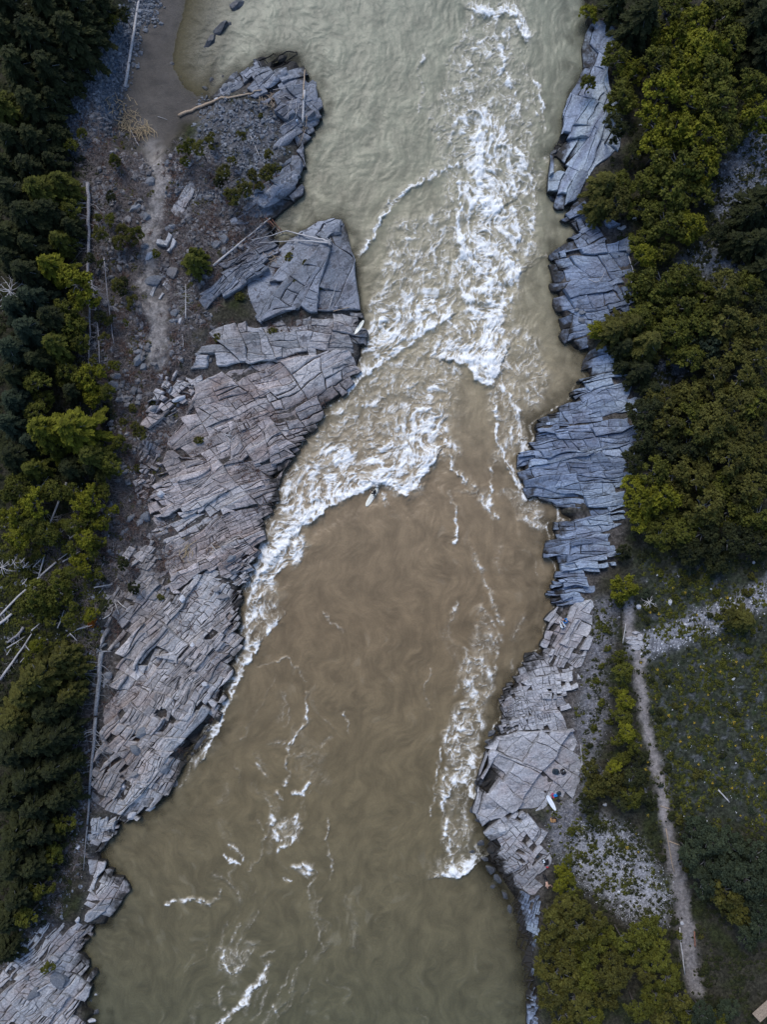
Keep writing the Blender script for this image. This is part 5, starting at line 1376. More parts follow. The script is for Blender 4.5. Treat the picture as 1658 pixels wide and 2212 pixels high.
for u, v, a, b_, g, h in [(513,8,17,15,20,.6),(502,-6,10,8,0,.5),(482,56,25,14,40,.6),(456,84,22,10,48,.6),(442,100,10,4,52,.6),(494,50,9,7,20,.7),
    (456,170,8,6,60,.6),(443,188,8,6,-20,.5),(389,165,4,9,20,.4),(393,176,4,4,0,.5),(372,135,6,5,0,.8),(480,163,6,6,0,.6),(375,3,6,4,0,.6),(360,42,3,3,0,.6),
    (1040,1822,12,9,20,.5),(1022,1841,9,7,0,.5),(1047,1856,12,8,-30,.5),(1062,1880,14,10,-40,.5),(1078,1902,14,9,-50,.5),(1092,1935,13,9,-60,.5),(1104,1968,12,8,-70,.4),(1068,1915,9,8,0,.4),
    (1038,1688,12,14,70,.7),(1034,1705,9,12,80,.6),(1022,1748,8,10,60,.7),(1037,1772,10,9,0,.7),(1062,1585,13,9,30,.6),(1058,1602,11,8,10,.6),(1052,1628,8,11,0,.6),
    (1200,327,14,7,30,.7),(1212,322,10,8,60,.7),(1196,400,7,14,0,.7),(206,2188,10,8,10,.6),(196,2162,7,6,0,.5),(198,2115,7,6,0,.5),
    (455,1575,15,9,50,.35),(430,1605,17,10,50,.35),(412,1632,13,8,50,.3),(442,1590,10,8,50,.4)]:
    boulder(u, v, a, b_, g, 'rock_wet', h=h, water=True, **WETB)
for u, v, a, b_, g, mt in [
    (600,408,50,26,36,'rock_head'),(641,350,17,27,-12,'rock_head'),(668,262,22,14,20,'rock_head'),(672,243,16,10,20,'rock_head'),(676,196,12,20,10,'rock_head'),(612,302,34,15,38,'rock_head'),
    (719,491,27,19,20,'rock_head'),(595,165,30,14,40,'rock_head'),(630,145,24,15,60,'rock_head'),(610,122,14,8,30,'rock_head'),(580,138,16,8,40,'rock_head'),(560,150,10,8,0,'rock_head'),
    (485,186,9,9,30,'stone'),(497,182,7,9,0,'stone'),(475,203,7,6,20,'stone'),(468,214,6,6,0,'stone_pale'),(503,192,6,7,0,'stone'),(490,200,5,5,0,'stone'),
    (360,350,9,9,0,'stone'),(402,352,12,9,40,'stone_pale'),(386,367,8,8,0,'stone'),(323,392,13,11,10,'stone'),(290,447,15,11,30,'stone'),(312,466,17,15,20,'stone'),(367,489,12,9,20,'stone'),
    (308,530,12,8,40,'stone'),(324,604,24,15,30,'stone'),(388,690,10,6,70,'stone_pale'),(376,676,10,15,-20,'stone'),(376,691,12,6,15,'stone'),
    (320,550,12,7,50,'stone_pale'),(350,597,18,10,40,'stone'),(376,585,16,16,40,'stone_warm'),(470,525,14,12,20,'stone'),(486,514,12,16,20,'stone'),
    (298,775,9,16,-25,'stone'),(310,792,8,12,-25,'stone'),(345,812,8,7,0,'stone_pale'),(357,825,9,8,0,'stone_pale'),(370,840,12,9,30,'stone_pale'),(390,820,9,9,0,'stone'),
    (345,822,7,9,0,'stone'),(332,870,10,6,0,'stone_pale'),(335,885,9,7,20,'stone'),(320,850,14,8,10,'stone_warm'),(362,868,12,8,25,'stone'),(385,860,14,7,20,'stone_pale'),(272,810,6,5,0,'stone'),(290,810,4,6,0,'stone_warm'),
    (250,810,14,8,0,'stone'),(270,800,8,6,0,'stone'),(245,828,12,9,0,'stone'),(228,772,6,6,0,'stone_pale'),(236,790,12,8,20,'stone'),(262,826,8,6,0,'stone'),
    (312,1116,14,13,20,'stone'),(346,1066,9,8,0,'stone_pale'),(300,1128,7,18,-35,'stone'),(280,1120,6,14,-35,'stone'),(265,1150,5,14,-40,'stone'),
    (245,1112,6,6,0,'stone'),(330,1292,9,9,0,'stone_warm'),(392,1295,7,11,-15,'stone_pale'),(430,1260,8,5,0,'stone_pale'),(466,1275,9,9,0,'stone_warm'),(478,1290,16,9,0,'stone_warm'),
    (450,1235,8,6,0,'stone'),(505,1235,10,6,30,'stone'),(500,1205,14,7,30,'stone'),(418,1270,6,6,0,'stone'),(545,1200,10,8,0,'stone'),
    (232,1460,10,8,0,'stone'),(220,1395,14,6,30,'stone'),(300,1220,6,5,0,'stone_pale'),(250,1395,9,8,0,'stone'),(200,1480,7,6,0,'stone'),
    (443,1480,9,6,-10,'stone_pale'),(414,1395,5,8,-10,'stone_pale'),(352,1660,14,11,20,'stone'),(285,1675,12,8,10,'stone_warm'),(340,1710,17,9,10,'stone_warm'),(372,1700,12,10,10,'stone_warm'),(325,1745,14,9,30,'stone_pale'),(282,1762,12,10,30,'stone_pale'),
    (290,1620,14,15,0,'stone'),(305,1585,15,12,30,'stone'),(260,1700,14,9,0,'stone_pale'),
    (172,1780,6,5,0,'stone'),(165,1990,6,8,0,'stone_pale'),(155,2010,10,5,0,'stone_pale'),(190,2085,5,5,0,'stone_pale'),(205,2150,7,6,0,'stone_pale'),(195,2205,12,7,0,'stone_pale'),(165,1832,6,8,0,'stone_pale'),(60,2110,7,6,0,'stone'),(70,2150,20,12,40,'stone'),(130,2120,20,26,30,'stone'),
    (1375,470,6,4,0,'stone_pale'),(1350,490,9,5,20,'stone_pale'),(1363,540,7,6,0,'stone'),(1387,268,4,4,0,'stone_pale'),(1340,490,5,4,0,'stone_pale'),
    (1263,674,9,6,0,'stone'),(1259,691,9,8,0,'stone'),(1250,668,7,5,0,'stone'),
    (1345,1308,6,6,0,'stone_pale'),(1425,1242,4,4,0,'stone_pale'),(1452,1300,6,8,0,'stone_pale'),(1384,1311,6,6,0,'stone_pale'),(1491,1371,12,6,10,'stone'),(1402,1400,4,3,0,'stone_pale'),(1409,1465,4,4,0,'stone_pale'),(1588,1468,6,3,20,'stone_pale'),
    (1633,1215,4,4,0,'stone_pale'),(1485,1350,4,4,0,'stone_pale'),(1530,1333,4,4,0,'stone_pale'),(1540,1273,3,3,0,'stone_pale'),
    (1054,1690,14,10,30,'rock_pave'),(1064,1733,30,22,35,'rock_pave'),(1065,1835,13,11,10,'rock_pave'),(1061,1602,7,8,-20,'rock_pave'),(1087,1793,12,12,0,'rock_pave'),(1048,1745,6,7,0,'rock_pave'),
    (1065,1830,6,4,0,'rock_pave'),(1250,1670,8,10,-30,'rock_pave'),(1225,1655,9,8,0,'rock_pave'),
    (1478,1997,5,5,0,'stone_pale'),(1340,1930,4,4,0,'stone_pale'),(1310,1740,5,4,0,'stone_pale'),(1355,1510,3,2,0,'stone_pale'),(1360,1690,5,8,0,'stone_pale'),(1345,1960,4,3,0,'stone_pale')]:
    big = max(a, b_) > 16
    boulder(u, v, a, b_, g, mt, h=.32 if big else .55, sink=.35)

# ------------------------------------------------------------------ loose stones (beyond counting)
IV0, IF0 = ico(0)
OV = np.array([(1,0,0),(-1,0,0),(0,1,0),(0,-1,0),(0,0,1),(0,0,-1)], float); OF = np.array([(0,2,4),(2,1,4),(1,3,4),(3,0,4),(2,0,5),(1,2,5),(3,1,5),(0,3,5)])
def scatter(mask_fn, bounds, n, smin, smax, name, mat, label, seed, base='o', tonem=.5, power=2.2, kind='stuff'):
    r = np.random.RandomState(seed)
    (u0, v0), (u1, v1) = bounds
    x0, y1_ = at(u0, v0); x1, y0_ = at(u1, v1)
    X = r.uniform(x0, x1, n * 6); Y = r.uniform(y0_, y1_, n * 6)
    pr = mask_fn(X, Y)
    k = r.rand(len(X)) < pr; X = X[k][:n]; Y = Y[k][:n]; m_ = len(X)
    if m_ == 0: return
    S = smin + (smax - smin) * r.rand(m_) ** power
    Z = zof(X, Y)
    bv, bf = (OV, OF) if base == 'o' else (IV0, IF0)
    nv = len(bv)
    V = bv[None] * r.uniform(.5, 1.3, (m_, nv, 1)) * S[:, None, None] * r.uniform(.6, 1.25, (m_, 1, 3)) * np.array([1, 1, .7])
    a = r.uniform(0, 6.28, m_); ca, sa = np.cos(a)[:, None], np.sin(a)[:, None]
    tl = r.normal(0, .4, m_)[:, None]
    vx = V[:, :, 0] * np.cos(tl) + V[:, :, 2] * np.sin(tl); vz = -V[:, :, 0] * np.sin(tl) + V[:, :, 2] * np.cos(tl)
    V = np.stack([vx * ca - V[:, :, 1] * sa + X[:, None], vx * sa + V[:, :, 1] * ca + Y[:, None], vz + Z[:, None] + S[:, None] * .25], -1)
    F = bf[None] + (np.arange(m_) * nv)[:, None, None]
    tone = np.repeat(np.clip(r.normal(tonem, .22, m_), 0, 1), nv)
    o = link(name, mesh_np(name, V.reshape(-1, 3), F.reshape(-1, 3), [mat], False, {'tone': tone}))
    tag(o, label, kind=kind)
    return o
def zm(Z, nseed=0, lo=-.6, hi=.1):
    return lambda X, Y: G.sample(Z, X, Y) * sstep(lo, hi, fbm(X * 1.1, Y * 1.1, 3, 70 + nseed))
scatter(zm(Z_scree_tl, 0, -.9, -.3), ((90, -60), (400, 350)), 5200, .06, .34, 'scree', M['stone'], 'blue-grey scree slope at the top left above the sandbar', 1, tonem=.45)
scatter(lambda X, Y: zone_s(X, Y), ((300, -30), (420, 130)), 10, .05, .1, 'scree', M['stone'], 'x', 2) if False else None
scatter(zm(Z_sc_rt, 3), ((1380, 200), (1760, 860)), 3000, .06, .26, 'scree', M['stone'], 'pale grey scree between the trees at the upper right', 3, tonem=.6)
scatter(zm(Z_sc_lr, 5, -.5, .0), ((1200, 1750), (1460, 2010)), 7000, .03, .085, 'scree', M['stone_pale'], 'pale stony patch left of the lower path', 4, tonem=.5)
scatter(zm(Z_grav, 6, -.6, 0), ((1170, 1290), (1340, 1860)), 2600, .04, .17, 'gravel', M['stone_warm'], 'grey gravel between the right rock shelves and the bushes', 5, tonem=.5)
scatter(zm(Z_stream, 7, -.5, .1), ((1370, 1250), (1680, 1420)), 900, .04, .17, 'gravel', M['stone_pale'], 'line of pale stones in the rill across the hillside', 6)
scatter(zm(Z_meadow, 8, .1, .6), ((1370, 1190), (1680, 1810)), 900, .04, .12, 'gravel', M['stone_pale'], 'pale pebbles scattered over the flowery hillside', 7)
scatter(lambda X, Y: G.sample(np.clip(ROCKM, 0, 1), X, Y) * sstep(-.1, .35, fbm(X * .5, Y * .5, 3, 505)) * (X < -5) * .8, ((180, 100), (780, 2212)), 4200, .05, .17, 'rubble', M['stone_warm'], 'loose chips lying in the joints of the left rock slopes', 8, tonem=.45)
scatter(lambda X, Y: np.clip(G.sample(Z_scrub, X, Y) * (1 - G.sample(Z_path, X, Y)), 0, 1) * sstep(-.2, .3, fbm(X * .3, Y * .3, 3, 515)), ((190, 240), (620, 1280)), 4200, .07, .42, 'rubble', M['stone_warm'], 'broken stones half hidden in the dry scrub, left bank', 9, base='i', tonem=.4, power=3)
Z_hr = zone([(430,215),(560,215),(600,240),(630,300),(600,350),(560,400),(500,470),(430,440),(360,420),(380,330),(430,290)], 1)
scatter(zm(Z_hr, 2, -.6, .2), ((340, 200), (650, 480)), 2600, .05, .30, 'rubble', M['stone'], 'heaped grey rubble on the back of the upper left headland', 10, base='i', tonem=.45, power=3)
Z_bl = zone([(150,1560),(225,1560),(200,1750),(170,1900),(120,2010),(60,2030),(30,2100),(-50,2150),(-50,2090),(40,2020),(130,1900),(160,1700)], 1)
scatter(zm(Z_bl, 2, -.6, .2), ((-40, 1550), (240, 2212)), 900, .05, .25, 'rubble', M['stone'], 'stones strewn beside the dark wood, lower left', 11, base='i', power=3)
Z_lf = zone([(30,1090),(220,1200),(230,1400),(190,1480),(60,1440),(-10,1400),(-20,1150)], 1)
scatter(zm(Z_lf, 2, -.1, .4), ((-10, 1090), (240, 1480)), 700, .05, .24, 'rubble', M['stone'], 'grey stones showing through the low growth, lower left', 12, base='i', power=3)

scatter(lambda X, Y: (1 - G.sample(BW, X, Y)) * (np.abs(G.sample(D, X, Y) + .12) < .42) * sstep(-.35, .3, fbm(X * .45, Y * .45, 3, 525)), ((160, -40), (1300, 2230)), 620, .14, .62, 'shore_rubble', M['rock_wet'], 'wet dark stones along the foot of both banks', 21, base='i', tonem=.4, power=2.2)
# ------------------------------------------------------------------ dry scrub, grass tufts and low leafy cover (beyond counting)
def twigs(mask_fn, bounds, n, name, mat, label, seed, per=14, ln=.5, wd=.012, up=.5):
    r = np.random.RandomState(seed); (u0, v0), (u1, v1) = bounds
    x0, y1_ = at(u0, v0); x1, y0_ = at(u1, v1)
    X = r.uniform(x0, x1, n * 6); Y = r.uniform(y0_, y1_, n * 6); k = r.rand(len(X)) < mask_fn(X, Y); X = X[k][:n]; Y = Y[k][:n]; m_ = len(X)
    Z = zof(X, Y); S = r.uniform(.5, 1.5, m_)
    V = []; F = []; T = []
    for q in range(per):
        a = r.uniform(0, 6.28, m_); L = ln * S * r.uniform(.5, 1.2, m_)
        d = np.stack([np.cos(a), np.sin(a), np.zeros(m_)], -1); sd = np.stack([-np.sin(a), np.cos(a), np.zeros(m_)], -1) * wd * (S[:, None] * .5 + .5)
        b0 = np.stack([X, Y, Z], -1) + r.normal(0, .08, (m_, 3)) * [1, 1, 0]
        bend = r.normal(0, .3, m_)[:, None] * np.stack([-np.sin(a), np.cos(a), np.zeros(m_)], -1)
        p1 = b0 + (d + bend * .5) * L[:, None] * .5 + np.array([0, 0, 1]) * (L * up * r.uniform(.5, 1.2, m_))[:, None]
        p2 = b0 + (d + bend * 1.6) * L[:, None] + np.array([0, 0, 1]) * (L * up * r.uniform(.4, 1.4, m_))[:, None]
        vv = np.stack([b0 - sd, b0 + sd, p1 + sd, p1 - sd, p2 + sd * .4, p2 - sd * .4], 1)
        base = np.arange(m_)[:, None] * 6 + q * m_ * 6
        F.append(base + np.array([0, 1, 2, 3])); F.append(base + np.array([3, 2, 4, 5])); V.append(vv.reshape(-1, 3))
        T.append(np.repeat(np.clip(r.normal(.5, .25, m_), 0, 1), 6))
    o = link(name, mesh_np(name, np.concatenate(V), np.concatenate(F), [mat], False, {'tone': np.concatenate(T)})); tag(o, label, kind='stuff')
def leafy(mask_fn, bounds, n, name, mat, label, seed, per=14, ln=.22, leaf=.06):
    r = np.random.RandomState(seed); (u0, v0), (u1, v1) = bounds
    x0, y1_ = at(u0, v0); x1, y0_ = at(u1, v1)
    X = r.uniform(x0, x1, n * 6); Y = r.uniform(y0_, y1_, n * 6); k = r.rand(len(X)) < mask_fn(X, Y); X = X[k][:n]; Y = Y[k][:n]; m_ = len(X)
    Z = zof(X, Y); S = r.uniform(.4, 1.6, m_) ** 1.3
    P = np.repeat(np.stack([X, Y, Z], -1), per, 0); SS = np.repeat(S, per)
    a = r.uniform(0, 6.28, len(P)); q = r.uniform(0, 1, len(P)) ** .6 * ln * SS
    P = P + np.stack([np.cos(a) * q, np.sin(a) * q, (.04 + .5 * (ln * SS - q)) * r.uniform(.6, 1.2, len(P))], -1)
    N = np.stack([np.cos(a) * .5, np.sin(a) * .5, np.ones(len(P))], -1) + r.normal(0, .25, (len(P), 3))
    V, F = quads_from(P, N, leaf, 1.7, r)
    tone = np.repeat(np.clip(np.repeat(r.normal(.45, .18, m_), per) + r.normal(0, .1, len(P)), 0, 1), 4)
    o = link(name, mesh_np(name, V, F, [mat], False, {'tone': tone})); tag(o, label, kind='stuff')
M['twig_red'] = plain('twig_red', (.085, .055, .045), .9, .3, 3, True)
mf = lambda Z, s_, lo, hi: (lambda X, Y: np.clip(G.sample(Z, X, Y) * (1 - G.sample(np.maximum(Z_path, Z_rpath), X, Y) * .95), 0, 1) * sstep(lo, hi, fbm(X * .35, Y * .35, 3, s_)))
twigs(mf(np.maximum(Z_scrub, Z_scrubw * .6), 801, -.5, .2), ((120, 230), (640, 2050)), 2300, 'dry_scrub', M['twig'], 'grey leafless scrub along the left bank', 31, per=14, ln=.55, wd=.014)
twigs(mf(np.maximum(Z_scrub, ROCKM * (G.X < -5) * .35), 811, -.2, .4), ((160, 230), (700, 1700)), 1500, 'dry_scrub', M['twig_red'], 'rust-brown leafless scrub on the left bank', 32, per=14, ln=.55, wd=.02)
leafy(mf(Z_scrub, 821, .0, .5), ((190, 240), (620, 1280)), 900, 'ground_cover', M['leaf_o'], 'olive ground cover among the dry scrub, left bank', 33)
leafy(mf(Z_meadow, 831, -.3, .3), ((1370, 1190), (1690, 1810)), 1800, 'ground_cover', M['leaf_m'], 'green ground cover on the flowery hillside', 34)
Z_low = zone([(1250,1300),(1340,1290),(1400,1700),(1500,1850),(1500,2212),(1700,2300),(1700,1800),(1460,1790),(1400,1500),(1390,1400),(1380,1330),(1330,1290),(1300,1600),(1240,1800),(1300,2000),(1440,2000),(1440,1820),(1300,1750)], 2)
leafy(mf(Z_low, 841, -.3, .3), ((1180, 1290), (1690, 2230)), 1500, 'ground_cover', M['leaf_d'], 'dark ground cover beside the path and under the lower right trees', 35)
leafy(mf(Z_sc_lr, 845, -.1, .4), ((1200, 1750), (1460, 2010)), 320, 'ground_cover', M['leaf_m'], 'small green tufts over the pale stony patch', 36)
leafy(mf(Z_grav, 846, -.1, .4), ((1170, 1290), (1340, 1860)), 420, 'ground_cover', M['leaf_m'], 'green tufts in the gravel behind the right rock shelves', 37)
Z_lw = zone([(-80,-80),(120,-80),(120,280),(200,360),(200,700),(250,860),(240,1160),(190,1300),(180,1450),(170,1700),(120,1980),(-80,2120)], 2)
leafy(mf(Z_lw, 851, -.4, .1), ((-60, -60), (270, 2150)), 2600, 'ground_cover', M['leaf_d'], 'dark undergrowth beneath the left wood', 38, ln=.35, leaf=.09)
leafy(mf(Z_lf, 852, -.5, .1), ((-10, 1090), (240, 1480)), 800, 'ground_cover', M['leaf_m'], 'green undergrowth around the fallen poles, lower left', 39, ln=.3, leaf=.08)
Z_rw = zone([(1360,-60),(1720,-60),(1720,1240),(1380,1200),(1370,1000),(1370,600),(1340,300)], 2)
leafy(mf(Z_rw, 853, -.4, .1), ((1290, -60), (1700, 1240)), 2200, 'ground_cover', M['leaf_d'], 'dark undergrowth beneath the right wood', 40, ln=.35, leaf=.09)

# flowering plants on the hillside
def rosette():
    r = np.random.RandomState(3); n = 40
    a = r.uniform(0, 6.28, n); q = r.uniform(.05, 1, n)
    P = np.stack([np.cos(a) * q, np.sin(a) * q, .45 - .3 * q + r.normal(0, .04, n)], -1)
    N = np.stack([np.cos(a) * .5, np.sin(a) * .5, np.ones(n)], -1); T_ = np.stack([np.cos(a), np.sin(a), -.2 + 0 * a], -1)
    V, F = quads_from(P, N, .13, 2.4, r, T_)
    lf = mesh_np('foliage', V, F, [M['leaf_b']], False, {'tone': np.repeat(r.uniform(.4, 1, n), 4)})
    n = 26; a = r.uniform(0, 6.28, n); q = r.uniform(0, .6, n)
    P = np.stack([np.cos(a) * q, np.sin(a) * q, .62 - .2 * q], -1); V, F = quads_from(P, np.tile([0, 0, 1.], (n, 1)) + r.normal(0, .3, (n, 3)), .075, 1.1, r)
    return lf, mesh_np('flower_head', V, F, [M['flower']], False)
M['flower'] = plain('flower_yellow', (.55, .36, .02), .7, .2, 5)
lf_me, fl_me = rosette()
rf = random.Random(12)
FLW = [(1404,1322),(1424,1326),(1450,1322),(1505,1328),(1420,1445),(1555,1450),(1530,1500),(1470,1465),(1416,1510),(1460,1525),(1480,1520),(1445,1545),(1464,1548),(1570,1520),(1585,1560),(1530,1610),
 (1590,1610),(1630,1640),(1560,1660),(1500,1680),(1540,1690),(1470,1600),(1605,1440),(1590,1430),(1645,1590),(1510,1650),(1580,1700),(1450,1640),(1400,1645),(1488,1590),(1615,1545),(1555,1380),(1385,1430),(1540,1560),(1510,1740),(1560,1740),(1618,1720),(1650,1690),(1600,1760),
 (1455,1270),(1480,1280),(1385,1610),(1440,1480),(1515,1440),(1635,1500),(1625,1590),(1395,1660),(1380,1840),(1375,1800),(1355,1830),(1400,1760),(1640,1760),(1570,1290),(1500,1560)]
for i, (u, v) in enumerate(FLW):
    x, y, z = ground_of(u, v); z = float(zof(x, y))
    s_ = rf.uniform(.22, .42)
    root = empty('flowering_plant', (x, y, z), rf.uniform(0, 6.28)); root.scale = (s_, s_, s_)
    link('foliage', lf_me, root); link('flower_head', fl_me, root)
    tag(root, name_it(('low plant with yellow flowers', 'small plant topped with yellow flowers', 'leafy clump with yellow flowers')[i % 3], u, v), 'plant', 'yellow flowering plants on the hillside')

for k in range(38):
    v = rf.uniform(330, 1330); u = 215 + 30 * math.sin(v * .021) + rf.gauss(18, 22)
    plant(u, v, rf.uniform(7, 17), 'b', rf.choice('oddmo'))
for k in range(30):
    t_ = rf.random(); v = 1420 + 720 * t_; u = float(np.interp(v, [1420, 1500, 1570, 1640, 1720, 1830, 1960, 2140], [1381, 1388, 1398, 1417, 1431, 1452, 1478, 1505])) + rf.choice((-1, 1)) * rf.uniform(17, 34)
    plant(u, v, rf.uniform(6, 13), 's', rf.choice('mddo'))
for k in range(46):
    u, v = rf.uniform(1400, 1650), rf.uniform(1230, 1790)
    plant(u, v, rf.uniform(5, 12), 's', rf.choice('mmdbo'))
# ------------------------------------------------------------------ fallen and standing dead wood
rw_ = random.Random(55)
def wood(name, label, cat, pts, r0, r1, mat, lift=.12, nbr=0, blen=1.0, group=None, seed=0, curl_=.25, roots=0, side='both', over=0.0, brange=(.1, .95)):
    rr = random.Random(seed or int(pts[0][0] * 7 + pts[0][1]))
    P = []
    for (u, v) in pts:
        z = 1
        for _ in range(6):
            x, y = at(u, v, z); z = zs(x, y) + lift * .4 + over
        P.append([x, y, max(z, .1)])
    P = np.array(P)
    # lie on the highest points, straight in between
    if len(P) == 2:
        t = np.linspace(0, 1, 7)[:, None]; P = P[0] + (P[1] - P[0]) * t
        gz = np.array([zs(p[0], p[1]) for p in P]) + r0 * .7
        P[:, 2] += max(0, (gz - P[:, 2]).max() * .8)
    else:
        t = np.linspace(0, len(P) - 1, (len(P) - 1) * 3 + 1)
        P = np.stack([np.interp(t, np.arange(len(P)), P[:, k]) for k in range(3)], 1)
        for k in range(2): P[1:-1] = .5 * P[1:-1] + .25 * (P[:-2] + P[2:])
    zz_ = np.array([zs(p[0], p[1]) + r0 * .55 for p in P]); P[:, 2] = np.maximum(P[:, 2], zz_)
    P[1:-1, :2] += np.array([[rr.gauss(0, r0 * .25), rr.gauss(0, r0 * .25)] for _ in P[1:-1]])
    base = P[0].copy()
    rad = np.linspace(r0, r1, len(P)) * np.array([rr.uniform(.92, 1.08) for _ in P])
    mb = MB(); mb.tube(P - base, rad, 8, tone=.6)
    if nbr or roots:
        root = empty(name, base); mb.build('trunk', M[mat], root, smooth=True)
        L = np.linalg.norm(P[-1] - P[0]); ax = (P[-1] - P[0]) / L; sd = np.array([-ax[1], ax[0], 0])
        for k in range(nbr):
            t = rr.uniform(*brange); i = t * (len(P) - 1); a = int(i); p = P[a] + (P[min(a + 1, len(P) - 1)] - P[a]) * (i - a) - base
            s_ = rr.choice((-1, 1)) if side == 'both' else side
            bl = blen * rr.uniform(.5, 1.2) * (1.1 - .6 * t)
            d = sd * s_ + ax * rr.gauss(.25, .3) + np.array([0, 0, rr.uniform(0, .6)])
            c_ = [p, p + d * bl * .4 + np.array([rr.gauss(0, .06), rr.gauss(0, .06), .05]) * bl, p + d * bl * .75 + sd * rr.gauss(0, .1) * bl + ax * rr.gauss(0, curl_) * bl, p + d * bl * 1.0 + ax * rr.gauss(0, curl_ * 2) * bl - np.array([0, 0, .1 * bl])]
            b_ = MB(); rbr = max(.012, min(.03, r0 * .2)) * (1.2 - t)
            b_.tube(c_, [rbr * 1.4, rbr, rbr * .7, rbr * .3], 4, tone=.7, cap=False)
            for q in range(3):
                e_ = c_[1 + q % 2] + 0; dd_ = d + np.array([rr.gauss(0, .8), rr.gauss(0, .8), rr.gauss(0, .3)])
                b_.tube([e_, e_ + dd_ * bl * .22, e_ + dd_ * bl * .40 + ax * rr.gauss(0, .1)], [rbr * .6, rbr * .4, rbr * .2], 3, tone=.7, cap=False)
            b_.build('branch', M[mat], root)
        for k in range(roots):
            a = k * 6.28 / roots; d = -ax * rr.uniform(.2, .8) + sd * math.cos(a) + np.array([0, 0, 1]) * math.sin(a) * .8
            b_ = MB(); ll = r0 * rr.uniform(2.5, 5)
            b_.tube([[0, 0, 0], d * ll * .5, d * ll + np.array([rr.gauss(0, .1), rr.gauss(0, .1), -.05])], [r0 * .5, r0 * .3, r0 * .08], 5, tone=.6, cap=False); b_.build('root', M[mat], root)
    else:
        root = mb.build(name, M[mat], None, True, base)
    _used[label] = 1
    tag(root, label, cat, group)
    return root
LOG = 'driftwood_log'
wood(LOG, 'long pale bare log running down from the top edge beside the blue-grey scree', 'log', [(303,-12),(290,60),(270,189)], .13, .20, 'wood_pale', nbr=4, blen=.9, brange=(0, .2))
wood(LOG, 'curved pale log from the sandbar onto the upper left headland', 'log', [(386,251),(412,240),(445,225),(480,214),(520,207),(545,203),(566,195)], .21, .07, 'wood_tan', nbr=3, blen=.5, lift=.15)
wood(LOG, 'thin brown pole upright on the headland above the thick pale pole', 'log', [(659,152),(655,215)], .06, .09, 'wood_tan', lift=.6)
wood(LOG, 'thick pale pole beside the white bottle on the headland tip', 'log', [(658,196),(655,266)], .14, .12, 'wood_pale', lift=.6, nbr=2, blen=.5)
wood(LOG, 'forked pale stick pointing down below the thick pale pole', 'log', [(663,250),(662,275),(648,312)], .04, .02, 'wood_tan', lift=.5)
for i, (a, b_) in enumerate([((632,215),(622,262)),((628,222),(618,255)),((640,218),(640,255)),((636,258),(605,276)),((646,228),(634,262)),((650,255),(667,245)),((600,212),(622,205)),((590,195),(628,188))]):
    wood('driftwood_stick', name_it('slim grey stick on the headland', a[0], a[1]), 'stick', [a, b_], .03, .02, 'wood_pale', lift=.5, group='sticks on the headland')
wood(LOG, 'straight pale log leaning down-left over the slanting rock ribs', 'log', [(584,471),(460,574)], .07, .14, 'wood_pale', lift=.7)
wood('fallen_dead_tree', 'upper limb of the forked white dead tree bridging the little cove', 'dead tree', [(711,522),(690,515),(655,509),(622,506),(590,508),(543,518)], .13, .03, 'wood_pale', lift=.5, over=.3, roots=9, nbr=5, blen=.6, brange=(.6, 1))
wood('fallen_dead_tree', 'lower limb of the forked white dead tree bridging the little cove', 'dead tree', [(711,525),(685,523),(650,519),(620,520),(561,524)], .12, .03, 'wood_pale', lift=.45, over=.3, roots=5, nbr=3, blen=.5, brange=(.6, 1))
for i, (a, b_) in enumerate([((578,478),(600,505)),((584,477),(606,508)),((588,474),(614,512)),((592,482),(612,506)),((575,470),(596,498))]):
    wood('driftwood_stick', name_it('reddish-brown stick wedged in the little cove', a[0], a[1]), 'stick', [a, b_], .04, .03, 'wood_red', lift=.5, over=.35, group='red-brown sticks in the cove')
wood('dead_sapling', 'small pale dead sapling lying on the flat-topped rock block', 'dead sapling', [(711,665),(728,612)], .05, .02, 'wood_pale', lift=.75, nbr=7, blen=.9)
wood('driftwood_stick', 'thin reddish pole lying in the gap below the flat-topped rock block', 'stick', [(720,671),(757,664)], .05, .03, 'wood_tan', lift=.5)
wood('snag', 'thick broken grey snag at the upper left with bare boughs fanning out', 'dead tree', [(189,395),(191,440),(192,500),(190,565)], .20, .17, 'bark_grey', over=.6, nbr=22, blen=3.4, brange=(.3, 1))
wood('snag', 'tall grey dead trunk left of its slimmer neighbour, upper left', 'dead tree', [(190,560),(192,640),(193,720),(191,800)], .16, .05, 'bark_grey', over=1.0, nbr=22, blen=2.2)
wood('snag', 'slim grey dead trunk between two others, bending right, upper left', 'dead tree', [(196,600),(205,650),(212,720),(216,800)], .11, .04, 'bark_grey', over=1.0, nbr=16, blen=1.8)
wood('snag', 'thinnest pale dead pole right of the two grey trunks, upper left', 'dead tree', [(224,556),(230,620),(238,690),(246,742)], .06, .04, 'bark_grey', over=.8, nbr=10, blen=1.6)
wood('snag', 'dark dead bough slanting from the bright conifer to the grey trunks', 'dead tree', [(150,605),(182,615),(214,628)], .12, .10, 'bark_grey', over=1.2, nbr=6, blen=1.2)
wood('dead_sapling', 'little white dead fir with comb-like twigs beside two grey boulders', 'dead sapling', [(401,614),(401,688)], .03, .07, 'wood_pale', over=.5, nbr=34, blen=1.1, brange=(.05, 1), curl_=.1)
wood('fallen_tree', 'thick splintered fallen grey trunk below the orange bush, upper half', 'fallen tree', [(219,1408),(216,1450),(210,1500),(206,1545)], .27, .22, 'bark_blue', nbr=22, blen=2.6, over=.3, roots=3)
wood('fallen_tree', 'lower half of the fallen grey trunk with bare comb-like boughs', 'fallen tree', [(206,1550),(200,1620),(194,1700),(188,1780)], .21, .12, 'bark_blue', nbr=34, blen=2.6, over=.3)
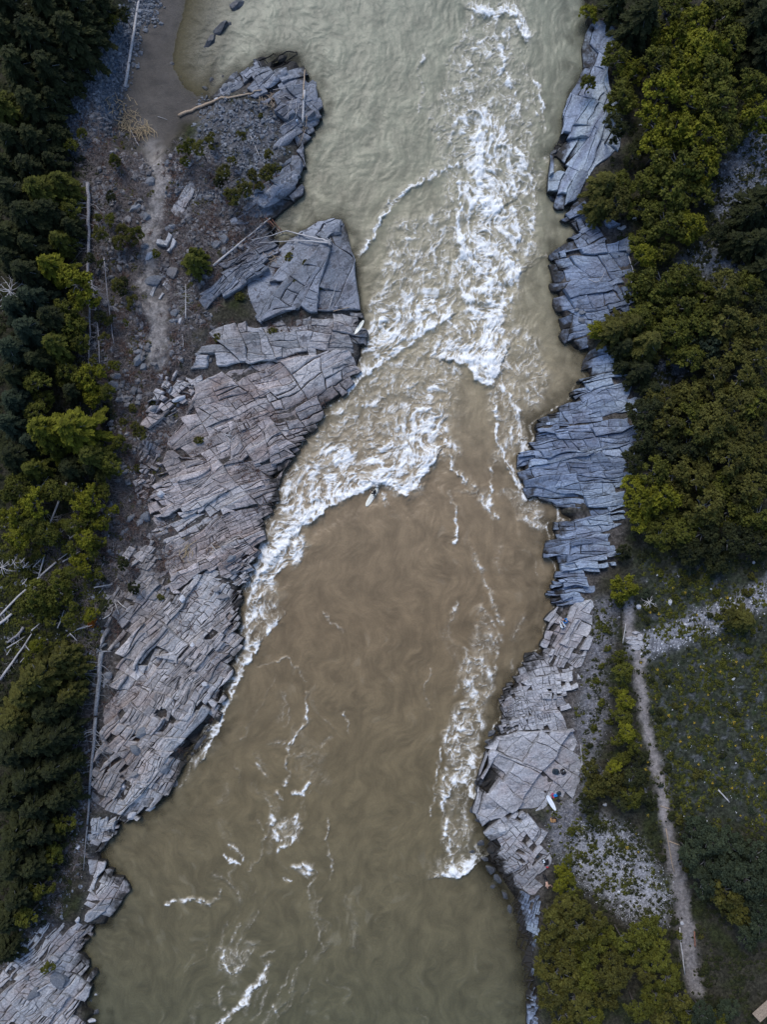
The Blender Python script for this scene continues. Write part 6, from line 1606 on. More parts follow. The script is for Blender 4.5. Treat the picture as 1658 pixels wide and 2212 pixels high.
wood('fallen_tree', 'whippy top of the fallen grey trunk by the muddy hollow', 'fallen tree', [(188,1785),(183,1830),(180,1880)], .10, .03, 'bark_blue', nbr=12, blen=1.0, over=.2)
wood('fallen_tree', 'long straight fallen pole reaching the left edge', 'fallen tree', [(121,1214),(60,1268),(0,1328),(-12,1340)], .10, .12, 'wood_pale', over=.3, nbr=8, blen=.9)
wood('fallen_tree', 'short grey pole leaning on the long fallen pole', 'fallen tree', [(96,1198),(83,1246)], .09, .07, 'wood_pale', over=.4, nbr=5, blen=.7)
wood('fallen_tree', 'second fallen pole, splintered at its lower left end', 'fallen tree', [(68,1369),(40,1412),(0,1468)], .06, .15, 'wood_pale', over=.3, nbr=16, blen=.8, brange=(.6, 1))
wood('fallen_tree', 'stubby pale log end at the left edge between the two fallen poles', 'fallen tree', [(25,1326),(-4,1349)], .15, .16, 'wood_pale', over=.3, nbr=3, blen=.6)
wood('fallen_tree', 'dark thick bough above the second fallen pole', 'fallen tree', [(50,1355),(35,1375),(15,1388)], .16, .1, 'bark_grey', over=.3, nbr=4, blen=.7)
wood('fallen_tree', 'short pale stub near the heap of bare branches at the left edge', 'fallen tree', [(53,1205),(37,1226)], .07, .05, 'wood_pale', over=.4, nbr=3, blen=.5)
wood('snag', 'pale broken trunk pointing up among the low green firs', 'dead tree', [(97,1153),(112,1120),(143,1042)], .06, .14, 'wood_pale', over=1.0, nbr=26, blen=1.3, brange=(0, .5))
for i, (u, v, n_, L_) in enumerate([(20,628,15,2.3),(10,1225,12,1.6),(35,1215,8,1.2),(1400,1300,10,1.0),(126,781,8,.9),(489,945,0,0)]):
    if not n_: continue
    z = 2
    for _ in range(6):
        x, y = at(u, v, z + 3.2 * (u < 100) * (v < 700)); z = float(zof(x, y))
    hh = 3.4 if (u < 100 and v < 700) else .7
    root = empty('dead_tree', (x, y, z)); mb = MB(); mb.tube([(0, 0, -.2), (.05, 0, hh * .6), (0, .05, hh)], [.13, .10, .06], 6); mb.build('trunk', M['wood_pale'], root)
    for k in range(n_):
        a = k * 6.28 / n_ + rw_.uniform(-.25, .25); L2 = L_ * rw_.uniform(.5, 1.1); zz = hh * rw_.uniform(.75, 1); b_ = MB()
        q = [np.array([0, 0, zz])]
        for t in (.35, .7, 1): q.append(np.array([math.cos(a + rw_.gauss(0, .14)) * L2 * t, math.sin(a + rw_.gauss(0, .14)) * L2 * t, zz + .25 * t - .45 * t * t]))
        b_.tube(q, [.04, .03, .02, .008], 4, tone=.75, cap=False)
        for e_ in range(3): b_.tube([q[2], q[2] + np.array([rw_.gauss(0, .3), rw_.gauss(0, .3), .1]) * L2 * .6], [.014, .005], 3, tone=.7, cap=False)
        b_.build('branch', M['wood_pale'], root)
    tag(root, name_it('bare star-shaped pale dead tree', u, v), 'dead tree', 'bare star-shaped dead trees')
for lab, pts, r0, r1, mt in [
  ('S-curved grey driftwood just above the fallen trunk end', [(224,1201),(226,1215),(214,1230)], .07, .04, 'wood_pale'),
  ('bent grey driftwood left of the cracked rocks below the S-curved one', [(223,1252),(225,1266),(209,1287)], .06, .03, 'wood_pale'),
  ('thick serpentine root right above the orange bush', [(243,1311),(240,1325),(232,1332),(221,1337)], .09, .06, 'wood_pale'),
  ('short straight bleached stick on the dark slabs', [(250,1303),(257,1326)], .05, .04, 'wood_pale'),
  ('curved bleached stick right of the short straight one', [(254,1298),(265,1309),(279,1317)], .06, .03, 'wood_pale'),
  ('dark twisted root below the orange bush', [(145,1375),(165,1360),(190,1350),(205,1340)], .1, .05, 'bark_grey'),
  ('thin pale upright stick on the scrub above the cracked slope', [(246,1163),(244,1208)], .04, .03, 'wood_pale'),
  ('pale diagonal branch over the broken layers near the tan stick heap', [(455,1175),(470,1192),(480,1210)], .05, .02, 'wood_pale'),
  ('short forked pale root in the scrub below the little white dead fir', [(393,722),(396,735),(395,750)], .06, .04, 'wood_pale'),
  ('forked pale stick among the scrub left of the sandy path', [(303,705),(296,730),(293,745)], .05, .03, 'wood_pale'),
  ('straight grey pole left of the pale rock strip', [(431,405),(413,448)], .05, .03, 'wood_pale'),
  ('two-tone pale pole on the rubble above the smooth rock hump', [(540,290),(565,348)], .06, .03, 'wood_pale'),
  ('pale pole parallel to the sandy path end, upper left headland', [(282,282),(300,315)], .07, .05, 'wood_pale'),
  ('small pale stick afloat on the sandbar near the curved log', [(340,252),(353,255),(361,259)], .03, .02, 'wood_pale'),
  ('short pale stick on the blue-grey scree', [(201,204),(226,210)], .06, .05, 'wood_pale'),
  ('thin grey stick upright on the scree left of the long pale log', [(262,110),(266,170)], .03, .03, 'wood_pale'),
  ('pale straight edging pole on the left side of the path head', [(1353,1347),(1347,1389)], .06, .05, 'wood_pale'),
  ('grey pole edging the path where it narrows beside the dark bushes', [(1365,1655),(1391,1690),(1398,1715)], .08, .05, 'bark_grey'),
  ('white split log lying on the hillside right of the path', [(1553,1706),(1577,1733)], .08, .07, 'wood_pale'),
  ('curved bleached branch in the pale stony patch', [(1345,1868),(1352,1895),(1365,1915)], .05, .03, 'wood_pale'),
  ('thin log step across the path beside the stony patch', [(1428,1741),(1448,1747)], .05, .05, 'wood_tan'),
  ('second thin log step further down the path', [(1447,1817),(1470,1826)], .06, .05, 'wood_tan'),
  ('long pale edging log on the left of the lower path', [(1470,2003),(1472,2040),(1481,2105)], .09, .07, 'wood_pale'),
  ('orange weathered board on the right of the lower path', [(1501,2012),(1503,2045)], .09, .08, 'wood_red'),
  ('slim pole following the left edge of the path in the trees', [(1440,1790),(1450,1850),(1458,1885)], .06, .04, 'wood_tan'),
  ('pale forked bare branch hanging over the upper right rocks', [(1359,553),(1366,575),(1371,590),(1363,620)], .08, .03, 'wood_pale'),
  ('second prong of the forked bare branch over the upper right rocks', [(1371,590),(1378,602),(1375,612)], .05, .02, 'wood_pale'),
  ('bleached zigzag stick on the lumpy rocks', [(1273,603),(1290,613),(1303,600),(1308,586)], .04, .02, 'wood_pale'),
]:
    wood('driftwood_branch' if len(pts) > 2 else 'driftwood_stick', lab, 'branch' if len(pts) > 2 else 'stick', pts, r0, r1, mt, lift=.12)
for k in range(26):
    u, v = rw_.uniform(5, 215), rw_.uniform(1060, 1480); a = rw_.gauss(.9, .6); L2 = rw_.uniform(14, 46)
    wood('fallen_pole', name_it('short pale fallen pole', u, v), 'fallen pole', [(u, v), (u + L2 * math.cos(a), v - L2 * math.sin(a))], rw_.uniform(.04, .09), .03, 'wood_pale', lift=.3, over=.5, nbr=rw_.randint(0, 5), blen=.6, group='pale poles fallen in the low growth, lower left')
def heap(u, v, n_, su, sv, ln, mat, label, ang=None):
    x, y, z = ground_of(u, v); z = float(zof(x, y)) + .15
    root = empty('stick_heap', (x, y, z))
    for k in range(n_):
        a = rw_.uniform(0, 3.14) if ang is None else math.radians(rw_.gauss(ang, 35)); L2 = ln * rw_.uniform(.4, 1.2)
        cx, cy = rw_.gauss(0, su * K), rw_.gauss(0, sv * K); cz = float(zof(x + cx, y + cy)) - z + rw_.uniform(.1, .4)
        b_ = MB(); d = np.array([math.cos(a), math.sin(a), rw_.gauss(0, .12)]) * L2 / 2
        b_.tube([np.array([cx, cy, cz]) - d, np.array([cx + rw_.gauss(0, .04), cy + rw_.gauss(0, .04), cz + .02]), np.array([cx, cy, cz]) + d], [.03 * rw_.uniform(.6, 1.5), .028, .015], 4, tone=rw_.uniform(.3, .9), cap=False)
        b_.build('stick', M[mat], root)
    _used[label] = 1; tag(root, label, 'stick heap')
M['wood_straw'] = plain('wood_straw', (.34, .27, .17), .85, .3, 7, True)
heap(275,262,60,14,14,1.0,'wood_straw','upper part of straw-coloured driftwood pile at the sandbar edge')
heap(305,285,70,14,9,1.1,'wood_straw','lower part of straw-coloured driftwood pile at the sandbar edge', -60)
heap(262,225,16,12,10,1.0,'wood_straw','loose tan sticks beside the foot of the long pale log')
heap(590,215,50,14,8,.8,'wood_tan','tan twig litter heap on the upper left headland')
heap(489,945,44,9,6,.9,'wood_pale','bleached stick heap in the rock hollow of the cracked slope')
heap(404,1192,30,7,12,.9,'wood_straw','tan stick heap above the steeply jointed slope', 75)
heap(655,262,30,6,12,.8,'wood_straw','straw sticks beneath the thick pale pole on the headland', 80)
heap(585,550,22,10,8,1.1,'wood_tan','brown sticks jammed behind the little cove')
heap(475,1190,26,14,8,.9,'wood_tan','brown twigs over the broken layers beside the left rapids')

# deck corner at the bottom right
x, y, z = ground_of(1655, 2170); z = float(zof(x, y)) + .5
root = empty('wooden_deck', (x, y, z), math.radians(42))
for k in range(5):
    b_ = MB(); w2, l2 = .26, 3.4
    b_.add([(-l2/2, k*w2-.6, 0), (l2/2, k*w2-.6, 0), (l2/2, k*w2-.6+w2-.02, 0), (-l2/2, k*w2-.6+w2-.02, 0), (-l2/2, k*w2-.6, .06), (l2/2, k*w2-.6, .06), (l2/2, k*w2-.6+w2-.02, .06), (-l2/2, k*w2-.6+w2-.02, .06)],
        [(0,3,2,1),(4,5,6,7),(0,1,5,4),(1,2,6,5),(2,3,7,6),(3,0,4,7)], .5); b_.build('plank', M['wood_tan'], root)
for sx in (-1.5, 1.5):
    b_ = MB(); b_.tube([(sx, 0, -.8), (sx, 0, 0)], .07, 6); b_.build('post', M['bark'], root)
tag(root, 'corner of a weathered wooden deck in the bottom right corner', 'deck')
# plank steps in the path
root = empty('rock_step', ground_of(1371, 1388)); root.location.z = float(zof(root.location.x, root.location.y))
for k, (u, v, a, b_) in enumerate([(1366,1378,13,5),(1370,1388,15,6),(1376,1398,13,6),(1384,1376,6,9),(1386,1392,5,9),(1374,1366,9,4)]):
    x, y, z = ground_of(u, v); poly = [(x + a * K * math.cos(t) * rb.uniform(.8, 1.1) , y + b_ * K * math.sin(t) * rb.uniform(.8, 1.1)) for t in np.linspace(0, 2 * math.pi, 9)[:-1]]
    V, F3, F4, tn = slab_geo(poly, .12, .02, 2, 20, random.Random(k), .7)
    link('slab', mesh_np('slab', V - np.array(root.location), [F3, F4], [M['rock_pave']], False, {'tone': tn}), root)
tag(root, 'rock step of pale slabs where the path crosses the stony rill', 'rock step')
# ------------------------------------------------------------------ people, boards and bags
def put(u, v, dz=0.0, hz=0.0):
    z = 1.5
    for _ in range(6):
        x, y = at(u, v, z + hz); z = top_z(x, y)
    z = max(z, *[min(z + .5, top_z(x + a, y + b_)) - .05 for a, b_ in ((.22, 0), (-.22, 0), (0, .22), (0, -.22))])
    return x, y, z + dz
M['wetsuit'] = plain('wetsuit_black', (.008, .009, .012), .45, .2, 8)
M['skin'] = plain('skin', (.52, .33, .25), .55, .08, 10)
M['hair'] = plain('hair_brown', (.035, .020, .013), .6, .3, 20)
M['blue_cloth'] = plain('blue_cloth', (.008, .19, .52), .6, .2, 10)
M['white_cloth'] = plain('white_cloth', (.62, .68, .74), .7, .1, 10)
M['jeans'] = plain('dark_trousers', (.02, .03, .06), .8, .2, 10)
M['board_cream'] = plain('board_cream', (.74, .73, .64), .25, .04, 2, spec=.25)
M['board_white'] = plain('board_white', (.78, .82, .86), .25, .03, 2, spec=.5)
M['black_fabric'] = plain('black_fabric', (.012, .012, .015), .7, .3, 6)
M['slate_fabric'] = plain('slate_fabric', (.018, .030, .042), .6, .3, 6)
M['tan_fabric'] = plain('tan_fabric', (.36, .20, .085), .75, .25, 6)
M['red_fabric'] = plain('red_fabric', (.48, .05, .07), .75, .25, 6)
M['pink_fabric'] = plain('pink_fabric', (.30, .07, .12), .75, .25, 6)

EDG = [('pelvis','spine'),('spine','chest'),('chest','neck'),('neck','head'),('head','crown'),
       ('chest','shl'),('shl','ell'),('ell','hal'),('chest','shr'),('shr','elr'),('elr','har'),
       ('pelvis','hil'),('hil','knl'),('knl','anl'),('anl','tol'),('pelvis','hir'),('hir','knr'),('knr','anr'),('anr','tor')]
RAD = dict(pelvis=(.15,.11), spine=(.13,.10), chest=(.155,.11), neck=(.058,.058), head=(.088,.10), crown=(.062,.07), shl=(.075,.07), shr=(.075,.07), ell=(.046,.046), elr=(.046,.046),
           hal=(.032,.032), har=(.032,.032), hil=(.095,.09), hir=(.095,.09), knl=(.062,.062), knr=(.062,.062), anl=(.042,.042), anr=(.042,.042), tol=(.038,.03), tor=(.038,.03))
def person(loc, rz, J, region, mats, label, hair='hair', hood=False):
    names = list(RAD); ix = {k: i for i, k in enumerate(names)}
    me = bpy.data.meshes.new('person')
    me.from_pydata([J[k] for k in names], [(ix[a], ix[b_]) for a, b_ in EDG], [])
    tmp = bpy.data.objects.new('person', me); COL.objects.link(tmp)
    tmp.modifiers.new('Skin', 'SKIN'); sm = tmp.modifiers.new('Sub', 'SUBSURF'); sm.levels = 2
    sv = me.skin_vertices[0].data
    for k in names: sv[ix[k]].radius = RAD[k]; sv[ix[k]].use_root = (k == 'pelvis')
    dg = bpy.context.evaluated_depsgraph_get()
    body = bpy.data.meshes.new_from_object(tmp.evaluated_get(dg))
    bpy.data.objects.remove(tmp)
    n = len(body.vertices); co = np.empty(n * 3, np.float32); body.vertices.foreach_get('co', co); co = co.reshape(-1, 3)
    F = [list(p.vertices) for p in body.polygons]; V = [tuple(c) for c in co]
    # nearest skeleton piece gives the clothing region
    P0 = np.array([J[a] for a, b_ in EDG]); P1 = np.array([J[b_] for a, b_ in EDG])
    cen = np.array([co[f].mean(0) for f in F]); mi = []
    for c in cen:
        ab = P1 - P0; t = np.clip(((c - P0) * ab).sum(1) / ((ab ** 2).sum(1) + 1e-9), 0, 1)
        k = int((((P0 + ab * t[:, None]) - c) ** 2).sum(1).argmin()); e = EDG[k]
        mi.append(region(e[1], t[k]))
    # hands: palm with five unequal bent fingers; nose and ears
    def tube(pts, rads, m_i, nn=5):
        b_ = MB(); b_.tube(pts, rads, nn); o0 = len(V)
        for a in b_.V: V.extend([tuple(q) for q in a])
        for fs in b_.F4 + b_.F3:
            for f in fs: F.append([int(q) + o0 for q in f]); mi.append(m_i)
    for s_, el, ha in ((1, 'ell', 'hal'), (-1, 'elr', 'har')):
        e = np.array(J[el]); h = np.array(J[ha]); d = (h - e) / (np.linalg.norm(h - e) + 1e-9)
        sd = np.cross(d, [0, 0, 1.0]); sd /= np.linalg.norm(sd) + 1e-6; dn = np.cross(sd, d) * -1
        mh = region(ha, 1.0)
        tube([h, h + d * .05, h + d * .09], [.030, .040, .034], mh, 6)
        for q, L in ((-.03, .055), (-.01, .072), (.01, .078), (.03, .066)):
            p = h + d * .085 + sd * q
            tube([p, p + d * L * .5 - np.array([0, 0, .008]), p + d * L * .85 - np.array([0, 0, .03])], [.010, .009, .007], mh)
        p = h + d * .03 + sd * .035 * s_; tube([p, p + d * .03 + sd * .03 * s_, p + d * .06 + sd * .035 * s_ - np.array([0, 0, .015])], [.012, .010, .008], mh)
    hd = np.array(J['head']); nk = np.array(J['neck']); up = (np.array(J['crown']) - nk); up /= np.linalg.norm(up)
    fw = np.array(J.get('face', (0, 1, 0)), float); fw -= up * (fw @ up); fw /= np.linalg.norm(fw); sd = np.cross(fw, up)
    sk = region('face', 1.0)
    tube([hd + fw * .08 + up * .01, hd + fw * .115 - up * .02], [.012, .014], sk)
    for s_ in (-1, 1):
        tube([hd + sd * .085 * s_ + up * .02, hd + sd * .095 * s_ - up * .02], [.014, .012], sk)
        tube([hd + fw * .083 + sd * .032 * s_ + up * .022, hd + fw * .092 + sd * .032 * s_ + up * .022], [.010, .006], 2)
    tube([hd + fw * .083 + sd * .022 - up * .048, hd + fw * .088 - sd * .022 - up * .048], [.006, .006], 2)
    b2 = bpy.data.meshes.new('person'); b2.from_pydata(V, [], F); b2.update()
    for m_ in mats: b2.materials.append(M[m_])
    b2.polygons.foreach_set('material_index', mi); b2.polygons.foreach_set('use_smooth', [True] * len(F))
    o = link('person', b2, None, loc, rz)
    # hair or hood
    Vh = []; 
    for v_ in IV:
        w_ = v_ * np.array([1, 1, 1]); k = w_ @ up; f_ = w_ @ fw
        r_ = .108 if (k > -.1 and f_ < .55) or k > .55 or f_ < -.2 else .078
        Vh.append(hd + up * .02 + w_ * r_ * (1 + .05 * math.sin(9 * w_[0] + 7 * w_[1])))
    mh = bpy.data.meshes.new('hair'); mh.from_pydata([tuple(q) for q in Vh], [], [list(f) for f in IF]); mh.materials.append(M['wetsuit' if hood else hair]); mh.polygons.foreach_set('use_smooth', [True] * len(IF))
    link('hood' if hood else 'hair', mh, o)
    _used[label] = 1; tag(o, label, 'person')
    return o
def surfboard(loc, rz, L, wmax, mat, label, swallow=False, tilt=(0, 0), roundnose=True, point=False, noser=.5):
    n = 26; rows = []
    for i in range(n):
        t = i / (n - 1); s_ = 2 * t - 1            # tail -1 .. nose +1
        if s_ > 0: hw = (1 - abs(s_) ** (3.4 if roundnose else 2.0)) ** (.55 if roundnose else .8)
        else: hw = (1 - abs(s_) ** 2.2) ** .7 * 1.0 + (.22 if swallow or not point else 0) * (abs(s_) ** 4)
        rows.append((s_ * L / 2, max(.012, hw) * wmax / 2, .10 * (s_ ** 4) * (1.3 if s_ > 0 else .5)))
    V, F = [], []
    m_ = 12
    for y, hw, rk_ in rows:
        for k in range(m_):
            a = k * 2 * math.pi / m_; th = .038 * min(1, hw / (.10) + .15)
            V.append((hw * math.cos(a) * (1 if abs(math.cos(a)) > .3 else 1), y - (.16 * (1 - abs(math.cos(a))) * -1 if False else 0), rk_ + th * math.copysign(abs(math.sin(a)) ** .6, math.sin(a))))
    for i in range(n - 1):
        for k in range(m_): F.append((i * m_ + k, i * m_ + (k + 1) % m_, (i + 1) * m_ + (k + 1) % m_, (i + 1) * m_ + k))
    if swallow:
        for k in range(m_):
            x, y, z = V[k]; V[k] = (x, y + .16 * (1 - abs(x) / (rows[0][1])), z)
            x, y, z = V[m_ + k]; V[m_ + k] = (x, y + .05 * (1 - abs(x) / (rows[1][1])), z)
    F.append(tuple(range(m_))[::-1]); F.append(tuple((n - 1) * m_ + k for k in range(m_)))
    me = bpy.data.meshes.new('deck'); me.from_pydata(V, [], F); me.materials.append(M[mat]); me.polygons.foreach_set('use_smooth', [True] * len(F))
    root = empty('surfboard', loc); root.rotation_euler = (tilt[0], tilt[1], rz)
    link('deck', me, root)
    b_ = MB(); ys = np.linspace(-.44 * L, .46 * L, 14); zz = [.10 * ((2 * y / L) ** 4) * (1.3 if y > 0 else .5) + .039 for y in ys]
    b_.tube([(0, y, z) for y, z in zip(ys, zz)], .006, 4); b_.build('stringer', M['wood_tan'], root)
    for fx_ in ((0,) if L > 2.3 else (-.1, 0, .1)):
        f = bpy.data.meshes.new('fin'); y0 = -.42 * L
        f.from_pydata([(fx_ - .006, y0, -.03), (fx_ - .006, y0 + .16, -.03), (fx_ - .004, y0 - .02, -.20), (fx_ + .006, y0, -.03), (fx_ + .006, y0 + .16, -.03), (fx_ + .004, y0 - .02, -.20)], [], [(0, 1, 2), (5, 4, 3), (0, 2, 5, 3), (1, 4, 5, 2), (0, 3, 4, 1)])
        f.materials.append(M['black_fabric']); link('fin', f, root)
    _used[label] = 1; tag(root, label, 'surfboard'); return root
def rzdir(u0, v0, u1, v1): return math.atan2(-(v1 - v0), u1 - u0) - math.pi / 2

# the surfer
bx, by = at(804, 1073, .3); bz = water_z(bx, by) + .10
surfboard((bx, by, bz), rzdir(817, 1052, 791, 1094), 2.62, .62, 'board_cream', 'long cream surfboard under the surfer at the foot of the breaking wave', swallow=True, tilt=(-.03, .02))
suit = lambda j, t: 1 if (j in ('hal', 'har') and t > .97) or j in ('face',) else 0
suit_hood = lambda j, t: 1 if j == 'face' else 0
def rel(u, v, u0, v0, z): return ((u - u0) * K, -(v - v0) * K, z)
u0, v0 = 810.5, 1063.5
R_ = lambda u, v, z: rel(u, v, u0, v0, z)
J = dict(pelvis=R_(812.3, 1062.6, .50), spine=R_(810.6, 1063.4, .68), chest=R_(808.2, 1064.4, .86), neck=R_(806.4, 1065.2, .96), head=R_(805.0, 1065.8, 1.02), crown=R_(804.2, 1066.1, 1.10),
    shl=R_(807.2, 1061.2, .88), ell=R_(805.0, 1058.8, .84), hal=R_(801.6, 1060.4, .80), shr=R_(809.4, 1067.4, .84), elr=R_(810.6, 1070.8, .72), har=R_(807.6, 1074.0, .66),
    hil=R_(812.0, 1060.6, .50), knl=R_(808.4, 1059.6, .38), anl=R_(811.4, 1057.2, .08), tol=R_(808.6, 1057.6, .05), hir=R_(812.2, 1064.8, .50), knr=R_(807.8, 1067.2, .40), anr=R_(808.8, 1069.2, .08), tor=R_(805.8, 1070.2, .05), face=(-1, -.4, -.2))
px, py = at(u0, v0, .9)
person((px, py, bz + .02), 0, J, suit, ['wetsuit', 'skin', 'hair'], 'surfer in a black wetsuit crouching on the cream board at the wave', hood=True)

# the person carrying a board on the left bank rock
x, y, z = put(771, 702)
def standing(z0=0, lean=0, reach=None):
    return dict(pelvis=(0, 0, .93), spine=(0, .02, 1.10), chest=(0, .03 + lean, 1.30), neck=(0, .05 + lean, 1.46), head=(0, .08 + lean * 1.2, 1.58), crown=(0, .07 + lean * 1.2, 1.68),
        shl=(-.18, .03 + lean, 1.38), ell=(-.26, .06, 1.12), hal=(-.24, .25, .98), shr=(.18, .03 + lean, 1.38), elr=(.30, .10, 1.16), har=(.42, .22, 1.00),
        hil=(-.10, 0, .88), knl=(-.11, .06, .50), anl=(-.12, 0, .08), tol=(-.13, .15, .04), hir=(.10, 0, .88), knr=(.12, .10, .50), anr=(.12, .02, .08), tor=(.14, .17, .04), face=(0, 1, 0))
Js = standing(); Js['ell'] = (-.36, .04, 1.34); Js['hal'] = (-.56, .02, 1.24)
person((x, y, z), math.radians(-160), {k: (v_ if k == 'face' else tuple(v_)) for k, v_ in Js.items()}, suit_hood, ['wetsuit', 'skin', 'hair'],
       'person in black wetsuit on the left rock edge, arm over a cream board', hood=True)
bx, by = at(776.3, 707, z + 1.15)
surfboard((bx, by, z + 1.02), rzdir(786, 692, 766.5, 722), 1.95, .50, 'board_cream', 'pointed cream surfboard at the left rock edge, gripped by a black arm', roundnose=False, tilt=(0, .25), swallow=True)

# the two people on the right rock shelf
def seated(lean=.16, arms='hug'):
    J = dict(pelvis=(0, 0, .12), spine=(0, .05, .30), chest=(0, .05 + lean, .50), neck=(0, .10 + lean * 1.4, .64), head=(0, .15 + lean * 1.7, .74), crown=(0, .17 + lean * 1.8, .83),
        shl=(-.19, .05 + lean, .54), shr=(.19, .05 + lean, .54), hil=(-.10, .04, .12), hir=(.10, .04, .12), knl=(-.16, .42, .40), knr=(.16, .42, .40), anl=(-.12, .62, .06), anr=(.12, .62, .06), tol=(-.12, .78, .05), tor=(.12, .78, .05), face=(0, 1, -.3))
    if arms == 'hug': J.update(ell=(-.30, .34, .42), hal=(-.10, .56, .36), elr=(.30, .34, .42), har=(.10, .56, .36))
    else: J.update(ell=(-.26, .25, .30), hal=(-.16, .45, .30), elr=(.26, .25, .30), har=(.16, .45, .30))
    return J
jacket = lambda j, t: 1 if (j in ('hal', 'har') and t > .8) or j in ('face', 'crown', 'neck') or j == 'head' else (3 if j[:2] in ('hi', 'kn', 'an', 'to') and j[:3] != 'hil' and j[:3] != 'hir' else 0)
x, y, z = put(1226, 1343)
person((x, y, z), math.radians(62), seated(.20), jacket, ['blue_cloth', 'skin', 'hair', 'jeans'], 'person in a bright blue jacket sitting bent forward on the right rock shelf')
x, y, z = put(1217, 1355)
person((x, y, z), math.radians(20), seated(.05, 'x'), jacket, ['white_cloth', 'skin', 'hair', 'white_cloth'], 'person in white sitting below the one in the blue jacket')

# the bare-backed person
u0, v0 = 1176, 1897
x, y, z = put(1176, 1894)
R_ = lambda u, v, zz: rel(u, v, u0, v0, zz)
J = dict(pelvis=R_(1177.2, 1897.6, .88), spine=R_(1178.2, 1901.4, .96), chest=R_(1179.4, 1906.6, .98), neck=R_(1180.1, 1910.4, .93), head=R_(1180.4, 1913.2, .88), crown=R_(1180.6, 1914.8, .84),
    shl=R_(1183.0, 1907.6, .94), ell=R_(1187.2, 1907.4, .74), hal=R_(1190.8, 1912.2, .58), shr=R_(1176.4, 1908.4, .94), elr=R_(1176.8, 1911.2, .68), har=R_(1180.0, 1914.6, .48),
    hil=R_(1179.0, 1896.8, .86), knl=R_(1179.2, 1895.2, .48), anl=R_(1178.0, 1892.4, .08), tol=R_(1178.6, 1895.0, .04), hir=R_(1175.4, 1896.6, .86), knr=R_(1175.0, 1893.6, .50), anr=R_(1173.6, 1889.8, .08), tor=R_(1174.0, 1892.6, .04), face=(.1, -.3, -1))
bare = lambda j, t: 0 if j[:2] in ('hi', 'kn', 'an', 'to') or (j == 'spine' and t < .45) else (2 if j in ('crown',) else 1)
person((x, y, z), 0, J, bare, ['wetsuit', 'skin', 'hair'], 'bare-backed person bending down with black wetsuit rolled to the waist')

x, y, z = put(1190, 1731)
z = max([z] + [top_z(x + t * .33, y - t * .55 * 1.2) for t in (-1.2, -.6, .6, 1.2)])
surfboard((x, y, z + .09), rzdir(1200, 1748, 1180, 1713), 2.02, .52, 'board_white', 'white surfboard lying flat on the pale rock shelf', tilt=(.02, .0))

def lump(name, u, v, a, b_, h, ang, mat, label, cat, straps=0, strapmat='black_fabric', flat=.5, parts=()):
    x, y, z = put(u, v); root = empty(name, (x, y, z), math.radians(ang))
    V = []
    for q in IV:
        sgn = np.sign(q) * np.abs(q) ** .72
        V.append((sgn[0] * a, sgn[1] * b_, h * (.48 + .5 * sgn[2]) * (1 + .15 * math.sin(5 * q[0] + 3 * q[1]))))
    me = bpy.data.meshes.new('body'); me.from_pydata(V, [], [list(f) for f in IF]); me.materials.append(M[mat]); me.polygons.foreach_set('use_smooth', [True] * len(IF))
    link('body', me, root)
    for k in range(straps):
        s_ = (-1, 1)[k % 2]; mb = MB(); mb.tube([(s_ * a * .35, -b_ * .8, h * .9), (s_ * a * .45, 0, h * 1.12), (s_ * a * .35, b_ * .8, h * .9)], .022, 5); mb.build('strap', M[strapmat], root)
    mb = MB(); mb.tube([(-a * .8, b_ * .25, h * .92), (0, b_ * .3, h * 1.06), (a * .8, b_ * .25, h * .92)], .012, 4); mb.build('zip', M['wood_pale'] if name == 'backpack' else M[strapmat], root)
    for nm, px_, py_, pa, pb, ph, pm in parts:
        V = [(px_ + q[0] * pa, py_ + q[1] * pb, h * .75 + ph * (.5 + .5 * q[2])) for q in IV]
        m2 = bpy.data.meshes.new(nm); m2.from_pydata(V, [], [list(f) for f in IF]); m2.materials.append(M[pm]); link(nm, m2, root)
    _used[label] = 1; tag(root, label, cat); return root
def cloth(u, v, a, b_, ang, mat, label, cat='towel', name='towel'):
    x, y, z = put(u, v); n = 12; V = []
    r = np.random.RandomState(int(u))
    for j in range(n):
        for i in range(n):
            s_, t = i / (n - 1) * 2 - 1, j / (n - 1) * 2 - 1
            w_ = .8 + .25 * float(pn(s_ * 1.5 + u, t * 1.5, 3)); q = .10 + .07 * float(pn(s_ * 2.5 + u, t * 2.5 + v, 5))
            if abs(s_) > .95 or abs(t) > .95: q = .0
            V.append((s_ * a * w_, t * b_ * w_, max(.02, q)))
    F = [(j * n + i, j * n + i + 1, (j + 1) * n + i + 1, (j + 1) * n + i) for j in range(n - 1) for i in range(n - 1)]
    me = bpy.data.meshes.new(name); me.from_pydata(V, [], F); me.materials.append(M[mat]); me.polygons.foreach_set('use_smooth', [True] * len(F))
    o = link(name, me, None, (x, y, z), math.radians(ang)); _used[label] = 1; tag(o, label, cat); return o
lump('gear_bag', 1201, 1666, .40, .33, .26, -15, 'slate_fabric', 'oval dark blue-black bag on the pale rock shelf, left of the backpack', 'bag', straps=1, parts=(('handle', .42, -.02, .09, .06, .08, 'black_fabric'),))
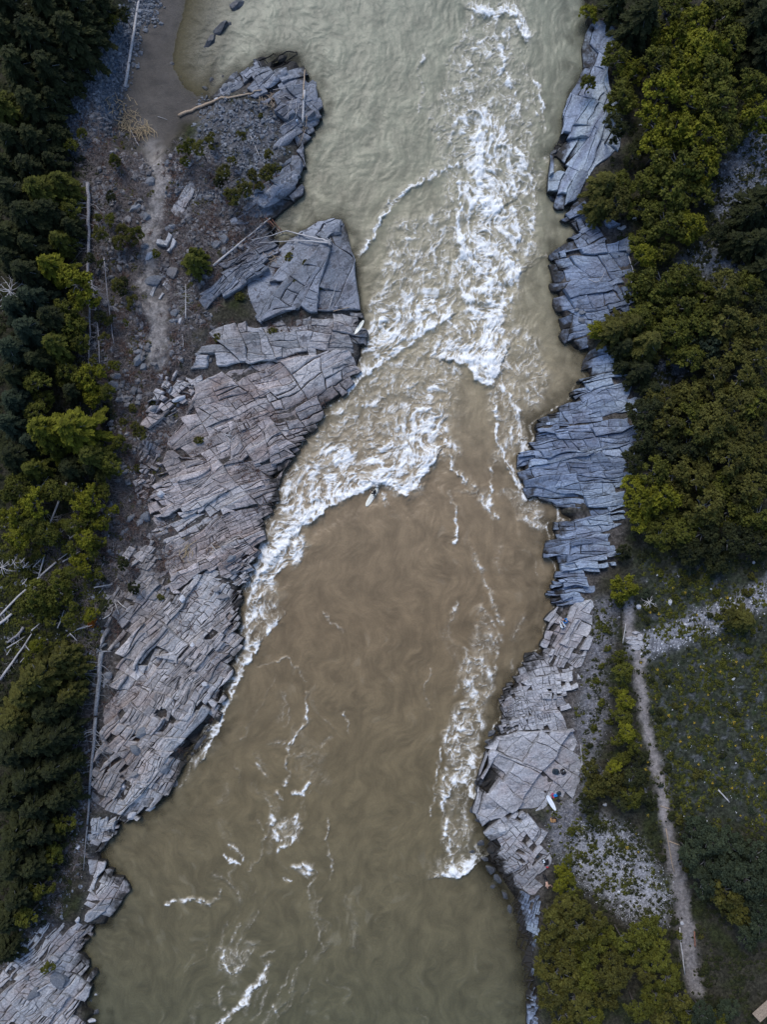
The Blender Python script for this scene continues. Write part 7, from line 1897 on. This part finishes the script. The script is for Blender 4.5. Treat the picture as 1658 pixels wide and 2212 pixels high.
lump('backpack', 1217, 1666, .30, .34, .32, 25, 'black_fabric', 'black backpack beside the oval dark bag', 'backpack', straps=2, parts=(('pocket', 0, -.1, .18, .14, .14, 'black_fabric'), ('badge', .10, .12, .045, .045, .16, 'white_cloth'), ('loop', -.18, .1, .03, .12, .15, 'wood_pale')))
cloth(1194, 1716, .24, .16, 50, 'pink_fabric', 'dark pink towel between the white surfboard and the blue jacket')
cloth(1196, 1721, .20, .14, -40, 'red_fabric', 'red cloth crumpled right of the white surfboard')
cloth(1201, 1717, .34, .24, 20, 'blue_cloth', 'bright blue jacket spread beside the white surfboard', 'jacket', 'jacket')
lump('sports_bag', 1208, 1713, .26, .24, .24, 30, 'slate_fabric', 'dark blue bag at the upper right of the blue jacket', 'bag', straps=1)
lump('sports_bag', 1207, 1728, .25, .18, .2, -35, 'black_fabric', 'small black bag below the blue jacket', 'bag', straps=1)
lump('shoe', 1179, 1710, .17, .10, .10, -20, 'black_fabric', 'black shoe above the nose of the white surfboard', 'shoe', parts=(('sole', 0, 0, .15, .08, .02, 'wood_red'),))
lump('canvas_bag', 1196, 1770, .38, .30, .34, 0, 'tan_fabric', 'tan bag with black edging on the gravel below the white surfboard', 'bag', straps=2, parts=(('flap', .02, .26, .30, .10, .12, 'black_fabric'), ('side_pocket', .34, 0, .09, .22, .12, 'black_fabric')))
cloth(1162, 1850, .24, .20, 40, 'slate_fabric', 'dark cloth lying left of the blue and white bag', 'cloth', 'cloth')
lump('sports_bag', 1174, 1857, .20, .26, .24, 15, 'black_fabric', 'black bag with white top near the bare-backed person', 'bag', straps=1, parts=(('flap', .02, -.08, .14, .09, .14, 'white_cloth'), ('pocket', .02, .12, .12, .08, .12, 'white_cloth')))
cloth(1181, 1862, .32, .42, 5, 'black_fabric', 'large black wetsuit heap beside the white-topped bag', 'wetsuit', 'wetsuit')
cloth(1183, 1873, .18, .10, 0, 'red_fabric', 'small red cloth under the black wetsuit heap', 'cloth', 'cloth')
lump('water_jug', 642, 262, .12, .12, .3, 0, 'white_cloth', 'white bottle on the tip of the upper left headland', 'bottle', parts=(('cap', 0, 0, .05, .05, .12, 'blue_cloth'),))
print('DONE people')
